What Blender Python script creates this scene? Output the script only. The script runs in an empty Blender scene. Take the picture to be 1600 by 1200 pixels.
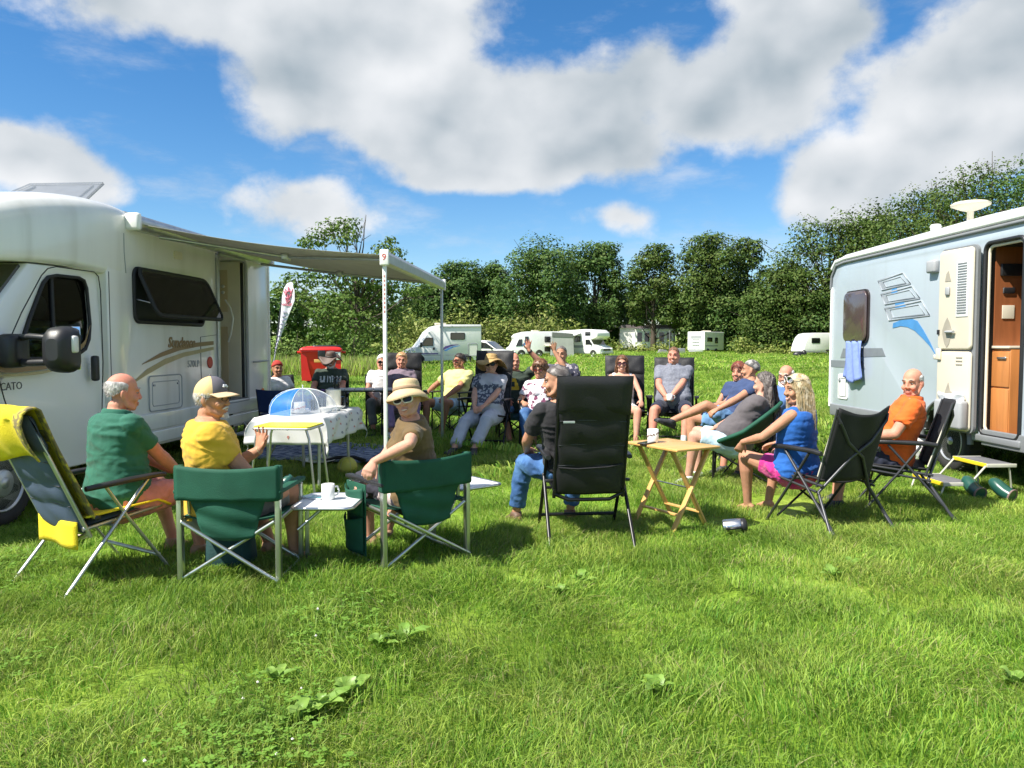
import bpy, bmesh, math, random
import numpy as np
from mathutils import Vector, Matrix, noise, Quaternion
scene = bpy.context.scene
COL = scene.collection
PI = math.pi
R = math.radians
# ------------------------------------------------------------------ camera
CAM_H = 1.42
PITCH = R(2.862)
cam_data = bpy.data.cameras.new('camera')
cam_data.lens = 27.0
cam_data.sensor_width = 36.0
cam_data.clip_start = 0.05
cam_data.clip_end = 2000
cam = bpy.data.objects.new('camera', cam_data)
cam.location = (0, 0, CAM_H)
cam.rotation_euler = (PI / 2 - PITCH, 0, 0)
COL.objects.link(cam)
scene.camera = cam
# ------------------------------------------------------------------ render / exposure
scene.view_settings.view_transform = 'Standard'
scene.view_settings.look = 'None'
scene.view_settings.exposure = 0.96
scene.view_settings.gamma = 1.0
scene.view_settings.use_curve_mapping = False
scene.render.engine = 'CYCLES'
scene.cycles.use_denoising = True
scene.cycles.max_bounces = 8
scene.cycles.transparent_max_bounces = 12
# ------------------------------------------------------------------ sun
SUN_EL = R(52)
SHX, SHY = 0.86, 0.51            # direction in which shadows fall
sd = bpy.data.lights.new('sun', 'SUN')
sd.energy = 4.7
sd.angle = R(0.53)
sd.color = (1.0, 0.95, 0.86)
sun = bpy.data.objects.new('sun', sd)
dvec = Vector((SHX * math.cos(SUN_EL), SHY * math.cos(SUN_EL), -math.sin(SUN_EL)))
sun.rotation_euler = dvec.to_track_quat('-Z', 'Y').to_euler()
sun.location = (-20, -12, 40)
COL.objects.link(sun)
# ------------------------------------------------------------------ world: sky and clouds
world = bpy.data.worlds.new('World')
scene.world = world
world.use_nodes = True
wnt = world.node_tree
wnt.nodes.clear()
class S:
 """a socket with arithmetic"""
 def __init__(self, nt, sock):
  self.nt, self.s = nt, sock
 def op(self, o, *others, clamp=False):
  n = self.nt.nodes.new('ShaderNodeMath')
  n.operation = o
  n.use_clamp = clamp
  self.nt.links.new(self.s, n.inputs[0])
  for i, x in enumerate(others):
   if isinstance(x, S):
    self.nt.links.new(x.s, n.inputs[i + 1])
   else:
    n.inputs[i + 1].default_value = x
  return S(self.nt, n.outputs[0])
 def __add__(self, x): return self.op('ADD', x)
 def __sub__(self, x): return self.op('SUBTRACT', x)
 def __mul__(self, x): return self.op('MULTIPLY', x)
 def __truediv__(self, x): return self.op('DIVIDE', x)
 __radd__ = __add__
 __rmul__ = __mul__
 def rsub(self, c):
  return self.op('MULTIPLY', -1.0) + c
 def smooth(self, a, b):
  n = self.nt.nodes.new('ShaderNodeMapRange')
  n.interpolation_type = 'SMOOTHSTEP'
  self.nt.links.new(self.s, n.inputs['Value'])
  n.inputs['From Min'].default_value = a
  n.inputs['From Max'].default_value = b
  return S(self.nt, n.outputs['Result'])
def nz(nt, vec, scale, detail=6, rough=0.55, out='Fac', w=0.0):
 n = nt.nodes.new('ShaderNodeTexNoise')
 n.noise_dimensions = '4D'
 n.inputs['W'].default_value = w
 n.inputs['Scale'].default_value = scale
 n.inputs['Detail'].default_value = detail
 n.inputs['Roughness'].default_value = rough
 nt.links.new(vec, n.inputs['Vector'])
 return S(nt, n.outputs[out]) if out == 'Fac' else n.outputs[out]
def build_sky():
 nt = wnt
 tc = nt.nodes.new('ShaderNodeTexCoord')
 dirv = tc.outputs['Generated']
 sp = nt.nodes.new('ShaderNodeSeparateXYZ')
 nt.links.new(dirv, sp.inputs[0])
 x, y, z = (S(nt, sp.outputs[i]) for i in range(3))
 az = x.op('ARCTAN2', y)
 el = z.op('ARCSINE')
 vm = nt.nodes.new('ShaderNodeVectorMath')
 vm.operation = 'MULTIPLY'
 vm.inputs[1].default_value = (1, 1, 1.25)
 nt.links.new(dirv, vm.inputs[0])
 pv = vm.outputs[0]
 wx = (nz(nt, pv, 5.0, 3, 0.5, w=3.1) - 0.5) * 0.16
 wy = (nz(nt, pv, 5.0, 3, 0.5, w=7.7) - 0.5) * 0.11
 azw, elw = az + wx, el + wy
 # cloud masses: (px, py, rx, ry, amp) in the direction they stand
 blobs = [(300, -10, 270, 85, 1.0), (560, 40, 250, 130, 1.2), (520, 150, 180, 85, 1.0), (700, 190, 200, 110, 1.15), (860, 175, 160, 100, 1.0), (900, 240, 170, 70, 1.0), (760, 270, 190, 42, .8),
   (980, 145, 85, 75, .8), (1090, 175, 140, 75, .9), (1205, 125, 120, 105, .9), (1270, 35, 110, 80, .9), (1180, 5, 90, 36, .6), (1535, 120, 165, 140, 1.1), (1475, 205, 115, 75, .9),
   (1590, 225, 140, 60, .8), (1310, 305, 115, 80, .75), (1400, 275, 120, 48, .6), (60, 262, 150, 68, 1.0), (530, 330, 110, 60, .65), (960, 350, 75, 34, .45), (430, 325, 60, 40, .3)]
 acc = None
 for (px, py, rx, ry, amp) in blobs:
  a = math.atan((px - 800) / 1200)
  e = math.atan((540 - py) / 1200 * math.cos(a))
  dx = (azw - a) * (1200.0 / rx)
  dy = (elw - e) * (1200.0 / ry)
  r = (dx * dx + dy * dy).op('SQRT')
  b = (r.op('MULTIPLY', -amp)) + amp
  acc = b if acc is None else acc.op('SMOOTH_MAX', b, 0.25)
 outw = az.op('ABSOLUTE').smooth(0.62, 0.85).op('MAXIMUM', el.smooth(0.44, 0.62))
 gen = (nz(nt, pv, 2.2, 3, 0.5, w=11.0) - 0.47) * 4.0
 acc = acc.op('SMOOTH_MAX', gen + (outw * 3.0 - 3.0), 0.2)
 fb = nz(nt, pv, 6.5, 10, 0.60, w=1.3) - 0.5
 of = nt.nodes.new('ShaderNodeVectorMath')
 of.operation = 'ADD'
 of.inputs[1].default_value = (-0.020, 0.0, 0.045)
 nt.links.new(pv, of.inputs[0])
 fbs = nz(nt, of.outputs[0], 6.5, 3, 0.42, w=1.3) - 0.5
 fine = nz(nt, pv, 26.0, 5, 0.55, w=5.3) - 0.5
 raw = acc + fb * 1.45 + fine * 0.30
 mask = raw.smooth(0.0, 0.36)
 # thin wisps
 st = nt.nodes.new('ShaderNodeVectorMath')
 st.operation = 'MULTIPLY'
 st.inputs[1].default_value = (3.0, 1.5, 9.0)
 nt.links.new(dirv, st.inputs[0])
 wis = nz(nt, st.outputs[0], 2.3, 7, 0.62, w=2.2).smooth(0.47, 0.78) * 0.5
 mask = mask.op('MAXIMUM', wis)
 # brightness: thick parts greyer, thin edges white, mottled
 mott = nz(nt, pv, 3.2, 4, 0.5, w=21.0) - 0.5
 fbc = nz(nt, pv, 6.5, 3, 0.42, w=1.3) - 0.5
 thick = (acc * 0.45 + fbc * 0.4 + mott * 1.9).smooth(-0.1, 1.0)
 bright = (thick.op('MULTIPLY', -0.42) + 0.90 + (fbc - fbs) * 1.0 + (fb - fbc) * 0.35).op('MAXIMUM', 0.42).op('MINIMUM', 1.05)
 comb = nt.nodes.new('ShaderNodeCombineColor')
 nt.links.new((bright * 0.88 + (bright - 0.8) * 0.35).s, comb.inputs[0])
 nt.links.new((bright * 0.94 + (bright - 0.8) * 0.15).s, comb.inputs[1])
 nt.links.new(bright.s, comb.inputs[2])
 sky = nt.nodes.new('ShaderNodeTexSky')
 sky.sky_type = 'NISHITA'
 sky.sun_disc = False
 sky.sun_elevation = SUN_EL
 sky.sun_rotation = math.atan2(-SHX, -SHY)
 sky.altitude = 50
 sky.air_density = 1.0
 sky.dust_density = 0.25
 sky.ozone_density = 4.0
 hs = nt.nodes.new('ShaderNodeHueSaturation')
 hs.inputs['Saturation'].default_value = 1.28
 hs.inputs['Value'].default_value = 1.0
 nt.links.new(sky.outputs[0], hs.inputs['Color'])
 b1 = nt.nodes.new('ShaderNodeBackground')
 b1.inputs['Strength'].default_value = 0.082
 nt.links.new(hs.outputs[0], b1.inputs['Color'])
 b2 = nt.nodes.new('ShaderNodeBackground')
 b2.inputs['Strength'].default_value = 0.50
 nt.links.new(comb.outputs[0], b2.inputs['Color'])
 mx = nt.nodes.new('ShaderNodeMixShader')
 nt.links.new(mask.s, mx.inputs[0])
 nt.links.new(b1.outputs[0], mx.inputs[1])
 nt.links.new(b2.outputs[0], mx.inputs[2])
 out = nt.nodes.new('ShaderNodeOutputWorld')
 nt.links.new(mx.outputs[0], out.inputs['Surface'])
build_sky()
world.cycles.sampling_method = 'MANUAL'
world.cycles.sample_map_resolution = 1024
# ------------------------------------------------------------------ pixel and ground helpers
def ray(px, py):
 f = Vector((0, math.cos(PITCH), -math.sin(PITCH)))
 u = Vector((0, math.sin(PITCH), math.cos(PITCH)))
 return f + Vector((1, 0, 0)) * ((px - 800) / 1200) + u * ((600 - py) / 1200)
def at(px, py, d):
 r = ray(px, py)
 return Vector((0, 0, CAM_H)) + r * (d / r.y)
def sstep(a, b, t):
 t = min(1, max(0, (t - a) / (b - a)))
 return t * t * (3 - 2 * t)
def gz(x, y):
 return (0.10 * sstep(5, 11, y) + 0.12 * sstep(55, 85, y) + 0.30 * sstep(85, 112, y) + 6.0 * sstep(150, 420, y)
   + 0.012 * math.sin(x * 1.1 + 0.4) * math.sin(y * 0.9 + 1.0) * sstep(40, 20, y))
def gp(px, py, h=0.0):
 d = 5.0
 for _ in range(30):
  r = ray(px, py)
  d = (CAM_H - gz(0, d) - h) / max(1e-4, -r.z) * r.y
  d = min(d, 300)
 p = at(px, py, d)
 return p
# ------------------------------------------------------------------ materials
def lin(c):
 return tuple(((v / 255) / 12.92 if v / 255 <= .04045 else ((v / 255 + .055) / 1.055) ** 2.4) for v in c)
_mc = {}
def M(name, rgb, rough=0.6, metal=0.0, var=0.10, vscale=8.0, bump=0.0, bscale=60.0, spec=0.5, transl=0.0, coat=0.0,
 rgb2=None, mscale=None, sharp=(0.45, 0.62), sheen=0.0, alpha=1.0, trans=0.0, sss=0.0, coords='Object', stretch=(1, 1, 1)):
 """procedural material; rgb is a linear base colour"""
 if name in _mc:
  return _mc[name]
 m = bpy.data.materials.new(name)
 m.use_nodes = True
 nt = m.node_tree
 b = nt.nodes['Principled BSDF']
 tc = nt.nodes.new('ShaderNodeTexCoord')
 mp = nt.nodes.new('ShaderNodeMapping')
 mp.inputs['Scale'].default_value = stretch
 nt.links.new(tc.outputs[coords], mp.inputs['Vector'])
 vec = mp.outputs[0]
 n1 = nt.nodes.new('ShaderNodeTexNoise')
 n1.inputs['Scale'].default_value = vscale
 n1.inputs['Detail'].default_value = 6
 nt.links.new(vec, n1.inputs['Vector'])
 ramp = nt.nodes.new('ShaderNodeMapRange')
 ramp.inputs['From Min'].default_value = 0.3
 ramp.inputs['From Max'].default_value = 0.7
 ramp.inputs['To Min'].default_value = 1 - var
 ramp.inputs['To Max'].default_value = 1 + var
 nt.links.new(n1.outputs['Fac'], ramp.inputs['Value'])
 base = nt.nodes.new('ShaderNodeMix')
 base.data_type = 'RGBA'
 base.inputs['A'].default_value = (*rgb, 1)
 base.inputs['B'].default_value = (*(rgb2 or rgb), 1)
 if rgb2:
  n2 = nt.nodes.new('ShaderNodeTexNoise')
  n2.inputs['Scale'].default_value = mscale or 3.0
  n2.inputs['Detail'].default_value = 5
  nt.links.new(vec, n2.inputs['Vector'])
  mr = nt.nodes.new('ShaderNodeMapRange')
  mr.interpolation_type = 'SMOOTHSTEP'
  mr.inputs['From Min'].default_value = sharp[0]
  mr.inputs['From Max'].default_value = sharp[1]
  nt.links.new(n2.outputs['Fac'], mr.inputs['Value'])
  nt.links.new(mr.outputs['Result'], base.inputs['Factor'])
 else:
  base.inputs['Factor'].default_value = 0
 mul = nt.nodes.new('ShaderNodeVectorMath')
 mul.operation = 'SCALE'
 nt.links.new(base.outputs['Result'], mul.inputs[0])
 nt.links.new(ramp.outputs['Result'], mul.inputs['Scale'])
 nt.links.new(mul.outputs[0], b.inputs['Base Color'])
 b.inputs['Roughness'].default_value = rough
 b.inputs['Metallic'].default_value = metal
 b.inputs['Specular IOR Level'].default_value = spec
 b.inputs['Coat Weight'].default_value = coat
 b.inputs['Coat Roughness'].default_value = 0.08
 b.inputs['Sheen Weight'].default_value = sheen
 b.inputs['Alpha'].default_value = alpha
 b.inputs['Transmission Weight'].default_value = trans
 if sss:
  b.inputs['Subsurface Weight'].default_value = sss
  b.inputs['Subsurface Radius'].default_value = (0.012, 0.005, 0.003)
  b.inputs['Subsurface Scale'].default_value = 1.0
 if bump:
  n3 = nt.nodes.new('ShaderNodeTexNoise')
  n3.inputs['Scale'].default_value = bscale
  n3.inputs['Detail'].default_value = 4
  nt.links.new(vec, n3.inputs['Vector'])
  bp = nt.nodes.new('ShaderNodeBump')
  bp.inputs['Strength'].default_value = min(1.0, bump)
  bp.inputs['Distance'].default_value = 0.01
  nt.links.new(n3.outputs['Fac'], bp.inputs['Height'])
  nt.links.new(bp.outputs[0], b.inputs['Normal'])
 if transl:
  t = nt.nodes.new('ShaderNodeBsdfTranslucent')
  nt.links.new(mul.outputs[0], t.inputs['Color'])
  ms = nt.nodes.new('ShaderNodeMixShader')
  ms.inputs[0].default_value = transl
  nt.links.new(b.outputs[0], ms.inputs[1])
  nt.links.new(t.outputs[0], ms.inputs[2])
  nt.links.new(ms.outputs[0], nt.nodes['Material Output'].inputs['Surface'])
 _mc[name] = m
 return m
def glass_mat(name, tint=(0.8, 0.85, 0.85), rough=0.02, mixf=0.75):
 """thin tinted pane: transparent mixed with a glossy coat"""
 if name in _mc:
  return _mc[name]
 m = bpy.data.materials.new(name)
 m.use_nodes = True
 nt = m.node_tree
 nt.nodes.remove(nt.nodes['Principled BSDF'])
 t = nt.nodes.new('ShaderNodeBsdfTransparent')
 t.inputs['Color'].default_value = (*tint, 1)
 g = nt.nodes.new('ShaderNodeBsdfGlossy')
 g.inputs['Roughness'].default_value = rough
 g.inputs['Color'].default_value = (1, 1, 1, 1)
 fr = nt.nodes.new('ShaderNodeFresnel')
 fr.inputs['IOR'].default_value = 1.5
 ms = nt.nodes.new('ShaderNodeMixShader')
 nt.links.new(fr.outputs[0], ms.inputs[0])
 nt.links.new(t.outputs[0], ms.inputs[1])
 nt.links.new(g.outputs[0], ms.inputs[2])
 nt.links.new(ms.outputs[0], nt.nodes['Material Output'].inputs['Surface'])
 _mc[name] = m
 return m
# ------------------------------------------------------------------ mesh builder
def frame_from(t, up=Vector((0, 0, 1))):
 t = t.normalized()
 if abs(t.dot(up)) > 0.97:
  up = Vector((0, 1, 0))
 a = t.cross(up).normalized()
 b = a.cross(t).normalized()
 return a, b
class MB:
 def __init__(self):
  self.v, self.f, self.m, self.s = [], [], [], []
 def add(self, vs, fs, mat=0, smooth=False):
  o = len(self.v)
  self.v += [tuple(p) for p in vs]
  for f in fs:
   self.f.append(tuple(i + o for i in f))
   self.m.append(mat)
   self.s.append(smooth)
  return self
 def box(self, c, s, mat=0, bev=0.0, rot=None, smooth=False):
  bm = bmesh.new()
  bmesh.ops.create_cube(bm, size=1)
  for v in bm.verts:
   v.co = Vector((v.co.x * s[0], v.co.y * s[1], v.co.z * s[2]))
  if bev:
   bmesh.ops.bevel(bm, geom=bm.edges[:], offset=bev, segments=2, affect='EDGES', profile=0.6)
  mt = Matrix.Translation(Vector(c)) @ (rot.to_4x4() if rot else Matrix.Identity(4))
  bm.verts.index_update()
  vs = [mt @ v.co for v in bm.verts]
  fs = [[v.index for v in f.verts] for f in bm.faces]
  bm.free()
  return self.add(vs, fs, mat, smooth or bev > 0)
 def tube(self, pts, r, seg=8, mat=0, caps=True, smooth=True, flat=1.0, up=None):
  pts = [Vector(p) for p in pts]
  n = len(pts)
  rs = r if isinstance(r, (list, tuple)) else [r] * n
  rings = []
  pa = None
  for i, p in enumerate(pts):
   t = (pts[min(i + 1, n - 1)] - pts[max(i - 1, 0)])
   if t.length < 1e-9:
    t = Vector((0, 0, 1))
   t.normalize()
   if pa is None:
    a, b = frame_from(t, up or Vector((0, 0, 1)))
   else:
    a = (pa - t * pa.dot(t))
    a = a.normalized() if a.length > 1e-6 else frame_from(t)[0]
    b = a.cross(t).normalized()
   pa = a
   rings.append([p + a * (math.cos(2 * PI * k / seg) * rs[i]) + b * (math.sin(2 * PI * k / seg) * rs[i] * flat) for k in range(seg)])
  return self.rings(rings, mat, caps, smooth)
 def rings(self, rings, mat=0, caps=True, smooth=True, closed=False):
  seg = len(rings[0])
  vs = [q for rg in rings for q in rg]
  fs = []
  n = len(rings)
  for i in range(n if closed else n - 1):
   j = (i + 1) % n
   for k in range(seg):
    k2 = (k + 1) % seg
    fs.append((i * seg + k, i * seg + k2, j * seg + k2, j * seg + k))
  self.add(vs, fs, mat, smooth)
  if caps and not closed:
   self.add(rings[0], [tuple(range(seg))[::-1]], mat, False)
   self.add(rings[-1], [tuple(range(seg))], mat, False)
  return self
 def ell(self, c, r, mat=0, rot=None, seg=14, lat=9, smooth=True):
  c = Vector(c)
  r = (r, r, r) if isinstance(r, (int, float)) else r
  vs, fs = [], []
  for i in range(1, lat):
   th = PI * i / lat
   for k in range(seg):
    ph = 2 * PI * k / seg
    q = Vector((r[0] * math.sin(th) * math.cos(ph), r[1] * math.sin(th) * math.sin(ph), r[2] * math.cos(th)))
    vs.append(c + (rot @ q if rot else q))
  for i in range(lat - 2):
   for k in range(seg):
    k2 = (k + 1) % seg
    fs.append((i * seg + k, (i + 1) * seg + k, (i + 1) * seg + k2, i * seg + k2))
  top, bot = len(vs), len(vs) + 1
  q = Vector((0, 0, r[2]))
  vs.append(c + (rot @ q if rot else q))
  q = Vector((0, 0, -r[2]))
  vs.append(c + (rot @ q if rot else q))
  for k in range(seg):
   k2 = (k + 1) % seg
   fs.append((top, k, k2))
   fs.append((bot, (lat - 2) * seg + k2, (lat - 2) * seg + k))
  return self.add(vs, fs, mat, smooth)
 def lathe(self, prof, seg=20, mat=0, o=(0, 0, 0), rot=None, smooth=True, caps=True):
  o = Vector(o)
  rings = []
  for (r, z) in prof:
   rg = []
   for k in range(seg):
    q = Vector((r * math.cos(2 * PI * k / seg), r * math.sin(2 * PI * k / seg), z))
    rg.append(o + (rot @ q if rot else q))
   rings.append(rg)
  return self.rings(rings, mat, caps, smooth)
 def prism(self, poly, o, U, V, n, mat=0, smooth=False):
  """polygon in (U,V) at o extruded along vector n"""
  o, U, V, n = Vector(o), Vector(U), Vector(V), Vector(n)
  a = [o + U * p[0] + V * p[1] for p in poly]
  b = [q + n for q in a]
  k = len(a)
  if U.cross(V).dot(n) > 0:
   self.add(a, [tuple(range(k))[::-1]], mat)
   self.add(b, [tuple(range(k))], mat)
   self.add(a + b, [(i, (i + 1) % k, k + (i + 1) % k, k + i) for i in range(k)], mat, smooth)
  else:
   self.add(a, [tuple(range(k))], mat)
   self.add(b, [tuple(range(k))[::-1]], mat)
   self.add(a + b, [(i, k + i, k + (i + 1) % k, (i + 1) % k) for i in range(k)], mat, smooth)
  return self
 def sheet(self, fn, nu, nv, mat=0, thick=0.0, smooth=True):
  """grid fn(u,v)->point, optionally given a thickness"""
  P = [[Vector(fn(i / nu, j / nv)) for j in range(nv + 1)] for i in range(nu + 1)]
  vs = [p for row in P for p in row]
  w = nv + 1
  fs = [(i * w + j, (i + 1) * w + j, (i + 1) * w + j + 1, i * w + j + 1) for i in range(nu) for j in range(nv)]
  if not thick:
   return self.add(vs, fs, mat, smooth)
  nrm = []
  for i in range(nu + 1):
   for j in range(nv + 1):
    du = P[min(i + 1, nu)][j] - P[max(i - 1, 0)][j]
    dv = P[i][min(j + 1, nv)] - P[i][max(j - 1, 0)]
    q = du.cross(dv)
    nrm.append(q.normalized() if q.length > 1e-9 else Vector((0, 0, 1)))
  k = len(vs)
  v2 = [p + nn * (thick / 2) for p, nn in zip(vs, nrm)] + [p - nn * (thick / 2) for p, nn in zip(vs, nrm)]
  f2 = list(fs) + [tuple(i + k for i in f[::-1]) for f in fs]
  for i in range(nu):
   for j in (0, nv):
    a, b = i * w + j, (i + 1) * w + j
    f2.append((a, b, b + k, a + k) if j else (b, a, a + k, b + k))
  for j in range(nv):
   for i in (0, nu):
    a, b = i * w + j, i * w + j + 1
    f2.append((b, a, a + k, b + k) if i else (a, b, b + k, a + k))
  return self.add(v2, f2, mat, smooth)
 def mesh(self, name, mats, off=None):
  me = bpy.data.meshes.new(name)
  vs = self.v if off is None else [(p[0] - off[0], p[1] - off[1], p[2] - off[2]) for p in self.v]
  me.from_pydata(vs, [], self.f)
  for m in mats:
   me.materials.append(m)
  me.polygons.foreach_set('material_index', self.m)
  me.polygons.foreach_set('use_smooth', self.s)
  me.update()
  return me
 def build(self, name, mats, parent=None, label=None, off=None, smooth_angle=None):
  if not isinstance(mats, (list, tuple)):
   mats = [mats]
  me = self.mesh(name, mats, off)
  o = bpy.data.objects.new(name, me)
  COL.objects.link(o)
  if parent:
   o.parent = parent
  if label:
   o['label'] = label
  return o
def tag(o, label=None, cat=None, group=None, kind=None):
 if label: o['label'] = label
 if cat: o['category'] = cat
 if group: o['group'] = group
 if kind: o['kind'] = kind
 return o
def thing(name, label, cat, loc=(0, 0, 0), rz=0.0, group=None):
 o = bpy.data.objects.new(name, None)
 o.empty_display_size = 0.2
 o.location = loc
 o.rotation_euler = (0, 0, rz)
 COL.objects.link(o)
 return tag(o, label, cat, group)
KIDS = {}
def dup(root, loc, rz, label=None, group=None, scale=None):
 kids = {}
 for o in bpy.data.objects:
  if o.parent:
   kids.setdefault(o.parent.name, []).append(o)
 def cp(o, par):
  c = o.copy()
  COL.objects.link(c)
  if par:
   c.parent = par
  for ch in kids.get(o.name, []):
   cp(ch, c)
  return c
 r = cp(root, None)
 r.location = loc
 r.rotation_euler = (0, 0, rz)
 if label: r['label'] = label
 if group: r['group'] = group
 return r
def head_of(fx, fy):
 """rotation about z that turns local +Y to (fx,fy)"""
 return math.atan2(-fx, fy)
def evaluated_mesh(ob):
 dg = bpy.context.evaluated_depsgraph_get()
 dg.update()
 e = ob.evaluated_get(dg)
 return bpy.data.meshes.new_from_object(e, preserve_all_data_layers=False, depsgraph=dg)
def rrect(w, h, r, n=5, cx=0.0, cy=0.0):
 """rounded rectangle polygon, counter-clockwise"""
 pts = []
 for (sx, sy, a0) in ((1, 1, 0), (-1, 1, 90), (-1, -1, 180), (1, -1, 270)):
  for k in range(n + 1):
   a = R(a0 + 90 * k / n)
   pts.append((cx + sx * (w / 2 - r) + r * math.cos(a), cy + sy * (h / 2 - r) + r * math.sin(a)))
 return pts
def text_mesh(name, body, size, mat, parent, mtx, extrude=0.001, shear=0.0, align='CENTER', bold=0.0):
 cu = bpy.data.curves.new(name, 'FONT')
 cu.body = body
 cu.size = size
 cu.extrude = extrude
 cu.shear = shear
 cu.offset = bold
 cu.align_x = align
 cu.align_y = 'CENTER'
 cu.resolution_u = 2
 tmp = bpy.data.objects.new(name + '_tmp', cu)
 COL.objects.link(tmp)
 me = evaluated_mesh(tmp)
 bpy.data.objects.remove(tmp)
 bpy.data.curves.remove(cu)
 me.transform(mtx)
 me.materials.clear()
 me.materials.append(mat)
 o = bpy.data.objects.new(name, me)
 COL.objects.link(o)
 o.parent = parent
 return o
def basis(o, U, V):
 """matrix taking local x->U, y->V, z->UxV at o"""
 U, V = Vector(U).normalized(), Vector(V).normalized()
 N = U.cross(V)
 m = Matrix((U, V, N)).transposed().to_4x4()
 m.translation = Vector(o)
 return m
def weld(ob):
 bm = bmesh.new()
 bm.from_mesh(ob.data)
 bmesh.ops.remove_doubles(bm, verts=bm.verts[:], dist=1e-5)
 bmesh.ops.recalc_face_normals(bm, faces=bm.faces[:])
 bm.to_mesh(ob.data)
 bm.free()
 return ob
def boolean_cut(ob, cutters):
 weld(ob)
 for i, (mb, mats) in enumerate(cutters):
  c = weld(mb.build('cutter', mats, ob.parent))
  md = ob.modifiers.new('b', 'BOOLEAN')
  md.operation = 'DIFFERENCE'
  md.solver = 'EXACT'
  md.object = c
  me = evaluated_mesh(ob)
  ob.modifiers.clear()
  old = ob.data
  ob.data = me
  bpy.data.meshes.remove(old)
  bpy.data.objects.remove(c)
 return ob
def bevel_obj(ob, w, seg=2, ang=40):
 weld(ob)
 md = ob.modifiers.new('bv', 'BEVEL')
 md.width = w
 md.segments = seg
 md.limit_method = 'ANGLE'
 md.angle_limit = R(ang)
 me = evaluated_mesh(ob)
 ob.modifiers.clear()
 old = ob.data
 ob.data = me
 bpy.data.meshes.remove(old)
 return ob
def shade_auto(ob, ang=35):
 me = ob.data
 me.polygons.foreach_set('use_smooth', [True] * len(me.polygons))
 bm = bmesh.new()
 bm.from_mesh(me)
 for e in bm.edges:
  if len(e.link_faces) == 2 and e.calc_face_angle(0) > R(ang):
   e.smooth = False
 bm.to_mesh(me)
 bm.free()
 return ob
# ================================================================== SETTING: ground, grass, trees
rng = np.random.default_rng(7)
random.seed(7)
def grass_material(name, c1, c2, c3, transl=0.3, inst=True):
 m = bpy.data.materials.new(name)
 m.use_nodes = True
 nt = m.node_tree
 b = nt.nodes['Principled BSDF']
 geo = nt.nodes.new('ShaderNodeNewGeometry')
 pos = geo.outputs['Position']
 big = nz(nt, pos, 0.55, 5, 0.55, w=1.0).smooth(0.40, 0.62)
 med = nz(nt, pos, 2.6, 4, 0.6, w=4.0).smooth(0.42, 0.64)
 mx = nt.nodes.new('ShaderNodeMix')
 mx.data_type = 'RGBA'
 mx.inputs['A'].default_value = (*c1, 1)
 mx.inputs['B'].default_value = (*c2, 1)
 nt.links.new(big.s, mx.inputs['Factor'])
 mx2 = nt.nodes.new('ShaderNodeMix')
 mx2.data_type = 'RGBA'
 nt.links.new(mx.outputs['Result'], mx2.inputs['A'])
 mx2.inputs['B'].default_value = (*c3, 1)
 nt.links.new((med * 0.55).s, mx2.inputs['Factor'])
 dry = nz(nt, pos, 1.5, 5, 0.6, w=15.0).smooth(0.58, 0.72) * (0.55 if 'leaf' not in name else 0.0)
 mx3 = nt.nodes.new('ShaderNodeMix')
 mx3.data_type = 'RGBA'
 nt.links.new(mx2.outputs['Result'], mx3.inputs['A'])
 mx3.inputs['B'].default_value = (0.36, 0.34, 0.11, 1)
 nt.links.new(dry.s, mx3.inputs['Factor'])
 col = mx3.outputs['Result']
 if inst:
  oi = nt.nodes.new('ShaderNodeObjectInfo')
  rv = S(nt, oi.outputs['Random']) * 0.5 + 0.75
  sc = nt.nodes.new('ShaderNodeVectorMath')
  sc.operation = 'SCALE'
  nt.links.new(col, sc.inputs[0])
  nt.links.new(rv.s, sc.inputs['Scale'])
  col = sc.outputs[0]
 else:
  fine = nz(nt, pos, 22.0, 5, 0.65, w=2.0).smooth(0.25, 0.75) * 0.8 + 0.6
  sc = nt.nodes.new('ShaderNodeVectorMath')
  sc.operation = 'SCALE'
  nt.links.new(col, sc.inputs[0])
  nt.links.new(fine.s, sc.inputs['Scale'])
  col = sc.outputs[0]
  h = nz(nt, pos, 9.0, 8, 0.7, w=9.0)
  bp = nt.nodes.new('ShaderNodeBump')
  bp.inputs['Strength'].default_value = 0.7
  bp.inputs['Distance'].default_value = 0.08
  nt.links.new(h.s, bp.inputs['Height'])
  nt.links.new(bp.outputs[0], b.inputs['Normal'])
 nt.links.new(col, b.inputs['Base Color'])
 b.inputs['Roughness'].default_value = 0.5
 b.inputs['Specular IOR Level'].default_value = 0.18
 if transl:
  t = nt.nodes.new('ShaderNodeBsdfTranslucent')
  nt.links.new(col, t.inputs['Color'])
  ms = nt.nodes.new('ShaderNodeMixShader')
  ms.inputs[0].default_value = transl
  nt.links.new(b.outputs[0], ms.inputs[1])
  nt.links.new(t.outputs[0], ms.inputs[2])
  nt.links.new(ms.outputs[0], nt.nodes['Material Output'].inputs['Surface'])
 return m
G1, G2, G3 = (0.275, 0.415, 0.050), (0.400, 0.480, 0.092), (0.205, 0.370, 0.036)
mat_ground = grass_material('field_turf', (0.180, 0.290, 0.028), (0.245, 0.330, 0.044), (0.140, 0.250, 0.020), 0.0, False)
mat_blade = [grass_material('grass_blade_green', G1, G2, G3, 0.35),
   grass_material('grass_blade_light', (0.27, 0.40, 0.07), (0.33, 0.42, 0.10), (0.20, 0.35, 0.06), 0.35),
   grass_material('grass_blade_deep', (0.105, 0.245, 0.025), (0.16, 0.30, 0.035), (0.085, 0.21, 0.02), 0.35),
   grass_material('grass_blade_straw', (0.33, 0.31, 0.13), (0.36, 0.32, 0.15), (0.27, 0.28, 0.11), 0.3)]
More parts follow.
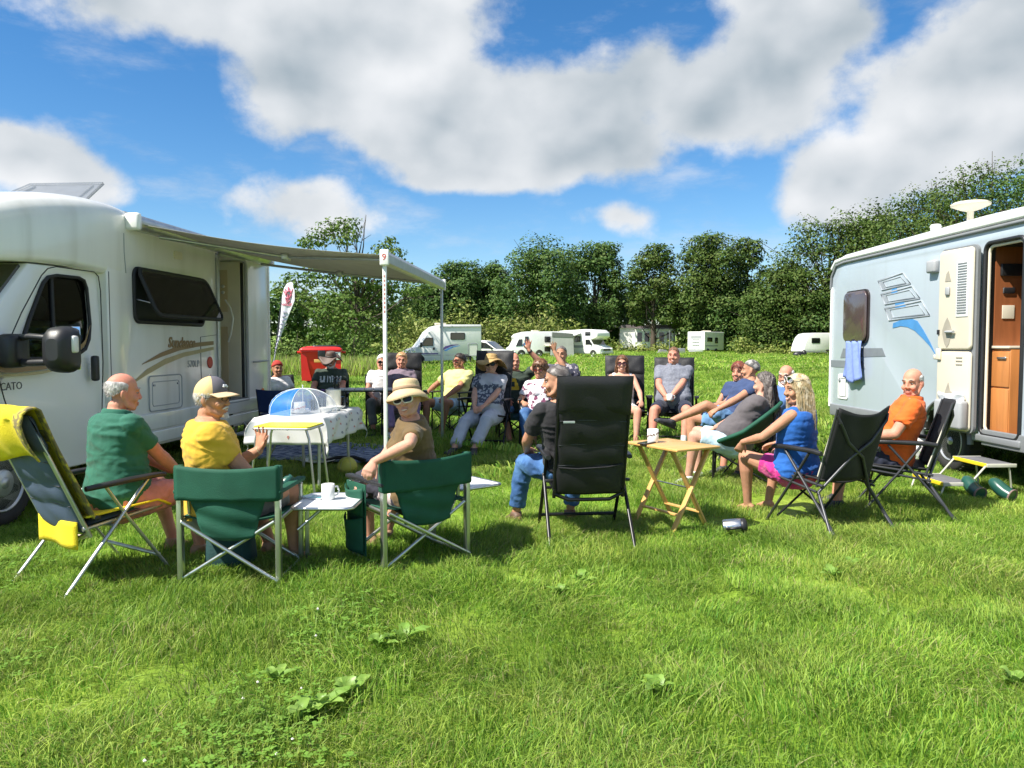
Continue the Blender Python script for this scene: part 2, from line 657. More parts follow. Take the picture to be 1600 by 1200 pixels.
def build_ground():
 ys = np.concatenate([np.linspace(-40, 0, 9), np.linspace(0.6, 24, 79), np.linspace(26, 130, 60), np.linspace(140, 460, 22)])
 xs = np.concatenate([np.linspace(-420, -40, 14), np.linspace(-38, -12.5, 16), np.linspace(-12, 12, 81), np.linspace(12.5, 38, 16), np.linspace(40, 420, 14)])
 vs = [(x, y, gz(x, y)) for y in ys for x in xs]
 w = len(xs)
 fs = [(j * w + i, j * w + i + 1, (j + 1) * w + i + 1, (j + 1) * w + i) for j in range(len(ys) - 1) for i in range(w - 1)]
 mb = MB().add(vs, fs, 0, True)
 g = mb.build('ground', mat_ground)
 tag(g, 'grassy camping field running flat to the hedges and trees', 'field', kind='structure')
build_ground()
def blade_patch(name, n, rad, hmin, hmax, wmin, wmax, seed, straw=0.03, lean=0.55):
 r = np.random.default_rng(seed)
 vs, fs, ms = [], [], []
 comb = r.uniform(0, 2 * PI)
 for _ in range(n):
  a, q = r.uniform(0, 2 * PI), rad * math.sqrt(r.uniform())
  x, y = q * math.cos(a), q * math.sin(a)
  h = r.uniform(hmin, hmax) * (1.15 - 0.35 * q / rad)
  w = r.uniform(wmin, wmax)
  d = r.normal(comb, 1.1)
  dx, dy = math.cos(d), math.sin(d)
  f = r.uniform(0, PI)
  wx, wy = math.cos(f) * w, math.sin(f) * w
  L = abs(r.normal(0, lean)) * h + 0.15 * h
  k = len(vs)
  p1 = (x + dx * L * 0.22, y + dy * L * 0.22, h * 0.50)
  p2 = (x + dx * L * 0.60, y + dy * L * 0.60, h * 0.84)
  p3 = (x + dx * L * 1.15, y + dy * L * 1.15, h * (1.0 if r.uniform() < .6 else .8))
  vs += [(x - wx, y - wy, -0.01), (x + wx, y + wy, -0.01), (p1[0] - wx * .9, p1[1] - wy * .9, p1[2]), (p1[0] + wx * .9, p1[1] + wy * .9, p1[2]),
   (p2[0] - wx * .6, p2[1] - wy * .6, p2[2]), (p2[0] + wx * .6, p2[1] + wy * .6, p2[2]), p3]
  fs += [(k, k + 1, k + 3, k + 2), (k + 2, k + 3, k + 5, k + 4), (k + 4, k + 5, k + 6)]
  u = r.uniform()
  mi = 3 if u < straw else (1 if u < 0.34 else (2 if u < 0.62 else 0))
  ms += [mi] * 3
 me = bpy.data.meshes.new(name)
 me.from_pydata(vs, [], fs)
 for m in mat_blade:
  me.materials.append(m)
 me.polygons.foreach_set('material_index', ms)
 me.polygons.foreach_set('use_smooth', [True] * len(fs))
 return bpy.data.objects.new(name, me)
def scatter_object(name, pts, rots, scls, var, sources, label, cat, kind='stuff'):
 col = bpy.data.collections.new(name + '_kinds')
 for i, s in enumerate(sources):
  s.name = '%s_kind_%02d' % (name, i)
  col.objects.link(s)
 me = bpy.data.meshes.new(name)
 n = len(pts)
 me.vertices.add(n)
 me.vertices.foreach_set('co', np.asarray(pts, np.float32).ravel())
 for nm, tp, arr in (('rot', 'FLOAT_VECTOR', rots), ('scl', 'FLOAT_VECTOR', scls)):
  a = me.attributes.new(nm, tp, 'POINT')
  a.data.foreach_set('vector', np.asarray(arr, np.float32).ravel())
 a = me.attributes.new('kindof', 'INT', 'POINT')
 a.data.foreach_set('value', np.asarray(var, np.int32))
 ng = bpy.data.node_groups.new(name + '_scatter', 'GeometryNodeTree')
 ng.interface.new_socket('Geometry', in_out='INPUT', socket_type='NodeSocketGeometry')
 ng.interface.new_socket('Geometry', in_out='OUTPUT', socket_type='NodeSocketGeometry')
 gi, go = ng.nodes.new('NodeGroupInput'), ng.nodes.new('NodeGroupOutput')
 ci = ng.nodes.new('GeometryNodeCollectionInfo')
 ci.inputs['Collection'].default_value = col
 ci.inputs['Separate Children'].default_value = True
 ci.inputs['Reset Children'].default_value = True
 ip = ng.nodes.new('GeometryNodeInstanceOnPoints')
 ip.inputs['Pick Instance'].default_value = True
 def na(nm, tp):
  q = ng.nodes.new('GeometryNodeInputNamedAttribute')
  q.data_type = tp
  q.inputs['Name'].default_value = nm
  return q.outputs['Attribute']
 ng.links.new(gi.outputs[0], ip.inputs['Points'])
 ng.links.new(ci.outputs[0], ip.inputs['Instance'])
 ng.links.new(na('kindof', 'INT'), ip.inputs['Instance Index'])
 ng.links.new(na('rot', 'FLOAT_VECTOR'), ip.inputs['Rotation'])
 ng.links.new(na('scl', 'FLOAT_VECTOR'), ip.inputs['Scale'])
 ng.links.new(ip.outputs[0], go.inputs[0])
 o = bpy.data.objects.new(name, me)
 COL.objects.link(o)
 md = o.modifiers.new('scatter', 'NODES')
 md.node_group = ng
 for m in sources[0].data.materials:
  me.materials.append(m)
 tag(o, label, cat, kind=kind)
 return o
BARE = []      # rectangles (centre, u, half lengths) that grass must not grow through
def keep_clear(c, u, hu, hv):
 BARE.append((np.array(c[:2]), np.array(u[:2]) / np.linalg.norm(u[:2]), hu, hv))
def in_bare(x, y):
 bad = np.zeros(len(x), bool)
 for c, u, hu, hv in BARE:
  dx, dy = x - c[0], y - c[1]
  a, b = dx * u[0] + dy * u[1], -dx * u[1] + dy * u[0]
  bad |= (np.abs(a) < hu) & (np.abs(b) < hv)
 return bad
def build_grass():
 src = [blade_patch('g', 820, 0.26, 0.035, 0.085, 0.0012, 0.0024, s, straw=(0.03, 0.08, 0.05, 0.07, 0.03, 0.15)[s - 1], lean=(.45, .65, .55, .95, .5, .8)[s - 1]) for s in range(1, 7)]
 src += [blade_patch('g', 420, 0.9, 0.05, 0.12, 0.006, 0.012, s, straw=0.04, lean=0.6) for s in range(7, 10)]
 src += [blade_patch('g', 380, 2.6, 0.06, 0.15, 0.02, 0.04, s, straw=0.05, lean=0.6) for s in range(10, 12)]
 P, RO, SC, VA = [], [], [], []
 bands = [(1.6, 4.6, 20, (0, 6), 1.0), (4.6, 8.5, 13, (0, 6), 1.05), (8.5, 17, 7, (0, 6), 1.25),
   (8.5, 40, 1.4, (6, 9), 1.0), (36, 118, 0.20, (9, 11), 1.0)]
 for (y0, y1, den, (v0, v1), sc) in bands:
  xm = 0.70 * y1 + 1.2
  n = int(den * (y1 - y0) * 2 * xm)
  x, y = rng.uniform(-xm, xm, n), rng.uniform(y0, y1, n)
  k = (np.abs(x) < 0.70 * y + 1.2)
  x, y = x[k], y[k]
  # tussocky growth: longer and shorter areas
  hv = np.array([noise.noise(Vector((a * 0.9, b * 0.9, 3.3))) + 0.6 * noise.noise(Vector((a * 2.7, b * 2.7, 8.1))) for a, b in zip(x, y)])
  bad = in_bare(x, y)
  x, y, hv = x[~bad], y[~bad], hv[~bad]
  n = len(x)
  P.append(np.stack([x, y, np.array([gz(a, b) for a, b in zip(x, y)])], 1))
  RO.append(np.stack([rng.normal(0, .08, n), rng.normal(0, .08, n), rng.uniform(0, 2 * PI, n)], 1))
  s = sc * rng.uniform(.85, 1.2, n)
  hz = np.clip(0.82 + 0.50 * hv, 0.58, 1.45) * rng.uniform(.85, 1.15, n)
  SC.append(np.stack([s, s, s * hz], 1))
  VA.append(rng.integers(v0, v1, n))
 scatter_object('grass', np.concatenate(P), np.concatenate(RO), np.concatenate(SC), np.concatenate(VA), src,
    'long green grass covering the camping field', 'grass')
# ------------------------------------------------------------------ leaves and trees
def leaf_mat(name, c, c2, transl=0.16):
 m = grass_material(name, c, c2, tuple(0.5 * (a + b) * 0.9 for a, b in zip(c, c2)), transl, False)
 return m
LEAF = {
 'dark': [leaf_mat('leaf_dark', (0.048, 0.105, 0.022), (0.074, 0.140, 0.030)), leaf_mat('leaf_dark_light', (0.100, 0.168, 0.036), (0.128, 0.182, 0.048))],
 'mid': [leaf_mat('leaf_mid', (0.056, 0.108, 0.018), (0.082, 0.126, 0.026)), leaf_mat('leaf_mid_light', (0.100, 0.152, 0.030), (0.125, 0.155, 0.042))],
 'olive': [leaf_mat('leaf_olive', (0.165, 0.225, 0.038), (0.220, 0.250, 0.062)), leaf_mat('leaf_olive_light', (0.255, 0.300, 0.075), (0.290, 0.300, 0.105))],
 'fresh': [leaf_mat('leaf_fresh', (0.075, 0.145, 0.022), (0.100, 0.160, 0.030)), leaf_mat('leaf_fresh_light', (0.120, 0.190, 0.036), (0.150, 0.200, 0.048))],
 'brown': [leaf_mat('leaf_brown', (0.120, 0.125, 0.040), (0.150, 0.130, 0.050)), leaf_mat('leaf_brown_light', (0.16, 0.15, 0.06), (0.18, 0.15, 0.07))],
}
mat_bark = M('tree_bark', (0.075, 0.058, 0.042), 0.9, var=0.35, vscale=3, bump=0.8, bscale=9, stretch=(1, 1, .3))
def leaf_cloud(clumps, per, size, r, aspect=1.0, flat=0.75, cutp=0.0):
 """leaf quads through the volume of each clump; returns verts, faces, mats"""
 V, F, Mi = [], [], []
 for (c, rad) in clumps:
  n = max(6, int(per * (rad ** 2)))
  d = r.normal(size=(n, 3))
  d /= np.linalg.norm(d, axis=1)[:, None]
  q = rad * (0.50 + 0.50 * r.uniform(size=n) ** 0.6)
  lump = 1 + 0.28 * np.sin(d[:, 0] * 5 + c[0]) * np.sin(d[:, 1] * 4 + c[1]) + 0.22 * np.sin(d[:, 2] * 6 + c[2] * 2)
  p = d * (q * lump)[:, None]
  p[:, 2] *= flat
  p += np.array(c)
  nn = d * 0.85 + r.normal(size=(n, 3)) * 0.42 + np.array([0, 0, 0.45])
  nn /= np.linalg.norm(nn, axis=1)[:, None]
  t = np.cross(nn, r.normal(size=(n, 3)))
  t /= np.linalg.norm(t, axis=1)[:, None] + 1e-9
  b = np.cross(nn, t)
  s = size * r.uniform(0.55, 1.25, n)[:, None]
  o = sum(len(a) for a in V)
  quad = np.stack([p - t * s * aspect, p + b * s * 0.45 + nn * s * .12, p + t * s * aspect, p - b * s * 0.45 + nn * s * .12], 1).reshape(-1, 3)
  V.append(quad)
  idx = o + np.arange(n) * 4
  F.append(np.stack([idx, idx + 1, idx + 2, idx + 3], 1))
  Mi.append((r.uniform(size=n) < 0.33).astype(int))
 return np.concatenate(V), np.concatenate(F), np.concatenate(Mi)
def mesh_quads(name, V, F, Mi, mats, parent=None):
 me = bpy.data.meshes.new(name)
 me.vertices.add(len(V))
 me.vertices.foreach_set('co', V.astype(np.float32).ravel())
 me.loops.add(len(F) * 4)
 me.loops.foreach_set('vertex_index', F.astype(np.int32).ravel())
 me.polygons.add(len(F))
 me.polygons.foreach_set('loop_start', np.arange(len(F), dtype=np.int32) * 4)
 me.polygons.foreach_set('loop_total', np.full(len(F), 4, np.int32))
 for m in mats:
  me.materials.append(m)
 me.polygons.foreach_set('material_index', Mi.astype(np.int32))
 me.update()
 me.validate()
 o = bpy.data.objects.new(name, me)
 COL.objects.link(o)
 if parent:
  o.parent = parent
 return o
def tree_from_clumps(label, base, clumps, kind, seed, trunk_r, leaf=0.30, per=260, flat=0.78, group=None, name='tree', cat='tree', limbs=True, dead=(), limit=22000):
 """clumps: list of (centre, radius) in world coordinates"""
 r = np.random.default_rng(seed)
 t = thing(name, label, cat, base, 0, group)
 loc = Vector(base)
 lc = [((c[0] - loc.x, c[1] - loc.y, c[2] - loc.z), rad) for c, rad in clumps]
 V, F, Mi = leaf_cloud(lc, min(per, limit / sum(q * q for _, q in lc)), leaf, r, 0.62, flat)
 mesh_quads('crown', V, F, Mi, LEAF[kind], t)
 mb = MB()
 top = max(c[2] for c, _ in lc)
 cx = sum(c[0] for c, _ in lc) / len(lc) * .5
 cy = sum(c[1] for c, _ in lc) / len(lc) * .5
 tr = [Vector((0, 0, -0.2)), Vector((cx * .1, cy * .1, top * .2)), Vector((cx * .4, cy * .4, top * .45)), Vector((cx * .8, cy * .8, top * .75))]
 mb.tube(tr, [trunk_r * 1.25, trunk_r, trunk_r * .7, trunk_r * .25], 8)
 if limbs:
  for c, rad in lc:
   c = Vector(c)
   hgt = max(0.12 * top, min(c.z - 0.2 * top, top * .62) * r.uniform(.55, .9))
   s = tr[0].lerp(tr[1], min(1, hgt / (top * .2))) if hgt < top * .2 else (tr[1].lerp(tr[2], (hgt / top - .2) / .25) if hgt < top * .45 else tr[2].lerp(tr[3], (hgt / top - .45) / .3))
   md = s.lerp(c, .5) + Vector((0, 0, -.06 * (c - s).length)) + Vector(r.normal(size=3) * .05 * (c - s).length)
   mb.tube([s, md, c], [trunk_r * .26, trunk_r * .16, trunk_r * .05], 5)
   for _ in range(3):
    e = c + Vector(r.normal(size=3)) * rad * .55
    mb.tube([md.lerp(c, .6), e], [trunk_r * .1, trunk_r * .04], 4)
 for a, b in dead:
  a, b = Vector(a) - loc, Vector(b) - loc
  mid = a.lerp(b, .5) + Vector(r.normal(size=3) * .25)
  mb.tube([a, mid, b], [trunk_r * .22, trunk_r * .14, trunk_r * .05], 5)
  for _ in range(3):
   q = mid.lerp(b, r.uniform(.1, .8))
   mb.tube([q, q + (b - a) * .3 + Vector(r.normal(size=3) * .5)], [trunk_r * .09, trunk_r * .03], 4)
 mb.build('trunk', mat_bark, t)
 return t
def tree_px(label, px, top, w, d, kind, seed, n=26, base_z=None, low=0.05, depth=0.6, leaf=None, per=None, cr=0.24, group=None, round_=1.0, limit=22000):
 """a tree at distance d, its crown filling the outline seen from the field"""
 r = np.random.default_rng(seed)
 p = at(px, top, d)
 bz = gz(p.x, d) if base_z is None else base_z
 H = p.z - bz
 W = w / 1200 * d * 1.22
 cl = []
 for i in range(n):
  v = (i + 0.5) / n
  zz = low + (1 - low) * v ** 0.85
  prof = math.sqrt(max(0.03, 1 - (max(0, (zz - 0.45)) / 0.58) ** 2)) * (0.75 + 0.25 * min(1, zz / 0.35)) * round_ + (1 - round_) * .7
  a = i * 2.399 + r.uniform(-.5, .5)
  q = prof * math.sqrt(r.uniform(.15, 1)) * (W / 2 - cr * W * .45)
  rad = cr * W * r.uniform(.70, 1.25) * (0.8 + .3 * prof)
  cz = bz + H * zz - rad * .6
  cl.append(((p.x + q * math.cos(a), d + q * math.sin(a) * depth, max(cz, bz + rad * .5)), rad))
 lf = leaf or max(0.10, 0.0029 * d)
 pr = per or 21.0 / (lf * lf)
 return tree_from_clumps(label, (p.x, d, bz), cl, kind, seed, W * 0.03 + .08, lf, pr, group=group, limit=limit)
def build_trees():
 G = 'trees behind the field'
 far = [
  # px, top, w, d, kind, label
  (712, 404, 92, 118, 'dark', 'dark bushy tree on the skyline left of the tallest middle oak'),
  (768, 408, 64, 120, 'dark', 'small dark pointed tree between two larger round trees'),
  (672, 440, 80, 116, 'dark', 'low dark tree just behind the awning pole'),
  (845, 374, 124, 112, 'dark', 'broad round dark oak above the waving man'),
  (930, 376, 110, 119, 'dark', 'tall dark tree left of the thin gappy tree'),
  (1022, 379, 84, 112, 'mid', 'thin gappy tree in front of the white house'),
  (1105, 360, 92, 110, 'mid', 'tall domed tree behind the boxy motorhome'),
  (1168, 367, 76, 112, 'mid', 'narrow airy tree right of the domed tree'),
  (1150, 440, 130, 110, 'dark', 'lower dark tree under the airy narrow tree'),
  (1232, 408, 110, 100, 'mid', 'small round tree left of the tall right hand tree belt'),
 ]
 for i, (px, top, w, d, k, lab) in enumerate(far):
  tree_px(lab, px, top, w, d, k, 100 + i, low=.27 if 'gappy' in lab else .05, n=30 if 'gappy' not in lab and 'airy' not in lab else 20, group=G,
    cr=.22 if 'gappy' not in lab and 'airy' not in lab else .17)
 near = [
  (1300, 333, 170, 100, 'mid', 'tree rising directly behind the near end of the pale caravan roof'),
  (1372, 318, 150, 97, 'mid', 'leafy tree behind the caravan left of its small chimney'),
  (1448, 286, 180, 80, 'mid', 'large spreading tree above the caravan chimney'),
  (1530, 252, 190, 62, 'mid', 'high crowned tree behind the mushroom shaped roof aerial'),
  (1625, 238, 200, 58, 'dark', 'tallest tree cut by the photo edge beyond the caravan'),
  (1250, 470, 150, 104, 'mid', 'low broad tree left of the caravan above the small white caravan'),
  (1340, 440, 190, 98, 'dark', 'dense lower tree behind the pale caravan'),
 ]
 for i, (px, top, w, d, k, lab) in enumerate(near):
  tree_px(lab, px, top, w, d, k, 140 + i, n=40, group=G, low=.06, cr=.17)
 off = [(1740, 250, 240, 60), (1880, 260, 260, 66), (2060, 280, 300, 74)]
 for i, (px, top, w, d) in enumerate(off):
  tree_px(['tall tree just beyond the photo edge behind the caravan', 'second tree beyond the photo edge past the caravan', 'last tree of the belt far past the caravan'][i], px, top, w, d, 'mid', 160 + i, n=30, group=G, low=.06, limit=7000)
 # trees hidden mostly by the left motorhome
 for i, (px, top, w, d, lab) in enumerate([(-12, 296, 40, 40, 'tree top just showing past the left motorhome roof'), (-130, 300, 190, 52, 'tree hidden beyond the left motorhome cab'),
           (330, 470, 130, 60, 'tree hidden behind the left motorhome side'), (180, 450, 160, 66, 'tree hidden behind the left motorhome door')]):
  tree_px(lab, px, top, w, d, 'mid', 170 + i, n=24, group=G, limit=7000)
 # the lone open tree behind the awning
 d = 46
 spec = [(498, 374, 22), (520, 360, 24), (543, 352, 20), (478, 380, 14), (536, 376, 16), (552, 366, 12), (602, 388, 17), (622, 396, 14), (592, 400, 14), (610, 376, 10), (545, 402, 16), (570, 408, 16), (635, 414, 8),
   (438, 452, 18), (462, 440, 24), (500, 432, 28), (540, 436, 26), (585, 440, 30), (620, 448, 26), (650, 452, 20), (485, 470, 30), (530, 474, 34), (580, 480, 34), (555, 505, 36), (515, 505, 30), (610, 490, 26), (590, 520, 30), (640, 470, 16), (545, 540, 30), (505, 490, 22), (575, 455, 28), (440, 458, 12)]
 r = np.random.default_rng(5)
 cl = []
 for (px, py, rp) in spec:
  p = at(px, py, d + r.uniform(-2.2, 2.2))
  cl.append(((p.x, p.y, p.z), rp / 1200 * d * 1.12))
 b = at(560, 560, d)
 dead = [(tuple(at(558, 420, d)), tuple(at(556, 352, d))), (tuple(at(562, 420, d)), tuple(at(570, 348, d))), (tuple(at(560, 400, d)), tuple(at(566, 372, d)))]
 tree_from_clumps('open crowned sycamore with bare dead branches above the awning', (b.x, d, gz(b.x, d)), cl, 'fresh', 9, 0.26, 0.17, 300, flat=.6, dead=dead)
 # bushes
 GB = 'bushes along the field edge'
 bs = [(455, 512, 110, 41, 'fresh', 'rounded green bush behind the feather flag'), (540, 512, 130, 40, 'fresh', 'low leafy bush behind the red bin'), (600, 525, 90, 43, 'fresh', 'leafy bush under the open tree by the bin'),
  (655, 478, 120, 84, 'olive', 'olive willow bush left behind the motorhome with blue swooshes'), (725, 470, 120, 88, 'olive', 'tall olive willow bush above the white motorhome roof'),
  (790, 486, 110, 90, 'olive', 'olive willow bush between the parked motorhomes'), (862, 476, 110, 92, 'olive', 'brownish willow bush behind the alcove motorhome'), (690, 500, 110, 80, 'olive', 'low olive bush against the white motorhome side'),
  (815, 512, 90, 94, 'olive', 'low olive bush behind the waving hand'), (915, 505, 60, 98, 'fresh', 'small green bush right of the alcove motorhome')]
 for i, (px, top, w, d, k, lab) in enumerate(bs):
  r = np.random.default_rng(300 + i)
  p = at(px, top, d)
  bz = gz(p.x, d)
  H, W = p.z - bz, w / 1200 * d
  cl = []
  for j in range(26):
   a = j * 2.399
   q = math.sqrt(r.uniform(0.02, 1)) * W * .5
   hh = H * math.sqrt(max(.05, 1 - (q / (W * .58)) ** 2)) * r.uniform(.25, 1)
   rad = r.uniform(.14, .24) * min(W, H * 1.5)
   cl.append(((p.x + q * math.cos(a), d + q * math.sin(a) * .6, max(bz + rad * .4, bz + hh - rad * .6)), rad))
  lf = max(.09, .0030 * d)
  t = thing('bush', lab, 'bush', (p.x, d, bz), 0, GB)
  V, F, Mi = leaf_cloud([((c[0] - p.x, c[1] - d, c[2] - bz), q) for c, q in cl], 3.4 / lf / lf, lf, r, .95, .95)
  mesh_quads('foliage', V, F, Mi, LEAF[k], t)
  mb = MB()
  for j in range(14):
   c = Vector(cl[j][0]) - Vector((p.x, d, bz))
   mb.tube([Vector((c.x * .2, c.y * .2, 0)), c * .6, c + Vector((0, 0, cl[j][1] * .8))], [.05, .03, .012], 4)
  mb.build('stems', mat_bark, t)
 # low bramble hedge at the far side of the field
 r = np.random.default_rng(44)
 cl = []
 for i in range(230):
  px = r.uniform(590, 1420)
  d = (107 if px < 1145 else 94) + r.uniform(-1.5, 2)
  x = (px - 800) / 1200 * d
  bz = gz(x, d)
  h = 1.7 + .7 * math.sin(px * .03) + r.uniform(-.4, .4)
  rad = r.uniform(.7, 1.25)
  cl.append(((x, d, bz + max(rad * .3, h * r.uniform(.35, 1) - rad * .3)), rad))
 V, F, Mi = leaf_cloud(cl, 46, .26, r, .8, .9)
 h = mesh_quads('hedge', V, F, Mi, LEAF['olive'] , None)
 tag(h, 'long low bramble hedge closing the far side of the field', 'hedge', kind='thing')
 # dark wood behind everything
 cl = []
 for i in range(380):
  x = r.uniform(-110, 110)
  d = 128 + r.uniform(-3, 12)
  rad = r.uniform(2.2, 3.6)
  cl.append(((x, d, gz(x, d) + r.uniform(0.4, 9.0)), rad))
 V, F, Mi = leaf_cloud(cl, 16, .75, r, .8, .9)
 w = mesh_quads('far_wood', V, F, Mi, LEAF['dark'], None)
 tag(w, 'dark wood filling the gaps behind the field trees', 'wood', kind='stuff')
 # tall dry meadow grass in front of the left bushes
 vs, fs, ms = [], [], []
 for i in range(15000):
  y = r.uniform(29, 40)
  x = (r.uniform(380, 645) - 800) / 1200 * y
  if noise.noise(Vector((x * .25, y * .25, 1))) < -.25 + (0.5 if y < 31.5 else 0):
   continue
  z0 = gz(x, y)
  h = r.uniform(.35, .95) * (.6 + .4 * sstep(29, 34, y))
  a = r.uniform(0, PI)
  w = r.uniform(.012, .03)
  lx, ly = r.normal(0, .16), r.normal(0, .16)
  k = len(vs)
  wx, wy = math.cos(a) * w, math.sin(a) * w
  vs += [(x - wx, y - wy, z0), (x + wx, y + wy, z0), (x + lx * .5 + wx * .8, y + ly * .5 + wy * .8, z0 + h * .6), (x + lx * .5 - wx * .8, y + ly * .5 - wy * .8, z0 + h * .6), (x + lx, y + ly, z0 + h)]
  fs += [(k, k + 1, k + 2, k + 3), (k + 3, k + 2, k + 4)]
  u = r.uniform()
  ms += [0 if u < .35 else (1 if u < .65 else 2)] * 2
 mb = MB()
 mb.v, mb.f, mb.m, mb.s = vs, fs, ms, [False] * len(fs)
 o = mb.build('tall_grass', [mat_blade[3], mat_blade[1], mat_blade[0]])
 tag(o, 'tall dry meadow grass in front of the bushes by the red bin', 'grass', kind='stuff')
build_trees()
# ================================================================== VEHICLES
mat_white = M('white_gel_coat', (0.80, 0.79, 0.74), 0.22, var=0.03, vscale=2, coat=0.5, bump=0.02, bscale=3, rgb2=(.67, .655, .59), mscale=1.4, sharp=(.48, .80), stretch=(3, 3, .35))
mat_white2 = M('white_paint', (0.83, 0.83, 0.80), 0.3, var=0.03, vscale=1.5, coat=0.3)
mat_cream = M('cream_plastic', (0.66, 0.60, 0.48), 0.45, var=0.04, vscale=4)
mat_beige = M('beige_board', (0.52, 0.42, 0.27), 0.45, var=0.05, vscale=3)
mat_blackp = M('black_plastic', (0.018, 0.018, 0.020), 0.42, var=0.2, vscale=10, bump=0.1, bscale=200)
mat_rubber = M('tyre_rubber', (0.022, 0.021, 0.020), 0.8, var=0.25, vscale=12, bump=0.3, bscale=90)
mat_seal = M('rubber_seal', (0.015, 0.015, 0.016), 0.6)
mat_grey = M('grey_plastic', (0.20, 0.21, 0.22), 0.5, var=0.06)
mat_midgrey = M('silver_grey_plastic', (0.36, 0.37, 0.38), 0.45, var=0.05)
mat_alu = M('aluminium', (0.62, 0.63, 0.64), 0.32, metal=1.0, var=0.08, vscale=20)
mat_alu_dull = M('dull_aluminium', (0.55, 0.56, 0.56), 0.42, metal=0.85, var=0.10, vscale=14)
mat_hub = M('silver_wheel', (0.50, 0.51, 0.52), 0.35, metal=0.6, var=0.08, vscale=15)
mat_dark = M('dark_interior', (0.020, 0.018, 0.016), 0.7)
mat_glass = M('dark_window_glass', (0.012, 0.014, 0.015), 0.04, spec=0.9, coat=0.6, var=0.3, vscale=1.2)
mat_acryl = glass_mat('tinted_acrylic', (0.30, 0.32, 0.33))
mat_clear = M('milky_acrylic', (0.20, 0.22, 0.24), 0.3, alpha=0.5, spec=0.2)
mat_brown = M('brown_decal', (0.26, 0.165, 0.085), 0.35, var=0.06)
mat_gold = M('gold_decal', (0.42, 0.35, 0.19), 0.35, var=0.08)
mat_sticker = M('green_sticker', (0.06, 0.50, 0.36), 0.4)
mat_red = M('red_sticker', (0.55, 0.04, 0.03), 0.4)
mat_orange = M('orange_lens', (0.75, 0.20, 0.02), 0.2, spec=0.8)
mat_lens = M('clear_lens', (0.75, 0.75, 0.72), 0.08, spec=0.8)
mat_awning = M('awning_fabric', (0.42, 0.41, 0.36), 0.8, var=0.08, vscale=6, bump=0.1, bscale=90, transl=0.30)
mat_steel = M('painted_steel', (0.30, 0.31, 0.32), 0.45, metal=0.5)
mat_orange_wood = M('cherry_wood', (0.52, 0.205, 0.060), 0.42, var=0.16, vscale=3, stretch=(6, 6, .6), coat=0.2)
mat_shaded_wood = M('cherry_wall_shaded', (0.27, 0.090, 0.032), 0.45, var=0.16, vscale=3, stretch=(6, 6, .6))  # same cherry wood, darkened to paint in the shade inside the doorway
def wheel(parent, c, rad, width, rim_r, side=1, spokes=8, rim_mat=None, seg=36, style='cover'):
 """wheel standing in the local YZ plane, outer face towards +side x; tyre and rim are sub-parts"""
 c = Vector(c)
 rot = Matrix.Rotation(R(90) * side, 3, 'Y')
 w = MB()
 w.lathe([(rad * .80, -width / 2), (rad * .95, -width / 2), (rad, -width * .34), (rad * 1.004, 0), (rad, width * .34), (rad * .955, width / 2 - .01), (rad * .90, width / 2), (rim_r * 1.03, width / 2 - .004), (rim_r, width / 2 - .02)], seg, 0, c, rot)
 for k in range(44):       # tread blocks
  a = 2 * PI * k / 44
  d = Vector((0, math.cos(a), math.sin(a)))
  w.box(c + d * rad, (width * .8, .012, .016), 0, rot=Matrix.Rotation(a, 3, 'X'))
 ty = w.build('tyre', mat_rubber, None)
 m = MB()
 x = width / 2
 m.lathe([(rim_r, x - .02), (rim_r * .985, x - .004), (rim_r * .94, x - .004), (rim_r * .9, x - .03), (rim_r * .45, x - .045 if style == 'cover' else x - .05), (.0, x - .045)], seg, 0, c, rot)
 if style == 'cover':
  m.lathe([(rim_r * .48, x - .045), (rim_r * .46, x - .012), (rim_r * .40, x - .004), (0.0, x)], seg, 0, c, rot)
  m.lathe([(rim_r * .20, x - .002), (rim_r * .19, x + .004), (0, x + .005)], 20, 0, c, rot)
 else:
  m.lathe([(rim_r * .2, x - .05), (rim_r * .18, x - .004), (0, x)], 18, 0, c, rot)
 dark = MB()
 for k in range(spokes):
  a = 2 * PI * (k + .5) / spokes
  d = Vector((0, math.cos(a), math.sin(a)))
  e = Vector((0, -math.sin(a), math.cos(a)))
  n = Vector((side, 0, 0))
  ri, ro = rim_r * .54, rim_r * .88
  wi, wo = rim_r * .10, rim_r * (.17 if style == 'cover' else .24)
  dark.prism([(ri, -wi), (ro, -wo), (ro * 1.02, 0), (ro, wo), (ri, wi)], c + n * (x - .042), d, e, n * .014, 0)
 m.v += []
 ri = m.build('rim', rim_mat or mat_hub, None)
 dk = dark.build('rim_slots', mat_dark, None)
 root = bpy.data.objects.new('wheel', None)
 COL.objects.link(root)
 root.parent = parent
 for o in (ty, ri, dk):
  o.parent = root
 return root
def decal(name, poly, n, x, mat, parent, thick=.002):
 """flat print on a plane x = const; poly in (y,z)"""
 mb = MB()
 mb.prism(poly, (x, 0, 0), (0, 1, 0), (0, 0, 1), (n * thick, 0, 0))
 return mb.build(name, mat, parent)
def band(pts, w):
 """ribbon polygon around a polyline with widths"""
 up, dn = [], []
 n = len(pts)
 for i, p in enumerate(pts):
  a, b = pts[max(i - 1, 0)], pts[min(i + 1, n - 1)]
  d = Vector((b[0] - a[0], b[1] - a[1])).normalized()
  q = Vector((-d.y, d.x)) * w[i] / 2
  up.append((p[0] + q.x, p[1] + q.y))
  dn.append((p[0] - q.x, p[1] - q.y))
 return dn + up[::-1]
def seam(parent, pts, x, name='seam', r=.004, mat=None):
 mb = MB()
 mb.tube([(x, p[0], p[1]) for p in pts], r, 5)
 return mb.build(name, mat or mat_seal, parent)
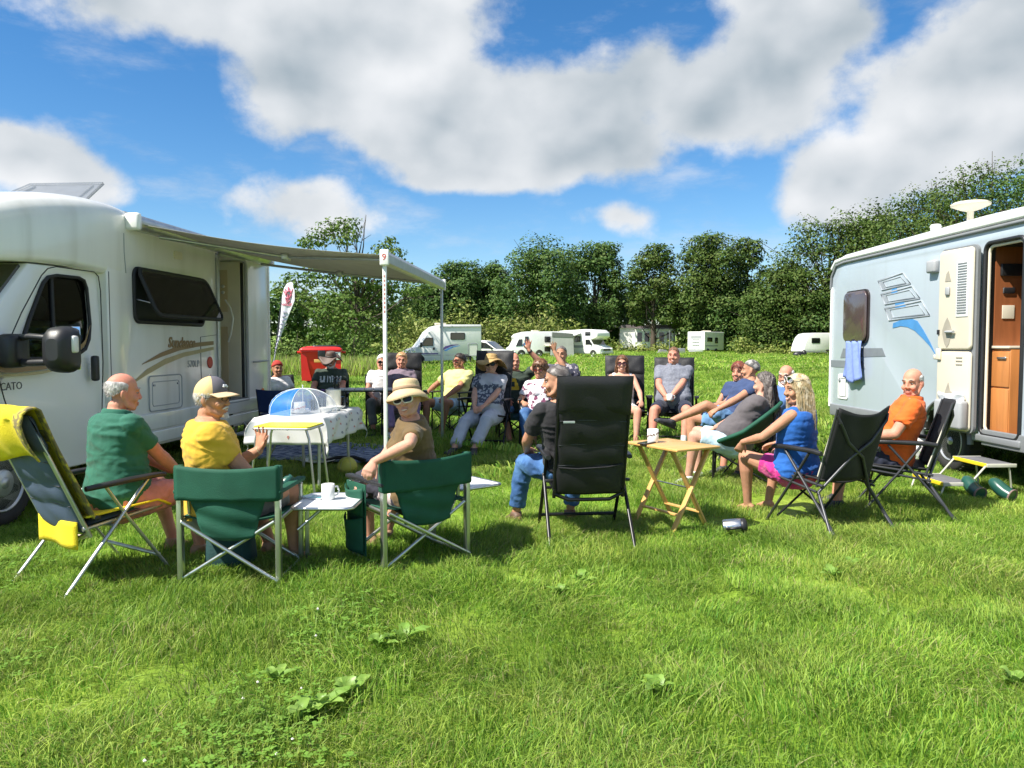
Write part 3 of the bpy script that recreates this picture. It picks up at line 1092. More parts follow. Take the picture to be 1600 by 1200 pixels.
def ribbon_strip(name, top, bot, x, n, mat, parent, thick=.002):
 mb = MB()
 k = len(top)
 vs = [(x, p[0], p[1]) for p in top] + [(x, p[0], p[1]) for p in bot] + [(x + n * thick, p[0], p[1]) for p in top] + [(x + n * thick, p[0], p[1]) for p in bot]
 fs = []
 for i in range(k - 1):
  fs += [(2 * k + i, 2 * k + i + 1, 3 * k + i + 1, 3 * k + i), (i, k + i, k + i + 1, i + 1),
   (i, i + 1, 2 * k + i + 1, 2 * k + i), (k + i, 3 * k + i, 3 * k + i + 1, k + i + 1)]
 fs += [(0, 2 * k, 3 * k, k), (k - 1, 2 * k - 1, 4 * k - 1, 3 * k - 1)]
 mb.add(vs, fs)
 return mb.build(name, mat, parent)
VAN_O = Vector((-3.86, 5.85, 0.02))
VAN_TH = R(4.4)
def build_left_van():
 """local +Y runs rearwards along the side, local +X points out of the near side, side plane at x=0"""
 t = thing('motorhome', 'white motorhome with roll out awning and open door, gold swoosh on its side', 'motorhome', VAN_O, -VAN_TH)
 W = 2.2
 HF, HR, ZB, ZT = 1.32, 5.16, 0.36, 2.62          # habitation body along y, heights
 # ---- habitation body
 mb = MB()
 ring = []
 prof = [(0, ZB), (0, ZT - .10), (-.03, ZT - .03), (-.10, ZT), (-W + .10, ZT), (-W + .03, ZT - .03), (-W, ZT - .10), (-W, ZB)]
 for y in (HF, HR):
  ring.append([Vector((p[0], y, p[1])) for p in prof])
 mb.rings(ring, 0, True, False)
 body = mb.build('body', [mat_white, mat_dark], t)
 cut1 = MB().box((-.30, 3.95, 1.60), (.9, .84, 1.84), 0)          # doorway
 cut2 = MB().prism(rrect(1.42, .52, .07, 5, 2.46, 1.90), (-.06, 0, 0), (0, 1, 0), (0, 0, 1), (.2, 0, 0))
 cut3 = MB().lathe([(.0, -.3), (.40, -.3), (.40, .1), (0, .1)], 28, 0, (0, 3.55, .38), Matrix.Rotation(R(90), 3, 'Y'))
 boolean_cut(body, [(cut1, [mat_cream]), (cut2, [mat_dark]), (cut3, [mat_dark])])
 bevel_obj(body, .035, 3, 50)
 shade_auto(body, 40)
 # ---- cab
 mb = MB()
 cabp = [(-.96, .34), (-1.0, .72), (-.90, 1.02), (-.45, 1.27), (.42, 2.07), (1.33, 2.10), (1.33, .34)]
 def cab_ring(inset_top, x0, sgn):
  return [Vector((x0 - sgn * inset_top * max(0, (z - 1.2) / .9) - sgn * (.10 if y < -.6 else 0), y, z)) for y, z in cabp]
 a, b = cab_ring(.09, -.015, 1), cab_ring(.09, -W + .08, -1)
 k = len(a)
 mb.add(a + b, [tuple(range(k)), tuple(range(2 * k - 1, k - 1, -1))] + [(i, k + i, k + (i + 1) % k, (i + 1) % k) for i in range(k)], 0, False)
 cabo = mb.build('cab', [mat_white2, mat_dark], t)
 # wheel arch
 arch = MB().lathe([(0, -.35), (.39, -.35), (.39, .1), (0, .1)], 32, 0, (0, 0, .36), Matrix.Rotation(R(90), 3, 'Y'))
 winp = [(.16, 1.30), (.36, 1.62), (.57, 1.92), (.64, 1.975), (.76, 2.0), (1.05, 2.005), (1.12, 1.985), (1.145, 1.92), (1.13, 1.60), (1.09, 1.46), (1.02, 1.37), (.90, 1.32), (.72, 1.295), (.55, 1.29)]
 winc = MB().prism(winp, (-.75, 0, 0), (0, 1, 0), (0, 0, 1), (1.2, 0, 0))
 boolean_cut(cabo, [(arch, [mat_dark]), (winc, [mat_dark])])
 bevel_obj(cabo, .04, 3, 30)
 shade_auto(cabo, 40)
 def sx(z):
  return -.015 - .09 * max(0, (z - 1.2) / .9)
 # side window glass, leaning with the cab side
 mb = MB()
 mb.add([(sx(p[1]) - .02, p[0], p[1]) for p in winp], [tuple(range(len(winp)))[::-1]])
 mb.build('side_window', mat_acryl, t)
 fr = MB()
 fr.tube([(sx(p[1]) + .002, p[0], p[1]) for p in winp] + [(sx(winp[0][1]) + .002, winp[0][0], winp[0][1])], .016, 6)
 fr.tube([(sx(1.31) - .012, .62, 1.30), (sx(2.0) - .012, .70, 1.99)], .018, 6)
 fr.build('window_seal', mat_seal, t)
 # things seen in the cab: curtain and seat
 mb = MB()
 mb.box((-.5, .95, 1.25), (.45, .16, .75), 0, .06)
 mb.ell((-.5, .99, 1.75), (.14, .06, .13))
 mb.build('cab_seat', M('cab_seat_fabric', (.10, .10, .11), .9), t)
 mb = MB()
 mb.sheet(lambda u, v: (-.74 + .025 * math.sin(u * 30), .30 + .30 * u, 1.30 + .45 * v), 26, 3)
 mb.build('curtain', M('pale_green_curtain', (.42, .55, .42), .9), t)
 # windscreen
 mb = MB()
 a = Vector((-.09, -.40, 1.31)); b = Vector((-.145, .385, 2.04))
 a2 = Vector((-W + .17, -.40, 1.31)); b2 = Vector((-W + .22, .385, 2.04))
 nn = Vector((0, -.68, .73)) * .024
 mb.add([a + nn, b + nn, b2 + nn, a2 + nn, a - nn, b - nn, b2 - nn, a2 - nn], [(0, 1, 2, 3), (7, 6, 5, 4), (0, 4, 5, 1), (1, 5, 6, 2), (2, 6, 7, 3), (3, 7, 4, 0)])
 mb.build('windscreen', mat_glass, t)
 mb = MB()
 o = a.lerp(b, .76) + nn * 1.5 + Vector((-.20, 0, 0))
 U = Vector((1, 0, 0)); V = (b - a).normalized()
 mb.prism([(.13 * math.cos(q) * (1.1 if q < PI else 1), .085 * math.sin(q)) for q in np.linspace(0, 2 * PI, 20)[:-1]], o, U, V, nn * .12, 0)
 mb.build('windscreen_sticker', mat_sticker, t)
 mb = MB()
 mb.prism([(.045 * math.cos(q), .04 * math.sin(q)) for q in np.linspace(0, 2 * PI, 14)[:-1]], o + Vector((-.02, 0, 0)) + V * -.05 + nn * .2, U, V, nn * .08, 0)
 mb.build('sticker_badge', mat_red, t)
 # bonnet, front bumper, lamps (out of the photograph's frame but part of the vehicle)
 mb = MB()
 mb.box((-W / 2, -.97, .50), (1.8, .14, .34), 0, .05)
 mb.build('front_bumper', mat_grey, t)
 for x in (-.28, -W + .28):
  MB().ell((x, -.90, .92), (.16, .10, .13)).build('headlight', mat_lens, t)
 mb = MB()
 mb.box((-W / 2, -.985, .83), (.9, .05, .16), 0, .02)
 mb.build('grille', mat_blackp, t)
 # door seams
 seam(t, [(-.06, 1.26), (.20, 1.66), (.44, 1.97), (.52, 2.035), (.62, 2.06), (1.14, 2.065), (1.20, 2.03), (1.225, 1.9), (1.235, 1.25), (1.20, .80), (1.15, .46)], -.005, r=.005)
 seam(t, [(-.10, 1.26), (-.02, 1.0), (.02, .9), (.05, .80)], -.003, r=.005)
 mb = MB()
 for pts in ([(.05, .80), (.30, .84), (.42, .46)],):
  mb.tube([(-.004, p[0], p[1]) for p in pts], .004, 5)
 mb.build('wing_seam', mat_seal, t)
 # door handle
 h = MB().box((.012, 1.09, 1.195), (.05, .075, .23), 0, .022)
 h.build('door_handle', mat_blackp, t)
 # brown and gold stripe over the door
 c = [(-.8, 1.255), (-.3, 1.235), (.1, 1.22), (.42, 1.235), (.66, 1.27), (.84, 1.33), (.98, 1.43), (1.06, 1.58)]
 w = [.05, .055, .062, .062, .055, .045, .03, .006]
 top = [(p[0], p[1] + q / 2) for p, q in zip(c, w)]
 bot = [(p[0] + .3 * q, p[1] - q / 2) for p, q in zip(c, w)]
 ribbon_strip('side_stripe', top, bot, -.008, 1, mat_brown, t, .003)
 c2 = [(-.8, 1.195), (-.3, 1.18), (.1, 1.172), (.40, 1.18), (.62, 1.205), (.78, 1.25)]
 w2 = [.012, .014, .02, .024, .018, .004]
 ribbon_strip('side_stripe', [(p[0], p[1] + q / 2) for p, q in zip(c2, w2)], [(p[0], p[1] - q / 2) for p, q in zip(c2, w2)], -.008, 1, mat_gold, t, .003)
 text_mesh('side_lettering', 'DUCATO', .085, M('dark_grey_print', (.05, .05, .055), .4), t, basis((-.004, .0, 1.085), (0, 1, 0), (0, 0, 1)), .002)
 # mirror
 mb = MB()
 mb.box((.05, .02, 1.36), (.16, .20, .26), 0, .05)
 mb.build('mirror_base', mat_blackp, t)
 mb = MB()
 mb.tube([(.08, .04, 1.455), (.22, -.02, 1.47), (.36, -.04, 1.46)], .030, 8, flat=.8)
 mb.tube([(.08, .04, 1.275), (.22, -.02, 1.27), (.36, -.04, 1.275)], .034, 8, flat=.8)
 mb.build('mirror_arm', mat_blackp, t)
 mb = MB()
 rings = []
 for (yy, sx_, sz_) in ((-.12, .045, .08), (-.10, .088, .135), (-.05, .108, .168), (.03, .112, .178), (.06, .108, .172)):
  rings.append([Vector((.46 + p[0], yy, 1.37 + p[1] - .0)) for p in rrect(2 * sx_, 2 * sz_, min(sx_, sz_) * .75, 4)])
 mb.rings(rings)
 mb.build('mirror_housing', mat_blackp, t)
 MB().box((.46, .068, 1.38), (.20, .008, .33), 0, .003).build('mirror_glass', M('mirror_silver', (.8, .8, .8), .03, metal=1), t)
 MB().box((.565, -.02, 1.41), (.055, .06, .13), 0, .018).build('indicator_lamp', mat_lens, t)
 # ---- overcab pod: loft of rounded sections
 mb = MB()
 secs = [(-.50, .62, 2.06, 2.13, .05), (-.44, .78, 2.02, 2.22, .10), (-.25, .92, 2.02, 2.37, .16), (.05, .99, 2.05, 2.53, .22), (.40, 1.04, 2.08, 2.65, .26),
   (.75, 1.075, 2.09, 2.72, .26), (1.05, 1.095, 2.09, 2.75, .22), (1.34, 1.102, 2.06, 2.755, .15), (1.72, 1.104, 2.06, 2.74, .12), (1.95, 1.09, 2.3, 2.66, .10)]
 rings = []
 for (y, hw, z0, z1, rad) in secs:
  h = z1 - z0
  pts = []
  rt, rb = min(rad, h * .62), min(.06, h * .3)
  for (sxn, szn, a0, rr) in ((1, 1, 0, rt), (-1, 1, 90, rt), (-1, -1, 180, rb), (1, -1, 270, rb)):
   for q in range(7):
    an = R(a0 + 15 * q)
    pts.append(Vector((-W / 2 + sxn * (hw - rr) + rr * math.cos(an), y, (z1 - rr if szn > 0 else z0 + rr) + rr * math.sin(an))))
  rings.append(pts)
 mb.rings(rings)
 pod = mb.build('overcab_pod', mat_white, t)
 md = pod.modifiers.new('s', 'SUBSURF'); md.levels = 1; md.render_levels = 1
 # badge on the pod corner
 MB().ell((-.60, -.06, 2.50), (.10, .02, .03), 0, Matrix.Rotation(R(-35), 3, 'X')).build('pod_badge', mat_midgrey, t)
 # body seams and trims
 seam(t, [(1.345, .45), (1.345, 2.09)], .003, r=.003)
 seam(t, [(1.62, 2.10), (1.60, 2.3), (1.60, 2.48)], .006, r=.004, mat=mat_midgrey)
 mb = MB()
 mb.box((.012, 3.24, .62), (.028, 3.80, .17), 0, .012)
 mb.build('skirt_panel', mat_white, t)
 mb = MB()
 mb.box((.016, 3.24, .455), (.034, 3.80, .13), 0, .014)
 mb.build('skirt_panel', mat_white, t)
 # roof rails and luggage bars
 mb = MB()
 mb.box((-.18, 2.75, 2.72), (.05, 1.75, .05), 0, .015)
 for y in (1.95, 2.75, 3.55):
  mb.box((-.18, y, 2.665), (.05, .06, .09), 0, .01)
 mb.build('roof_rail', mat_midgrey, t)
 # open roof light
 mb = MB()
 q = [Vector((-.42, 1.98, 3.03)), Vector((-1.20, 1.98, 3.03)), Vector((-1.26, 1.50, 2.77)), Vector((-.30, 1.50, 2.77))]
 mb.add(q + [p + Vector((0, -.012, .02)) for p in q], [(0, 1, 2, 3), (7, 6, 5, 4), (0, 4, 5, 1), (1, 5, 6, 2), (2, 6, 7, 3), (3, 7, 4, 0)])
 rl = mb.build('roof_light', mat_clear, t)
 mb = MB()
 for s in (.12, .88):
  a, b = q[3].lerp(q[2], s), q[0].lerp(q[1], s)
  mb.tube([a.lerp(b, .04), b.lerp(a, .12)], .016, 6)
 mb.tube(q + [q[0]], .007, 5)
 mb.build('roof_light_frame', mat_midgrey, rl)
 # ---- hinged window, propped open
 w0, w1, z0, z1 = 1.75, 3.17, 1.64, 2.16
 fp = rrect(w1 - w0, z1 - z0, .075, 6, (w0 + w1) / 2, (z0 + z1) / 2)
 mb = MB()
 mb.tube([(.004, p[0], p[1]) for p in fp] + [(.004, fp[0][0], fp[0][1])], .026, 6)
 wf = mb.build('window', mat_seal, t)
 MB().prism(rrect(w1 - w0, z1 - z0, .07, 6, (w0 + w1) / 2, (z0 + z1) / 2), (-.045, 0, 0), (0, 1, 0), (0, 0, 1), (.006, 0, 0)).build('window_screen', M('insect_screen', (.035, .04, .034), .7), wf)
 ang = R(24)
 pane = rrect(w1 - w0 + .02, z1 - z0 - .01, .085, 6)
 ca, sa = math.cos(ang), math.sin(ang)
 U = Vector((0, 1, 0)); V = Vector((-sa, 0, ca)); N = Vector((ca, 0, sa))
 o = Vector((.035, (w0 + w1) / 2, z1)) - V * ((z1 - z0) / 2)
 mb = MB().prism(pane, o, U, V, N * .016, 0)
 mb.build('window_pane', mat_acryl, wf)
 mb = MB()
 pl = [o + U * p[0] * .985 + V * p[1] * .97 + N * .008 for p in pane]
 mb.tube(pl + [pl[0]], .022, 6)
 mb.build('pane_edge', mat_seal, wf)
 for y in (w0 + .03, w1 - .03):
  MB().tube([(.0, y, z0 + .22), tuple(o + U * (y - (w0 + w1) / 2) * .96 - V * .12)], .007, 5).build('window_stay', mat_alu, wf)
 # small vent and lockers
 mb = MB()
 mb.prism(rrect(.17, .085, .02, 3, 2.62, 2.385), (0, 0, 0), (0, 1, 0), (0, 0, 1), (.012, 0, 0))
 mb.build('awning_light', mat_cream, t)
 lp = rrect(.66, .36, .04, 4, 2.30, .905)
 mb = MB().prism(lp, (0, 0, 0), (0, 1, 0), (0, 0, 1), (.010, 0, 0))
 lk = mb.build('locker_door', mat_white, t)
 mb = MB()
 mb.tube([(.012, p[0], p[1]) for p in lp] + [(.012, lp[0][0], lp[0][1])], .007, 5)
 lp2 = rrect(.54, .25, .03, 4, 2.30, .90)
 mb.tube([(.012, p[0], p[1]) for p in lp2] + [(.012, lp2[0][0], lp2[0][1])], .005, 5)
 for y in (2.06, 2.54):
  mb.box((.016, y, .99), (.014, .03, .02))
 mb.build('locker_trim', mat_midgrey, lk)
 MB().ell((.022, 1.66, .915), (.014, .035, .028)).build('side_marker', mat_orange, t)
 MB().ell((.014, 4.86, .78), (.012, .04, .03)).build('side_marker', mat_orange, t)
 # swoosh and lettering
 xd = .004
 ribbon_strip('side_swoosh', [(1.86, 1.215), (2.2, 1.32), (2.6, 1.40), (3.0, 1.435), (3.42, 1.455)], [(1.865, 1.21), (2.25, 1.285), (2.6, 1.345), (3.0, 1.385), (3.42, 1.41)], xd, 1, mat_brown, t)
 ribbon_strip('side_swoosh', [(1.62, 1.01), (1.95, 1.16), (2.3, 1.26), (2.7, 1.325), (3.42, 1.385)], [(1.625, 1.005), (1.97, 1.11), (2.3, 1.20), (2.7, 1.275), (3.42, 1.35)], xd, 1, mat_gold, t)
 text_mesh('side_lettering', 'Sundance', .155, mat_brown, t, basis((xd + .004, 2.66, 1.43), (0, 1, 0), (0, 0, 1)), .002, .25, bold=.004)
 text_mesh('side_lettering', '570LP', .11, mat_midgrey, t, basis((xd, 2.92, 1.19), (0, 1, 0), (0, 0, 1)), .002, .0)
 mb = MB()
 mb.lathe([(.055, 0), (.07, 0), (.07, .003), (.055, .003)], 20, 0, (xd, 3.32, 1.20), Matrix.Rotation(R(90), 3, 'Y'))
 mb.box((xd + .001, 3.32, 1.20), (.003, .02, .07))
 mb.build('fire_sticker', mat_red, t)
 seam(t, [(3.10, 1.50), (3.10, .98), (3.12, .90)], .002, r=.004)
 seam(t, [(3.10, 1.50), (3.50, 1.53)], .002, r=.003)
 # ---- doorway lining, interior panels
 d0, d1, dz0, dz1 = 3.53, 4.37, .68, 2.52
 fr = MB()
 fpts = [(d0, dz0), (d0, dz1 - .06), (d0 + .06, dz1), (d1 - .06, dz1), (d1, dz1 - .06), (d1, dz0), (d0, dz0)]
 fr.tube([(.008, p[0], p[1]) for p in fpts], .024, 6)
 fr.build('door_frame', mat_midgrey, t)
 mb = MB()
 mb.box((-.02, d0 + .005, 1.60), (.10, .05, 1.80), 0, .01)
 mb.build('door_jamb', mat_alu_dull, t)
 it = MB()
 it.box((-.205, d1 - .035, 1.60), (.30, .03, 1.80), 0, .005)
 pn = it.build('interior_panel', mat_cream, t)
 MB().box((-.28, d1 - .053, 2.12), (.12, .006, .55), 0, .002).build('switch_board', mat_beige, pn)
 MB().box((-.275, d1 - .053, 1.20), (.10, .006, .9), 0, .002).build('switch_board', mat_beige, pn)
 mb = MB()
 mb.tube([(-.25, d1 - .06, 2.0), (-.16, d1 - .11, 1.9), (-.12, d1 - .12, 1.75), (-.16, d1 - .11, 1.55), (-.22, d1 - .06, 1.45)], .012, 6)
 mb.build('grab_handle', mat_white2, pn)
 for z in (2.18, 2.10):
  MB().lathe([(.022, 0), (.022, .012), (0, .012)], 12, 0, (-.28, d1 - .056, z), Matrix.Rotation(R(90), 3, 'X')).build('switch', mat_alu, pn)
 mb = MB()
 mb.box((-.05, d1 - .02, 1.60), (.045, .035, 1.78), 0, .006)
 mb.build('screen_cassette', mat_blackp, t)
 mb = MB()
 mb.box((-.30, (d0 + d1) / 2, .70), (.6, .8, .03))
 mb.build('door_sill', mat_grey, t)
 # open door leaf folded forward against the side
 # entrance handle on the rear wall, vents
 mb = MB()
 mb.tube([(.01, 4.55, 1.18), (.05, 4.56, 1.18), (.05, 4.98, 1.19), (.01, 4.99, 1.19)], .012, 6)
 mb.build('entrance_handle', mat_midgrey, t)
 # ---- rear wheel, front wheel
 wheel(t, (-.14, 0, .345), .335, .22, .225, 1)
 wheel(t, (-.14, 3.55, .345), .335, .22, .225, 1)
 wheel(t, (-W + .22, 0, .345), .335, .22, .225, -1)
 wheel(t, (-W + .16, 3.55, .345), .335, .22, .225, -1)
 # mud and underside
 mb = MB().box((-W / 2, 2.1, .40), (1.9, 5.6, .16), 0, .02)
 mb.build('underbody', mat_dark, t)
 # ---- rear wall detail
 mb = MB().box((-.02, HR - .02, 1.5), (.07, .05, 2.15), 0, .02)
 mb.build('corner_trim', mat_white2, t)
 # ---- awning
 aw = bpy.data.objects.new('awning', None)
 COL.objects.link(aw)
 aw.parent = t
 y0, y1, xr = 1.70, 4.98, 2.52
 prof = [(.0, 2.53), (.0, 2.665), (.05, 2.68), (.10, 2.665), (.125, 2.61), (.11, 2.56), (.07, 2.53)]
 mb = MB()
 mb.rings([[Vector((p[0] + .004, y, p[1])) for p in prof] for y in (y0, y1)], 0, True, True)
 mb.build('awning_case', mat_alu_dull, aw)
 mb = MB()
 for yy in (y0 - .035, y1 + .035):
  mb.box((.065, yy, 2.60), (.15, .07, .17), 0, .03)
 mb.build('case_end_cap', mat_white2, aw)
 mb = MB()
 zr = 2.235
 def cloth(u, v):
  x = .10 + (xr - .10) * u
  z = 2.585 + (zr + .03 - 2.585) * u - .05 * math.sin(PI * u) * (1 + .0 * v) - .012 * math.sin(PI * v) + .006 * math.sin(9 * v + 3 * u)
  return (x, y0 + .06 + (y1 - y0 - .12) * v, z)
 mb.sheet(cloth, 16, 24, 0, .004)
 mb.build('awning_canopy', mat_awning, aw)
 mb = MB()
 prof = [(xr - .03, zr - .06), (xr - .03, zr + .06), (xr + .02, zr + .065), (xr + .045, zr + .03), (xr + .045, zr - .05), (xr + .02, zr - .065)]
 mb.rings([[Vector((p[0], y, p[1])) for p in prof] for y in (y0, y1)], 0, True, False)
 mb.build('front_rail', mat_alu_dull, aw)
 mb = MB()
 for yy in (y0 - .015, y1 + .015):
  mb.box((xr + .008, yy, zr), (.09, .03, .15), 0, .012)
 mb.build('rail_end_cap', mat_white2, aw)
 text_mesh('rail_mark', '9', .09, mat_red, aw, basis((xr + .008, y0 - .031, zr), (1, 0, 0), (0, 0, 1)), .001)
 mb = MB()
 mb.box((xr + .008, y0 - .031, zr + .03), (.04, .002, .03))
 for (yy, lab) in ((y0 + .02, 'white'), (y1 - .02, 'grey')):
  m = MB()
  zg = gz(-1.2, 7.4 if yy < 3 else 10.5) - .05
  m.box((xr, yy, (zg + zr) / 2 - .02), (.036, .036, zr - zg - .04), 0, .006)
  m.box((xr, yy, zg + .03), (.10, .07, .02), 0, .005)
  m.build('awning_pole', mat_white2 if lab == 'white' else mat_alu_dull, aw, 'white awning pole with red print near the top' if lab == 'white' else 'bare grey awning pole at the rear')
 mb = MB()
 for k in range(9):
  mb.box((xr + .0, y0 + .02 - .0185, 2.06 - .042 * k), (.014, .002, .022))
 mb.build('pole_print', M('faded_red_print', (.55, .22, .20), .6), aw)
 for (ya, yb, sgn) in ((y0 + .14, y0 + .12, 1), (y1 - .14, y1 - .12, -1)):
  m = MB()
  el = (1.30, ya + sgn * .55, 2.33)
  m.tube([(.12, ya + sgn * .2, 2.50), el], .032, 6, flat=.6)
  m.tube([el, (xr - .03, yb + sgn * .05, zr)], .028, 6, flat=.6)
  m.box(el, (.09, .09, .08), 0, .02)
  m.build('awning_arm', mat_alu_dull, aw)
 # retractable step
 mb = MB()
 mb.box((.28, 3.95, .30), (.30, .56, .03), 0, .008)
 mb.tube([(.0, 3.72, .44), (.10, 3.72, .30), (.40, 3.72, .29)], .016, 6)
 mb.tube([(.0, 4.18, .44), (.10, 4.18, .30), (.40, 4.18, .29)], .016, 6)
 mb.build('entrance_step', mat_midgrey, t)
 return t
build_left_van()
CAR_O = Vector((4.535, 10.95, 0.08))
CAR_TH = math.atan2(4.67 - 4.535, -(7.0 - 10.95))   # near side runs toward the camera
def build_caravan():
 """local +Y runs from the far end towards the camera is -Y world, so local frame: +Y away; near side plane x=0 facing -X"""
 t = thing('caravan', 'pale blue caravan with its cream door open and blue flag graphic', 'caravan', (4.535, 10.95, .06), R(1.95))
 BLUE = M('pale_blue_panel', (0.46, 0.525, 0.58), 0.28, var=0.025, vscale=1.5, coat=0.45, bump=0.015, bscale=4, rgb2=(.41, .46, .50), mscale=1.5, sharp=(.48, .80), stretch=(3, 3, .3))
 W, L = 2.25, 6.3
 ZB, ZT = .40, 2.56
 mb = MB()
 poly = []
 rr = .16
 for (y, z, a0) in ((-rr, ZT - rr, 0), (-L + rr, ZT - rr, 90)):
  for q in range(7):
   a = R(a0 + 15 * q)
   poly.append((y + rr * math.cos(a), z + rr * math.sin(a)))
 poly += [(-L, ZB), (0, ZB)]
 mb.prism(poly, (0, 0, 0), (0, 1, 0), (0, 0, 1), (W, 0, 0))
 body = mb.build('body', [BLUE, mat_dark], t)
 dy0, dy1 = -3.92, -3.37
 cut1 = MB().prism(rrect(.545, 1.86, .07, 5, (dy0 + dy1) / 2, 1.42), (-.2, 0, 0), (0, 1, 0), (0, 0, 1), (1.15, 0, 0))
 cut2 = MB().lathe([(0, -.1), (.40, -.1), (.40, .4), (0, .4)], 32, 0, (0, -2.79, .36), Matrix.Rotation(R(90), 3, 'Y'))
 boolean_cut(body, [(cut1, [mat_dark]), (cut2, [mat_dark])])
 bevel_obj(body, .03, 3, 50)
 shade_auto(body, 40)
 # roof: white cap with rounded edge, dark awning rail
 mb = MB()
 pts = []
 for k in range(-1, 26):
  pass
 rings = []
 for y, dz, ins in ((-.02, -.10, .10), (-.06, -.02, .05), (-.16, .03, .0), (-L / 2, .07, 0), (-L + .16, .03, 0), (-L + .02, -.10, .1)):
  zt = ZT + dz
  rings.append([Vector(p) for p in ((.02 + ins, y, zt - .06), (.04 + ins, y, zt - .015), (.12 + ins, y, zt + .035), (W / 2, y, zt + .07), (W - .12 - ins, y, zt + .035), (W - .04 - ins, y, zt - .015), (W - .02 - ins, y, zt - .06))])
 mb.rings(rings)
 mb.build('roof', mat_white2, t)
 mb = MB()
 mb.tube([(-.012, -.005, ZT - .40), (-.012, -.03, ZT - .22), (-.012, -.16, ZT - .085), (-.012, -.4, ZT - .065), (-.012, -L + .3, ZT - .065)], .020, 6)
 mb.build('awning_rail', mat_grey, t)
 mb = MB()
 mb.tube([(-.004, -.03, ZT - .12), (-.004, -.14, ZT - .03), (-.004, -.4, ZT - .012), (-.004, -L + .3, ZT - .012)], .030, 8)
 mb.build('roof_edge_trim', mat_white2, t)
 mb = MB()
 mb.tube([(.0, -.01, .5), (.0, -.01, 2.2)], .018, 6)
 mb.build('corner_trim', mat_white2, t)
 # skirt
 mb = MB()
 mb.box((.0, -1.05, .46), (.035, 2.0, .16), 0, .012)
 mb.box((.0, -4.85, .46), (.035, 2.9, .16), 0, .012)
 mb.build('skirt_panel', mat_grey, t)
 mb = MB()
 for k in range(17):
  a = R(180 * k / 16)
 arc = [(-.006, -2.79 + .43 * math.cos(R(q)), .36 + .43 * math.sin(R(q))) for q in range(0, 181, 10)]
 mb.tube(arc, .035, 6, flat=.5)
 mb.build('wheel_arch_trim', mat_grey, t)
 # window
 wp = rrect(.62, .66, .10, 6, -.78, 1.74)
 mb = MB().prism(rrect(.66, .70, .11, 6, -.78, 1.74), (0, 0, 0), (0, 1, 0), (0, 0, 1), (-.022, 0, 0))
 wf = mb.build('window', M('window_frame_brown', (.035, .026, .026), .35), t)
 mb = MB()
 mb.prism(wp, (-.022, 0, 0), (0, 1, 0), (0, 0, 1), (-.03, 0, 0))
 p = mb.build('window_pane', M('smoked_brown_pane', (.085, .058, .058), .10, spec=.8, coat=.6, var=.1, vscale=2), wf)
 bevel_obj(p, .022, 3, 50)
 shade_auto(p, 50)
 MB().box((-.055, -.78, 1.435), (.012, .06, .02), 0, .004).build('window_catch', mat_blackp, wf)
 # grey stripes, service hatch, number
 gs = M('grey_stripe', (.19, .21, .23), .4)
 decal('side_stripe', [(-.32, 1.19), (-1.52, 1.23), (-1.44, 1.33), (-.40, 1.32)], -1, -.003, gs, t)
 decal('side_stripe', [(-.03, 1.06), (-1.02, 1.06), (-.96, 1.155), (-.03, 1.155)], -1, -.003, gs, t)
 hp = rrect(.28, .34, .03, 4, -.42, .80)
 mb = MB().prism(hp, (0, 0, 0), (0, 1, 0), (0, 0, 1), (-.012, 0, 0))
 hh = mb.build('service_hatch', mat_white2, t)
 hp = rrect(.20, .25, .02, 3, -.42, .79)
 mb = MB()
 mb.tube([(-.013, q[0], q[1]) for q in hp] + [(-.013, hp[0][0], hp[0][1])], .005, 5)
 mb.box((-.016, -.34, .88), (.012, .05, .03))
 mb.build('hatch_lock', mat_grey, hh)
 # blue towel hanging from the window
 mb = MB()
 mb.sheet(lambda u, v: (-.05 + .016 * math.sin(u * 15 + v * 4) - .02 * (1 - v), -.60 - .40 * u + .06 * (u - .5) * -(1 - v) * 2, .86 + .56 * v + .16 * abs(u - .5) * (1 - v)), 22, 14, 0, .006)
 tw = mb.build('towel', M('blue_towel', (.20, .28, .62), .95, var=.12, vscale=18, bump=.4, bscale=120), None)
 tw.matrix_world = t.matrix_basis
 tag(tw, 'blue patterned cloth hanging below the small caravan window', 'towel')
 # flag graphic
 out = M('outline_decal', (.30, .33, .36), .4)
 fill = M('light_decal', (.50, .58, .66), .4)
 blue = M('blue_decal', (.07, .25, .52), .35)
 for (y0, z0, wd, hg, sk) in ((-1.40, 2.045, .52, .12, .03), (-1.48, 1.865, .64, .13, .03), (-1.58, 1.665, .74, .15, .03)):
  pg = [(y0, z0), (y0 - wd - .12, z0 + .03), (y0 - wd + .05, z0 + hg + .05), (y0 + .10, z0 + hg)]
  mb = MB()
  mb.tube([(-.003, q[0], q[1]) for q in pg + [pg[0]]], .009, 5)
  a = [(y0 - .10, z0 + .03), (y0 - wd - .02, z0 + .045), (y0 - wd + .10, z0 + hg + .01), (y0 - .02, z0 + hg - .02)]
  mb.tube([(-.003, q[0], q[1]) for q in a + [a[0]]], .005, 5)
  mb.build('flag_outline', out, t)
  decal('flag_panel', [pg[0], a[0], a[3], pg[3]], -1, -.002, out, t, .001)
 decal('flag_link', [(-1.62, 1.99), (-1.76, 1.99), (-1.74, 2.045), (-1.63, 2.045)], -1, -.002, blue, t)
 decal('flag_link', [(-1.72, 1.81), (-1.95, 1.81), (-1.91, 1.868), (-1.71, 1.868)], -1, -.002, blue, t)
 top = [(-1.68, 1.63), (-1.85, 1.66), (-2.1, 1.665), (-2.2, 1.64), (-2.33, 1.53), (-2.46, 1.40), (-2.57, 1.27)]
 bot = [(-1.67, 1.57), (-1.85, 1.59), (-2.0, 1.575), (-2.15, 1.53), (-2.30, 1.45), (-2.45, 1.36), (-2.57, 1.26)]
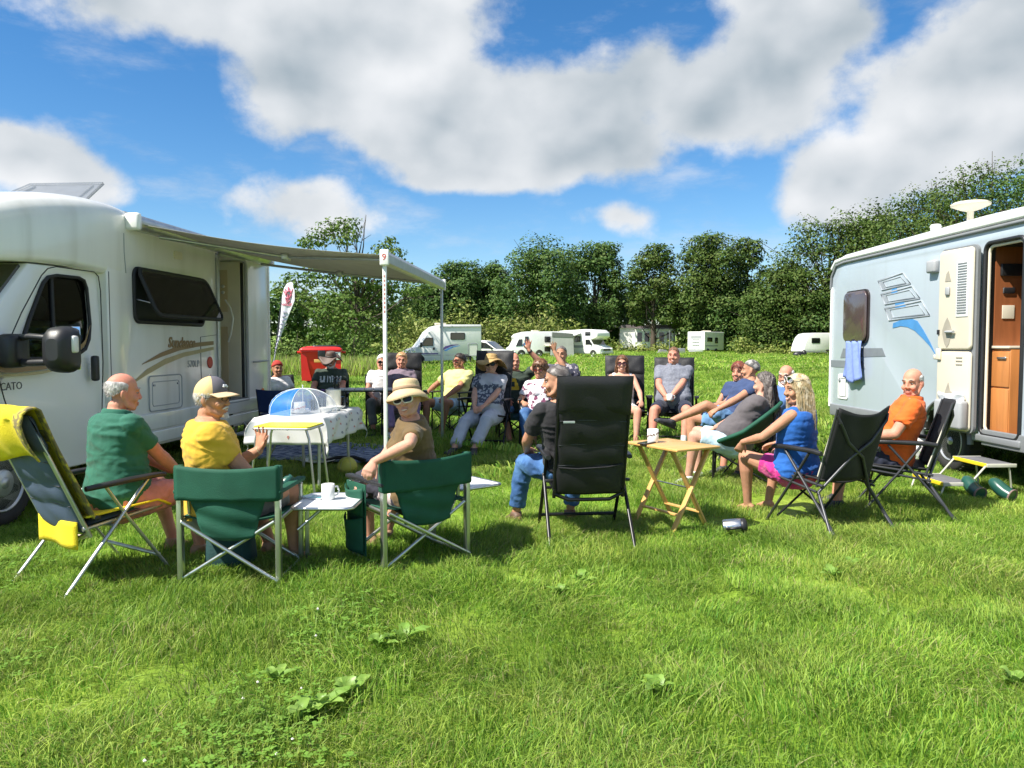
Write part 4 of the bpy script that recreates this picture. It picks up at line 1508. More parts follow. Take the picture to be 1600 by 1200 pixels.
 ribbon_strip('blue_swoosh', top, bot, -.003, -1, blue, t)
 # awning lamp
 mb = MB().box((-.03, -2.52, 2.22), (.07, .16, .14), 0, .025)
 mb.build('awning_light', mat_midgrey, t)
 # chimney and mushroom aerial on the roof
 mb = MB().lathe([(.045, 2.5), (.05, 2.76), (.06, 2.77), (.06, 2.80), (.07, 2.81), (.05, 2.84), (0, 2.845)], 16, 0, (.60, -1.49, 0))
 mb.build('chimney', mat_white2, t)
 mb = MB().lathe([(.035, 2.55), (.035, 2.88), (.10, 2.90), (.20, 2.945), (.205, 2.965), (.17, 2.985), (.0, 3.0)], 28, 0, (.60, -2.16, 0))
 mb.build('roof_aerial', mat_cream, t)
 # ---- doorway and interior
 fr = MB()
 op = rrect(.56, 1.875, .075, 6, (dy0 + dy1) / 2, 1.42)
 fr.tube([(-.006, q[0], q[1]) for q in op] + [(-.006, op[0][0], op[0][1])], .020, 6)
 fr.build('door_frame', mat_blackp, t)
 fr = MB()
 op = rrect(.50, 1.81, .06, 6, (dy0 + dy1) / 2, 1.42)
 fr.tube([(.02, q[0], q[1]) for q in op] + [(.02, op[0][0], op[0][1])], .016, 6)
 fr.build('door_seal', mat_cream, t)
 mb = MB()
 mb.box((.80, (dy0 + dy1) / 2, 1.42), (.02, .54, 1.84))
 mb.box((.45, dy0 + .02, 1.42), (.72, .015, 1.84))
 mb.box((.45, dy1 - .012, 1.42), (.72, .015, 1.84))
 iw = mb.build('interior_wall', mat_shaded_wood, t)
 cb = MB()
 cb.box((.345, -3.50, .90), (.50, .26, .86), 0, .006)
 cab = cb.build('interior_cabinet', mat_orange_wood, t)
 mb = MB()
 mb.box((.091, -3.50, 1.13), (.014, .25, .34), 0, .005)
 mb.build('cabinet_drawer', mat_orange_wood, cab)
 mb = MB()
 mb.box((.091, -3.50, .70), (.014, .25, .48), 0, .005)
 mb.build('cabinet_door', mat_orange_wood, cab)
 MB().box((.079, -3.53, 1.24), (.02, .13, .022), 0, .006).build('cabinet_handle', mat_alu, cab)
 MB().box((.345, -3.50, 1.345), (.54, .27, .025), 0, .004).build('cabinet_top', mat_cream, cab)
 MB().box((.24, dy1 - .03, 2.10), (.22, .03, .12), 0, .01).build('control_panel', mat_blackp, iw)
 MB().box((.22, dy1 - .028, 1.90), (.12, .02, .06), 0, .01).build('light_switch', mat_blackp, iw)
 MB().box((.22, dy1 - .025, 1.69), (.12, .01, .13), 0, .002).build('notice', mat_cream, iw)
 mb = MB().box((.42, (dy0 + dy1) / 2, .505), (.8, .54, .02))
 mb.build('door_mat', M('red_brown_mat', (.16, .06, .045), .9, bump=.4, bscale=80), t)
 mb = MB().box((-.01, (dy0 + dy1) / 2, .45), (.05, .64, .07), 0, .015)
 mb.build('door_step_trim', mat_grey, t)
 # door leaf folded right back against the side: its lining faces out
 LW, zb, zt = .545, .48, 2.36
 leaf = bpy.data.objects.new('door', None)
 COL.objects.link(leaf)
 leaf.parent = t
 leaf.location = (-.045, dy1 + .01, 0)
 leaf.rotation_euler = (0, 0, R(5))
 mb = MB()
 mb.prism(rrect(LW, zt - zb, .07, 6, LW / 2, (zt + zb) / 2), (.0, 0, 0), (0, 1, 0), (0, 0, 1), (-.03, 0, 0))
 mb.build('door_skin', mat_grey, leaf)
 for (a, b, nm) in ((zb + .02, 1.30, 'lower_lining'), (1.32, zt - .02, 'upper_lining')):
  mb = MB().prism(rrect(LW - .05, b - a, .05, 5, LW / 2, (a + b) / 2), (-.03, 0, 0), (0, 1, 0), (0, 0, 1), (-.035, 0, 0))
  p = mb.build(nm, mat_cream, leaf)
  bevel_obj(p, .02, 3, 50)
  shade_auto(p, 50)
 mb = MB()
 mb.box((-.068, .16, 1.93), (.008, .17, .56), 0, .003)
 mb.build('blind_recess', mat_white2, leaf)
 mb = MB()
 for k in range(20):
  mb.box((-.074, .16, 1.69 + .026 * k), (.008, .13, .012), 0)
 mb.build('blind_slats', mat_grey, leaf)
 dm = M('door_recess', (.34, .31, .25), .5)
 dia = [(.0, .15), (.035, .10), (.07, .02), (.07, -.02), (.035, -.12), (0, -.16), (-.035, -.12), (-.07, -.02), (-.07, .02), (-.035, .10)]
 MB().prism([(.37 + q[0], 1.50 + q[1]) for q in dia], (-.066, 0, 0), (0, 1, 0), (0, 0, 1), (-.003, 0, 0)).build('handle_recess', dm, leaf)
 mb = MB()
 mb.tube([(-.07, .37, 1.50), (-.095, .35, 1.50), (-.095, .24, 1.50)], .018, 8, flat=.8)
 mb.build('door_handle', mat_midgrey, leaf)
 MB().box((-.075, .37, 1.92), (.02, .06, .09), 0, .015).build('upper_catch', mat_midgrey, leaf)
 MB().prism([(.33, 2.02), (.42, 2.02), (.40, 2.10), (.37, 2.13)], (-.066, 0, 0), (0, 1, 0), (0, 0, 1), (-.003, 0, 0)).build('catch_recess', dm, leaf)
 MB().box((-.07, .50, 1.50), (.012, .03, .05)).build('lock_slot', mat_blackp, leaf)
 mb = MB()
 mb.box((-.075, .48, 1.27), (.025, .07, .12), 0, .012)
 mb.box((-.075, .53, 1.24), (.025, .04, .05), 0, .012)
 mb.build('stable_catch', mat_cream, leaf)
 MB().prism([(.33, .98), (.42, .78), (.10, .72), (.06, .80), (.20, .84), (.30, .90)], (-.066, 0, 0), (0, 1, 0), (0, 0, 1), (-.003, 0, 0)).build('pocket_recess', dm, leaf)
 mb = MB()
 for k in range(3):
  mb.box((-.068, .18, 1.17 + .035 * k), (.006, .09, .010))
 mb.build('vent_slots', dm, leaf)
 mb = MB()
 mb.box((-.115, .22, .665), (.10, .40, .29), 0, .03)
 bn = mb.build('door_bin', mat_midgrey, leaf)
 mb = MB()
 mb.sheet(lambda u, v: (-.115 + .03 * math.sin(u * 9 + v * 3), .06 + .32 * u, .78 + .10 * v + .015 * math.sin(u * 7)), 14, 4, 0, .012)
 cl = mb.build('cloth', M('white_cloth', (.75, .76, .78), .9), None)
 cl.matrix_world = t.matrix_basis @ Matrix.LocRotScale(leaf.location, leaf.rotation_euler.to_quaternion(), None)
 tag(cl, 'folded white cloth stuffed in the grey bin of the caravan door', 'cloth')
 # wheel
 wheel(t, (.13, -2.79, .345), .325, .19, .215, -1, 5, style='alloy')
 wheel(t, (W - .13, -2.79, .345), .325, .19, .215, 1, 5, style='alloy')
 MB().box((W / 2, -L / 2, .42), (1.9, L - .5, .10)).build('chassis', mat_dark, t)
 # far side stripes on the near end of the side
 decal('side_stripe', [(-3.98, 1.22), (-5.4, 1.22), (-5.4, 1.33), (-3.98, 1.33)], -1, -.003, gs, t)
 decal('side_stripe', [(-3.98, 1.02), (-5.4, 1.02), (-5.4, 1.18), (-3.98, 1.18)], -1, -.003, M('aqua_stripe', (.16, .40, .50), .35), t)
 decal('side_stripe', [(-3.98, .60), (-5.4, .60), (-5.4, .68), (-3.98, .68)], -1, -.003, gs, t)
 return t
build_caravan()
# ================================================================== distant vehicles, house, bin, flag
def prism_body(name, poly, W, mats, parent, bev=.06, x0=0.0):
 mb = MB().prism(poly, (x0, 0, 0), (0, 1, 0), (0, 0, 1), (-W, 0, 0))
 o = mb.build(name, mats, parent)
 bevel_obj(o, bev, 2, 25)
 return shade_auto(o, 40)
def panel(name, poly, x, n, mat, parent, th=.015):
 return MB().prism(poly, (x, 0, 0), (0, 1, 0), (0, 0, 1), (n * th, 0, 0)).build(name, mat, parent)
def far_wheel(parent, c, side, rad=.34):
 wheel(parent, c, rad, .22, rad * .64, side, 6, seg=20)
def far_window(parent, poly, x, n, frame=mat_seal, name='window'):
 w = panel(name, poly, x, n, frame, parent, .02)
 cy, cz = sum(p[0] for p in poly) / len(poly), sum(p[1] for p in poly) / len(poly)
 panel('pane', [(cy + (p[0] - cy) * .9, cz + (p[1] - cz) * .86) for p in poly], x + n * .02, n, mat_glass, w, .006)
 return w
def scale_poly(pts):
 return pts
def build_far_vehicles():
 # A: white coachbuilt motorhome, cab to the left. local +Y = along the vehicle toward its rear, +X = toward viewer side
 pA = at(634, 560, 49); pB = at(752, 560, 50.5)
 dv = (pB - pA); dv.z = 0
 L = dv.length
 rz = math.atan2(-dv.x, dv.y)
 A = thing('motorhome', 'white low profile motorhome with blue and purple swoosh behind the awning pole', 'motorhome', (pA.x, pA.y, gz(pA.x, pA.y)), rz)
 # local +X = (dv.y,-dv.x)/L, i.e. toward the camera (negative Y) when dv points +X
 f = L / 5.2
 prof = [(0, .32), (0, .80), (.25, 1.02), (.85, 1.25), (1.25, 1.75), (1.55, 2.20), (2.0, 2.55), (2.5, 2.68), (5.2, 2.70), (5.2, .36), (1.9, .36), (1.85, .32)]
 prism_body('body', [(p[0] * f, p[1]) for p in prof], 2.15, [mat_white2], A, .06)
 panel('roof_side_trim', [(2.3 * f, 2.50), (5.17 * f, 2.54), (5.17 * f, 2.60), (2.3 * f, 2.56)], .0, 1, mat_midgrey, A, .05)  # raised grey strip along the side below the roof edge
 far_window(A, [(1.05 * f, 1.30), (1.38 * f, 1.82), (1.85 * f, 1.84), (1.85 * f, 1.30)], .0, 1, name='cab_window')
 panel('door_handle', [(1.83 * f, 1.05), (1.97 * f, 1.05), (1.97 * f, 1.2), (1.83 * f, 1.2)], .0, 1, mat_blackp, A)
 panel('windscreen', [(.92 * f, 1.28), (1.32 * f, 1.80), (1.36 * f, 1.80), (1.0 * f, 1.28)], -.05, 1, mat_glass, A, .055)
 mb = MB().box((.16, 1.0 * f, 1.36), (.20, .12, .30), 0, .04)
 mb.build('wing_mirror', mat_blackp, A)
 far_window(A, rrect(1.02 * f, .46, .08, 3, 3.55 * f, 1.93), .0, 1)
 lk = panel('locker_door', rrect(.62 * f, .78, .05, 3, 4.60 * f, 1.05), .0, 1, mat_white, A)
 mb = MB()
 q = rrect(.62 * f, .78, .05, 3, 4.60 * f, 1.05)
 mb.tube([(.016, p[0], p[1]) for p in q] + [(.016, q[0][0], q[0][1])], .02, 4)
 mb.build('locker_trim', mat_grey, lk)
 bl = M('blue_swoosh', (.10, .28, .62), .35)
 pu = M('purple_stripe', (.12, .08, .28), .35)
 ribbon_strip('side_swoosh', [(2.35 * f, 1.02), (2.7 * f, 1.28), (3.1 * f, 1.38), (3.6 * f, 1.40)], [(2.40 * f, .98), (2.75 * f, 1.12), (3.1 * f, 1.28), (3.6 * f, 1.37)], .004, 1, pu, A)
 ribbon_strip('side_swoosh', [(2.55 * f, .98), (2.85 * f, 1.15), (3.2 * f, 1.28), (3.7 * f, 1.33)], [(2.75 * f, .96), (2.95 * f, 1.06), (3.25 * f, 1.20), (3.7 * f, 1.30)], .004, 1, bl, A)
 ribbon_strip('side_stripe', [(.05, .86), (1.2 * f, .84), (2.2 * f, .84)], [(.05, .80), (1.2 * f, .76), (2.2 * f, .76)], .004, 1, pu, A)
 ribbon_strip('side_stripe', [(1.2 * f, .72), (5.1 * f, .74)], [(1.2 * f, .68), (5.1 * f, .70)], .004, 1, mat_midgrey, A)
 for y in (.85 * f, 4.15 * f):
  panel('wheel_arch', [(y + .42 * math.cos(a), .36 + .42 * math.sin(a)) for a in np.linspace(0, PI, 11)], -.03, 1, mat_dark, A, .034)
  far_wheel(A, (-.07, y, .33), 1)
  far_wheel(A, (-2.08, y, .33), -1)
 MB().box((-1.1, 2.6 * f, 2.75), (.5, .7, .12), 0, .03).build('roof_light', mat_cream, A)
 MB().box((-1.0, -.02, .55), (1.7, .12, .28), 0, .04).build('front_bumper', mat_midgrey, A)
 MB().box((-.06, 5.19 * f, 1.5), (.10, .06, 2.2), 0, .02).build('corner_trim', mat_grey, A)
 # white car / van behind A, nose to the right
 pA = at(795, 560, 56); pB = at(735, 560, 57)
 dv = pB - pA; dv.z = 0
 L = 4.3
 rz = math.atan2(-dv.x, dv.y)
 C = thing('car', 'white people carrier parked behind the white motorhome, its nose to the right', 'car', (pA.x, pA.y, gz(0, pA.y)), rz)
 prof = [(0, .30), (0, .72), (.30, .92), (1.0, 1.08), (1.75, 1.62), (2.3, 1.72), (L, 1.66), (L, .30)]
 prism_body('body', prof, 1.75, [mat_white2], C, .10, x0=1.75)
 x, n = 0, -1
 for (pl, nm) in (([(1.15, 1.10), (1.78, 1.52), (2.30, 1.60), (2.30, 1.12)], 'side_window'), ([(2.38, 1.12), (2.38, 1.60), (3.4, 1.58), (3.4, 1.12)], 'side_window')):
  far_window(C, pl, x, n, name=nm)
 panel('windscreen', [(.98, 1.10), (1.72, 1.63), (1.80, 1.63), (1.10, 1.10)], 1.70, -1, mat_glass, C, 1.65)
 for y in (.85, 3.5):
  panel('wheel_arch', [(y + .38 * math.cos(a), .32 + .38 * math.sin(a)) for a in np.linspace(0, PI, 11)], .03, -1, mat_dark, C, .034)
  far_wheel(C, (.08, y, .31), -1, .31)
  far_wheel(C, (1.67, y, .31), 1, .31)
 MB().box((.88, -.01, .72), (1.1, .05, .22), 0, .02).build('grille', mat_blackp, C)
 for xx in (.22, 1.53):
  MB().ell((xx, .10, .80), (.18, .12, .10)).build('headlight', mat_lens, C)
 MB().box((-.06, 1.35, 1.12), (.14, .10, .14), 0, .03).build('wing_mirror', mat_blackp, C)
 # B: motorhome behind the waving hand, cab left
 pA = at(800, 560, 80); pB = at(892, 560, 82)
 dv = pB - pA; dv.z = 0
 L = dv.length
 rz = math.atan2(-dv.x, dv.y)
 B = thing('motorhome', 'white motorhome with open locker seen between the two raised hands', 'motorhome', (pA.x, pA.y, gz(0, pA.y)), rz)
 f = L / 6.0
 prof = [(0, .35), (0, .95), (.30, 1.15), (.62, 1.85), (.50, 2.15), (.8, 2.45), (1.6, 2.68), (6.0, 2.72), (6.0, .4)]
 prism_body('body', [(p[0] * f, p[1]) for p in prof], 2.2, [mat_white2], B, .07)
 far_window(B, [(.38 * f, 1.15), (.66 * f, 1.82), (1.0 * f, 1.88), (1.0 * f, 1.2)], 0, 1, name='cab_window')
 far_window(B, rrect(.36 * f, .5, .05, 3, 1.48 * f, 1.90), 0, 1)
 far_window(B, rrect(.95 * f, .62, .08, 3, 3.75 * f, 1.86), 0, 1)
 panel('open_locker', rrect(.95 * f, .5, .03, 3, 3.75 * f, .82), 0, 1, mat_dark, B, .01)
 MB().box((.25, 3.75 * f, 1.24), (.5, .95 * f, .03), 0, .01, Matrix.Rotation(R(12), 3, 'Y')).build('locker_door', mat_cream, B)
 ribbon_strip('side_swoosh', [(.9 * f, 1.2), (1.3 * f, 1.6), (1.7 * f, 1.75)], [(1.0 * f, 1.1), (1.4 * f, 1.35), (1.8 * f, 1.6)], .004, 1, bl, B)
 for y in (.95 * f, 2.75 * f):
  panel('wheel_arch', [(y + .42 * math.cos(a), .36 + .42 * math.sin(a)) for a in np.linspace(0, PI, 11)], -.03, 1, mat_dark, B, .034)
  far_wheel(B, (-.07, y, .33), 1)
 far_wheel(B, (-2.1, .95 * f, .33), -1); far_wheel(B, (-2.1, 2.75 * f, .33), -1)
 MB().box((-1.0, 2.6 * f, 2.78), (.5, .7, .12), 0, .03).build('roof_light', mat_cream, B)
 # grey windbreak / porch between B and C
 p = at(878, 545, 79)
 Wb = thing('porch_tent', 'grey tent porch standing between the two far motorhomes', 'tent', (p.x, p.y, gz(0, p.y)), 0)
 mb = MB()
 mb.prism([(-1.1, 0), (1.25, 0), (1.15, 2.45), (-1.0, 2.6)], (0, 0, 0), (1, 0, 0), (0, 0, 1), (0, 1.5, 0))
 o = mb.build('canvas', M('grey_canvas', (.34, .35, .33), .8, var=.12, vscale=1.2), Wb)
 MB().prism([(-1.02, 2.12), (1.12, 2.05), (1.13, 2.44), (-.98, 2.56)], (0, -.02, 0), (1, 0, 0), (0, 0, 1), (0, -.02, 0)).build('mesh_band', M('dark_mesh', (.12, .13, .12), .8), Wb)
 # C: alcove motorhome, cab right, awning out
 pA = at(938, 560, 79); pB = at(880, 560, 82.5)
 dv = pB - pA; dv.z = 0
 rz = math.atan2(-dv.x, dv.y)
 L = 5.6
 Cm = thing('motorhome', 'white alcove motorhome with its small awning open on the far side of the field', 'motorhome', (pA.x, pA.y, gz(0, pA.y)), rz)
 prof = [(0, .35), (0, .92), (.35, 1.10), (.95, 1.30), (1.30, 1.82), (.75, 1.95), (.40, 2.15), (.45, 2.55), (.9, 2.85), (2.0, 2.92), (L, 2.80), (L, .4)]
 prism_body('body', prof, 2.2, [mat_white2], Cm, .09, x0=2.2)
 far_window(Cm, [(1.10, 1.32), (1.42, 1.84), (1.95, 1.84), (1.95, 1.30)], 0, -1, name='cab_window')
 far_window(Cm, rrect(.75, .42, .06, 3, 1.65, 2.44), 0, -1, frame=mat_grey)
 panel('windscreen', [(.92, 1.30), (1.26, 1.82), (1.36, 1.82), (1.04, 1.30)], 2.1, -1, mat_glass, Cm, 2.0)
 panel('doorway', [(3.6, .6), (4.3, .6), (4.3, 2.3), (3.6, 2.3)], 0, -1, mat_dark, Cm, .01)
 far_window(Cm, rrect(.8, .6, .06, 3, 3.0, 1.9), 0, -1)
 panel('side_stripe', [(2.2, 1.0), (4.4, 1.0), (4.4, 1.25), (2.2, 1.25)], 0, -1, mat_midgrey, Cm)
 mb = MB()
 mb.sheet(lambda u, v: (-.02 - 2.0 * u, 2.5 + 2.6 * v, 2.55 - .45 * u - .04 * math.sin(PI * u)), 8, 8, 0, .01)
 aw = mb.build('awning', M('white_awning', (.70, .71, .70), .7, transl=.2), Cm)
 for v in (2.55, 5.05):
  MB().tube([(-2.0, v, 2.1), (-2.0, v, 0)], .03, 6).build('awning_pole', mat_alu_dull, aw)
 for y in (.95, 4.3):
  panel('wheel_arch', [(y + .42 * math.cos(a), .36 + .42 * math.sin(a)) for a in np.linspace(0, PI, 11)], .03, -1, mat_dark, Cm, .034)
  far_wheel(Cm, (.07, y, .33), -1)
  far_wheel(Cm, (2.1, y, .33), 1)
 MB().box((1.1, -.02, .78), (1.2, .05, .20), 0, .02).build('grille', mat_blackp, Cm)
 MB().box((1.1, -.05, .45), (2.0, .14, .22), 0, .05).build('front_bumper', mat_midgrey, Cm)
 for xx in (.25, 1.95):
  MB().ell((xx, .06, .85), (.22, .12, .13)).build('headlight', mat_lens, Cm)
 MB().box((-.12, 1.15, 1.38), (.14, .12, .28), 0, .03).build('wing_mirror', mat_blackp, Cm)
 # D: boxy motorhome, rear toward us-left, side to the right
 p0 = at(1074, 550, 100); p1 = at(1101, 550, 98.5); p2 = at(1131, 550, 103)
 D = thing('motorhome', 'boxy white motorhome parked alone at the far hedge, rear towards the field', 'motorhome', (p1.x, p1.y, gz(0, p1.y)), 0)
 a, b = (p0 - p1), (p2 - p1)
 a.z = b.z = 0
 def quad(q0, q1, z0, z1, off, mat, nm):
  d = (q1 - q0)
  n = Vector((d.y, -d.x, 0)).normalized()
  mb = MB()
  o = n * off
  k = [q0 + o + Vector((0, 0, z0)), q1 + o + Vector((0, 0, z0)), q1 + o + Vector((0, 0, z1)), q0 + o + Vector((0, 0, z1))]
  k2 = [q - n * .04 for q in k]
  mb.add(k + k2, [(0, 1, 2, 3), (7, 6, 5, 4), (0, 4, 5, 1), (1, 5, 6, 2), (2, 6, 7, 3), (3, 7, 4, 0)])
  return mb.build(nm, mat, D)
 mb = MB()
 o = Vector((0, 0, 0))
 pl = [a, o, b, a + b]
 mb.add([q + Vector((0, 0, .45)) for q in pl] + [q + Vector((0, 0, 2.85)) for q in pl], [(3, 2, 1, 0), (4, 5, 6, 7), (0, 1, 5, 4), (1, 2, 6, 5), (2, 3, 7, 6), (3, 0, 4, 7)])
 bo = mb.build('body', mat_white2, D)
 bevel_obj(bo, .08, 2, 30)
 al, bu = a.normalized(), b.normalized()
 quad(al * (a.length - .2), al * .2, .25, .60, .02, mat_midgrey, 'rear_bumper')
 for z in (1.1, 1.45, 1.8):
  quad(al * (a.length * .72), al * (a.length * .30), z, z + .05, .06, mat_grey, 'ladder_rung')
 quad(al * (a.length * .8), al * (a.length * .2), 1.95, 2.35, .015, mat_midgrey, 'rear_window')
 quad(bu * .7, bu * 2.2, 1.55, 2.1, .03, mat_glass, 'window')
 quad(bu * 3.0, bu * 3.9, 1.35, 2.1, .03, mat_glass, 'cab_window')
 quad(bu * .3, bu * 3.9, .95, 1.1, .02, mat_midgrey, 'side_stripe')
 for s in (.9, 3.3):
  c = bu * min(s, b.length - .6)
  n = Vector((bu.y, -bu.x, 0))
  m = MB()
  m.lathe([(0, -.1), (.33, -.1), (.33, .1), (0, .1)], 16, 0, tuple(c + n * .02 + Vector((0, 0, .33))), n.to_track_quat('Z', 'Y').to_matrix())
  m.build('wheel', mat_rubber, D)
 MB().box(tuple((a + b) * .5 + Vector((0, 0, 2.93))), (1.0, 1.2, .16), 0, .04).build('roof_box', mat_cream, D)
 p = at(1060, 551, 99)
 mb = MB().box((p.x, p.y, gz(0, p.y) + .35), (1.6, .6, .7), 0, .05)
 tag(mb.build('windbreak', M('grey_windbreak', (.22, .23, .25), .8), None), 'low grey windbreak beside the boxy far motorhome', 'windbreak')
 p = at(1046, 553, 96)
 mb = MB().tube([(p.x, p.y, gz(0, p.y)), (p.x, p.y, gz(0, p.y) + 3.0)], .045, 6)
 tag(mb.build('pole', mat_grey, None), 'thin dark pole standing in the far grass near the hedge', 'pole')
 p = at(1038, 553, 96)
 mb = MB()
 mb.prism([(-.9, 0), (.6, 0), (.3, .55), (-.5, .65)], (p.x, p.y, gz(0, p.y)), (1, 0, 0), (0, 0, 1), (0, .8, 0))
 tag(mb.build('tarpaulin', M('grey_tarp', (.25, .24, .27), .8), None), 'low grey sheet lying by the thin far pole', 'tarpaulin')
 # E: white touring caravan at the right
 pA = at(1256, 551, 84); pB = at(1330, 551, 86)
 dv = pB - pA; dv.z = 0
 rz = math.atan2(-dv.x, dv.y)
 E = thing('caravan', 'small white touring caravan parked far off left of the pale blue caravan', 'caravan', (pA.x, pA.y, gz(0, pA.y)), rz)
 prof = [(0, .55), (.05, .95), (.22, 1.5), (.55, 2.15), (.95, 2.48), (1.5, 2.60), (5.3, 2.62), (5.5, 2.4), (5.6, .6)]
 prism_body('body', prof, 2.2, [mat_white2], E, .08)
 far_window(E, rrect(1.1, .58, .08, 3, 1.55, 1.75), 0, 1)
 panel('skirt_panel', [(.2, .45), (5.4, .45), (5.4, .62), (.2, .62)], 0, 1, mat_midgrey, E)
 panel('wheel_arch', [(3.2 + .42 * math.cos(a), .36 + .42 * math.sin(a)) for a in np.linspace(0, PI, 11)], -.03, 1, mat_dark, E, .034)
 far_wheel(E, (-.07, 3.2, .33), 1)
 far_wheel(E, (-2.1, 3.2, .33), -1)
 p = at(1249, 553, 83)
 mb = MB()
 r = np.random.default_rng(3)
 mb.ell((p.x, p.y, gz(0, p.y) + .2), (.75, .4, .42), seg=10, lat=7)
 mb.ell((p.x + .5, p.y, gz(0, p.y) + .25), (.3, .3, .5), seg=10, lat=7)
 tag(mb.build('hitch_cover', mat_blackp, None), 'dark cover heaped at the tow hitch of the small white caravan', 'cover')
def build_house():
 p = at(1012, 530, 115)
 z0 = gz(0, 115)
 H = thing('house', 'white house with a glazed porch half hidden behind the far trees', 'house', (p.x, 115, z0), R(-6))
 wall = M('white_render', (.74, .73, .70), .8, var=.06, vscale=2)
 mb = MB().box((0, 3.0, 1.9), (8.2, 5, 3.4))
 mb.build('wall', wall, H)
 mb = MB()
 mb.prism([(-4.4, 3.55), (4.4, 3.55), (3.8, 4.0), (-3.8, 4.0)], (0, .2, 0), (1, 0, 0), (0, 0, 1), (0, 5.6, 0))
 mb.build('roof', M('slate_roof', (.16, .13, .14), .8, var=.15, vscale=3), H)
 mb = MB().box((.9, -.1, 1.9), (5.6, 1.4, 2.9))
 mb.build('porch', mat_white2, H)
 for k in range(5):
  w = MB().box((-1.25 + 1.08 * k, -.82, 2.15), (.86, .04, 1.55)).build('window', mat_white2, H)
  MB().box((-1.25 + 1.08 * k, -.845, 2.15), (.70, .02, 1.38)).build('pane', mat_glass, w)
def build_bin():
 p = gp(503, 601)
 p = at(503, 600, 25.5)
 B = thing('wheelie_bin', 'large red wheeled rubbish bin with black lid on the dry grass', 'bin', (p.x, p.y, gz(p.x, p.y)), R(12))
 red = M('red_bin_plastic', (.62, .020, .016), .38, var=.06, vscale=4)
 k = 1.0
 mb = MB()
 rings = []
 for z, hw, hd in ((.16, .52, .34), (.55, .58, .44), (1.08, .63, .50), (1.10, .66, .53), (1.16, .66, .53)):
  rings.append([Vector((q[0], q[1], z)) for q in rrect(2 * hw, 2 * hd, .07, 3)])
 mb.rings(rings, 0, True, False)
 mb.build('body', red, B)
 # recessed front: a darker sloping panel with side ribs
 for s in (-1, 1):
  MB().prism([(.30, .18), (.62, .18), (.64, 1.06), (.48, 1.06), (.40, .62)], (0, -.40, 0), (s, 0, 0), (0, 0, 1), (0, -.10, 0)).build('side_rib', red, B)
 mb = MB()
 rings = []
 for z, hw, hd in ((1.165, .68, .56), (1.20, .68, .56), (1.26, .60, .48), (1.30, .40, .32)):
  rings.append([Vector((q[0], q[1], z)) for q in rrect(2 * hw, 2 * hd, .08, 3)])
 mb.rings(rings)
 mb.build('lid', red, B)
 mb = MB()
 rings = []
 for z, hw, hd in ((1.27, .46, .40), (1.315, .46, .40), (1.33, .40, .34)):
  rings.append([Vector((q[0] + .18, q[1], z)) for q in rrect(2 * hw, 2 * hd, .08, 3)])
 mb.rings(rings)
 mb.build('lid_cover', mat_blackp, B)
 MB().box((.02, -.54, 1.02), (.24, .05, .28), 0, .02).build('lock_box', mat_blackp, B)
 MB().box((-.02, -.53, .82), (.40, .03, .10), 0, .01).build('label_strip', M('tan_label', (.62, .36, .10), .5), B)
 lb = MB().box((.50, -.525, .98), (.24, .02, .26), 0, .005).build('sticker', mat_white2, B)
 MB().box((.48, -.538, 1.0), (.10, .006, .14)).build('sticker_print', mat_blackp, lb)
 for s in (-1, 1):
  MB().tube([(s * .66, 0, 1.10), (s * .78, 0, 1.10)], .04, 8).build('lifting_pin', red, B)
  for y in (-.26, .26):
   m = MB()
   m.lathe([(0, -.025), (.09, -.025), (.09, .025), (0, .025)], 14, 0, (s * .42, y, .09), Matrix.Rotation(R(90), 3, 'Y'))
   m.box((s * .42, y, .15), (.09, .06, .06))
   m.build('castor', mat_blackp, B)
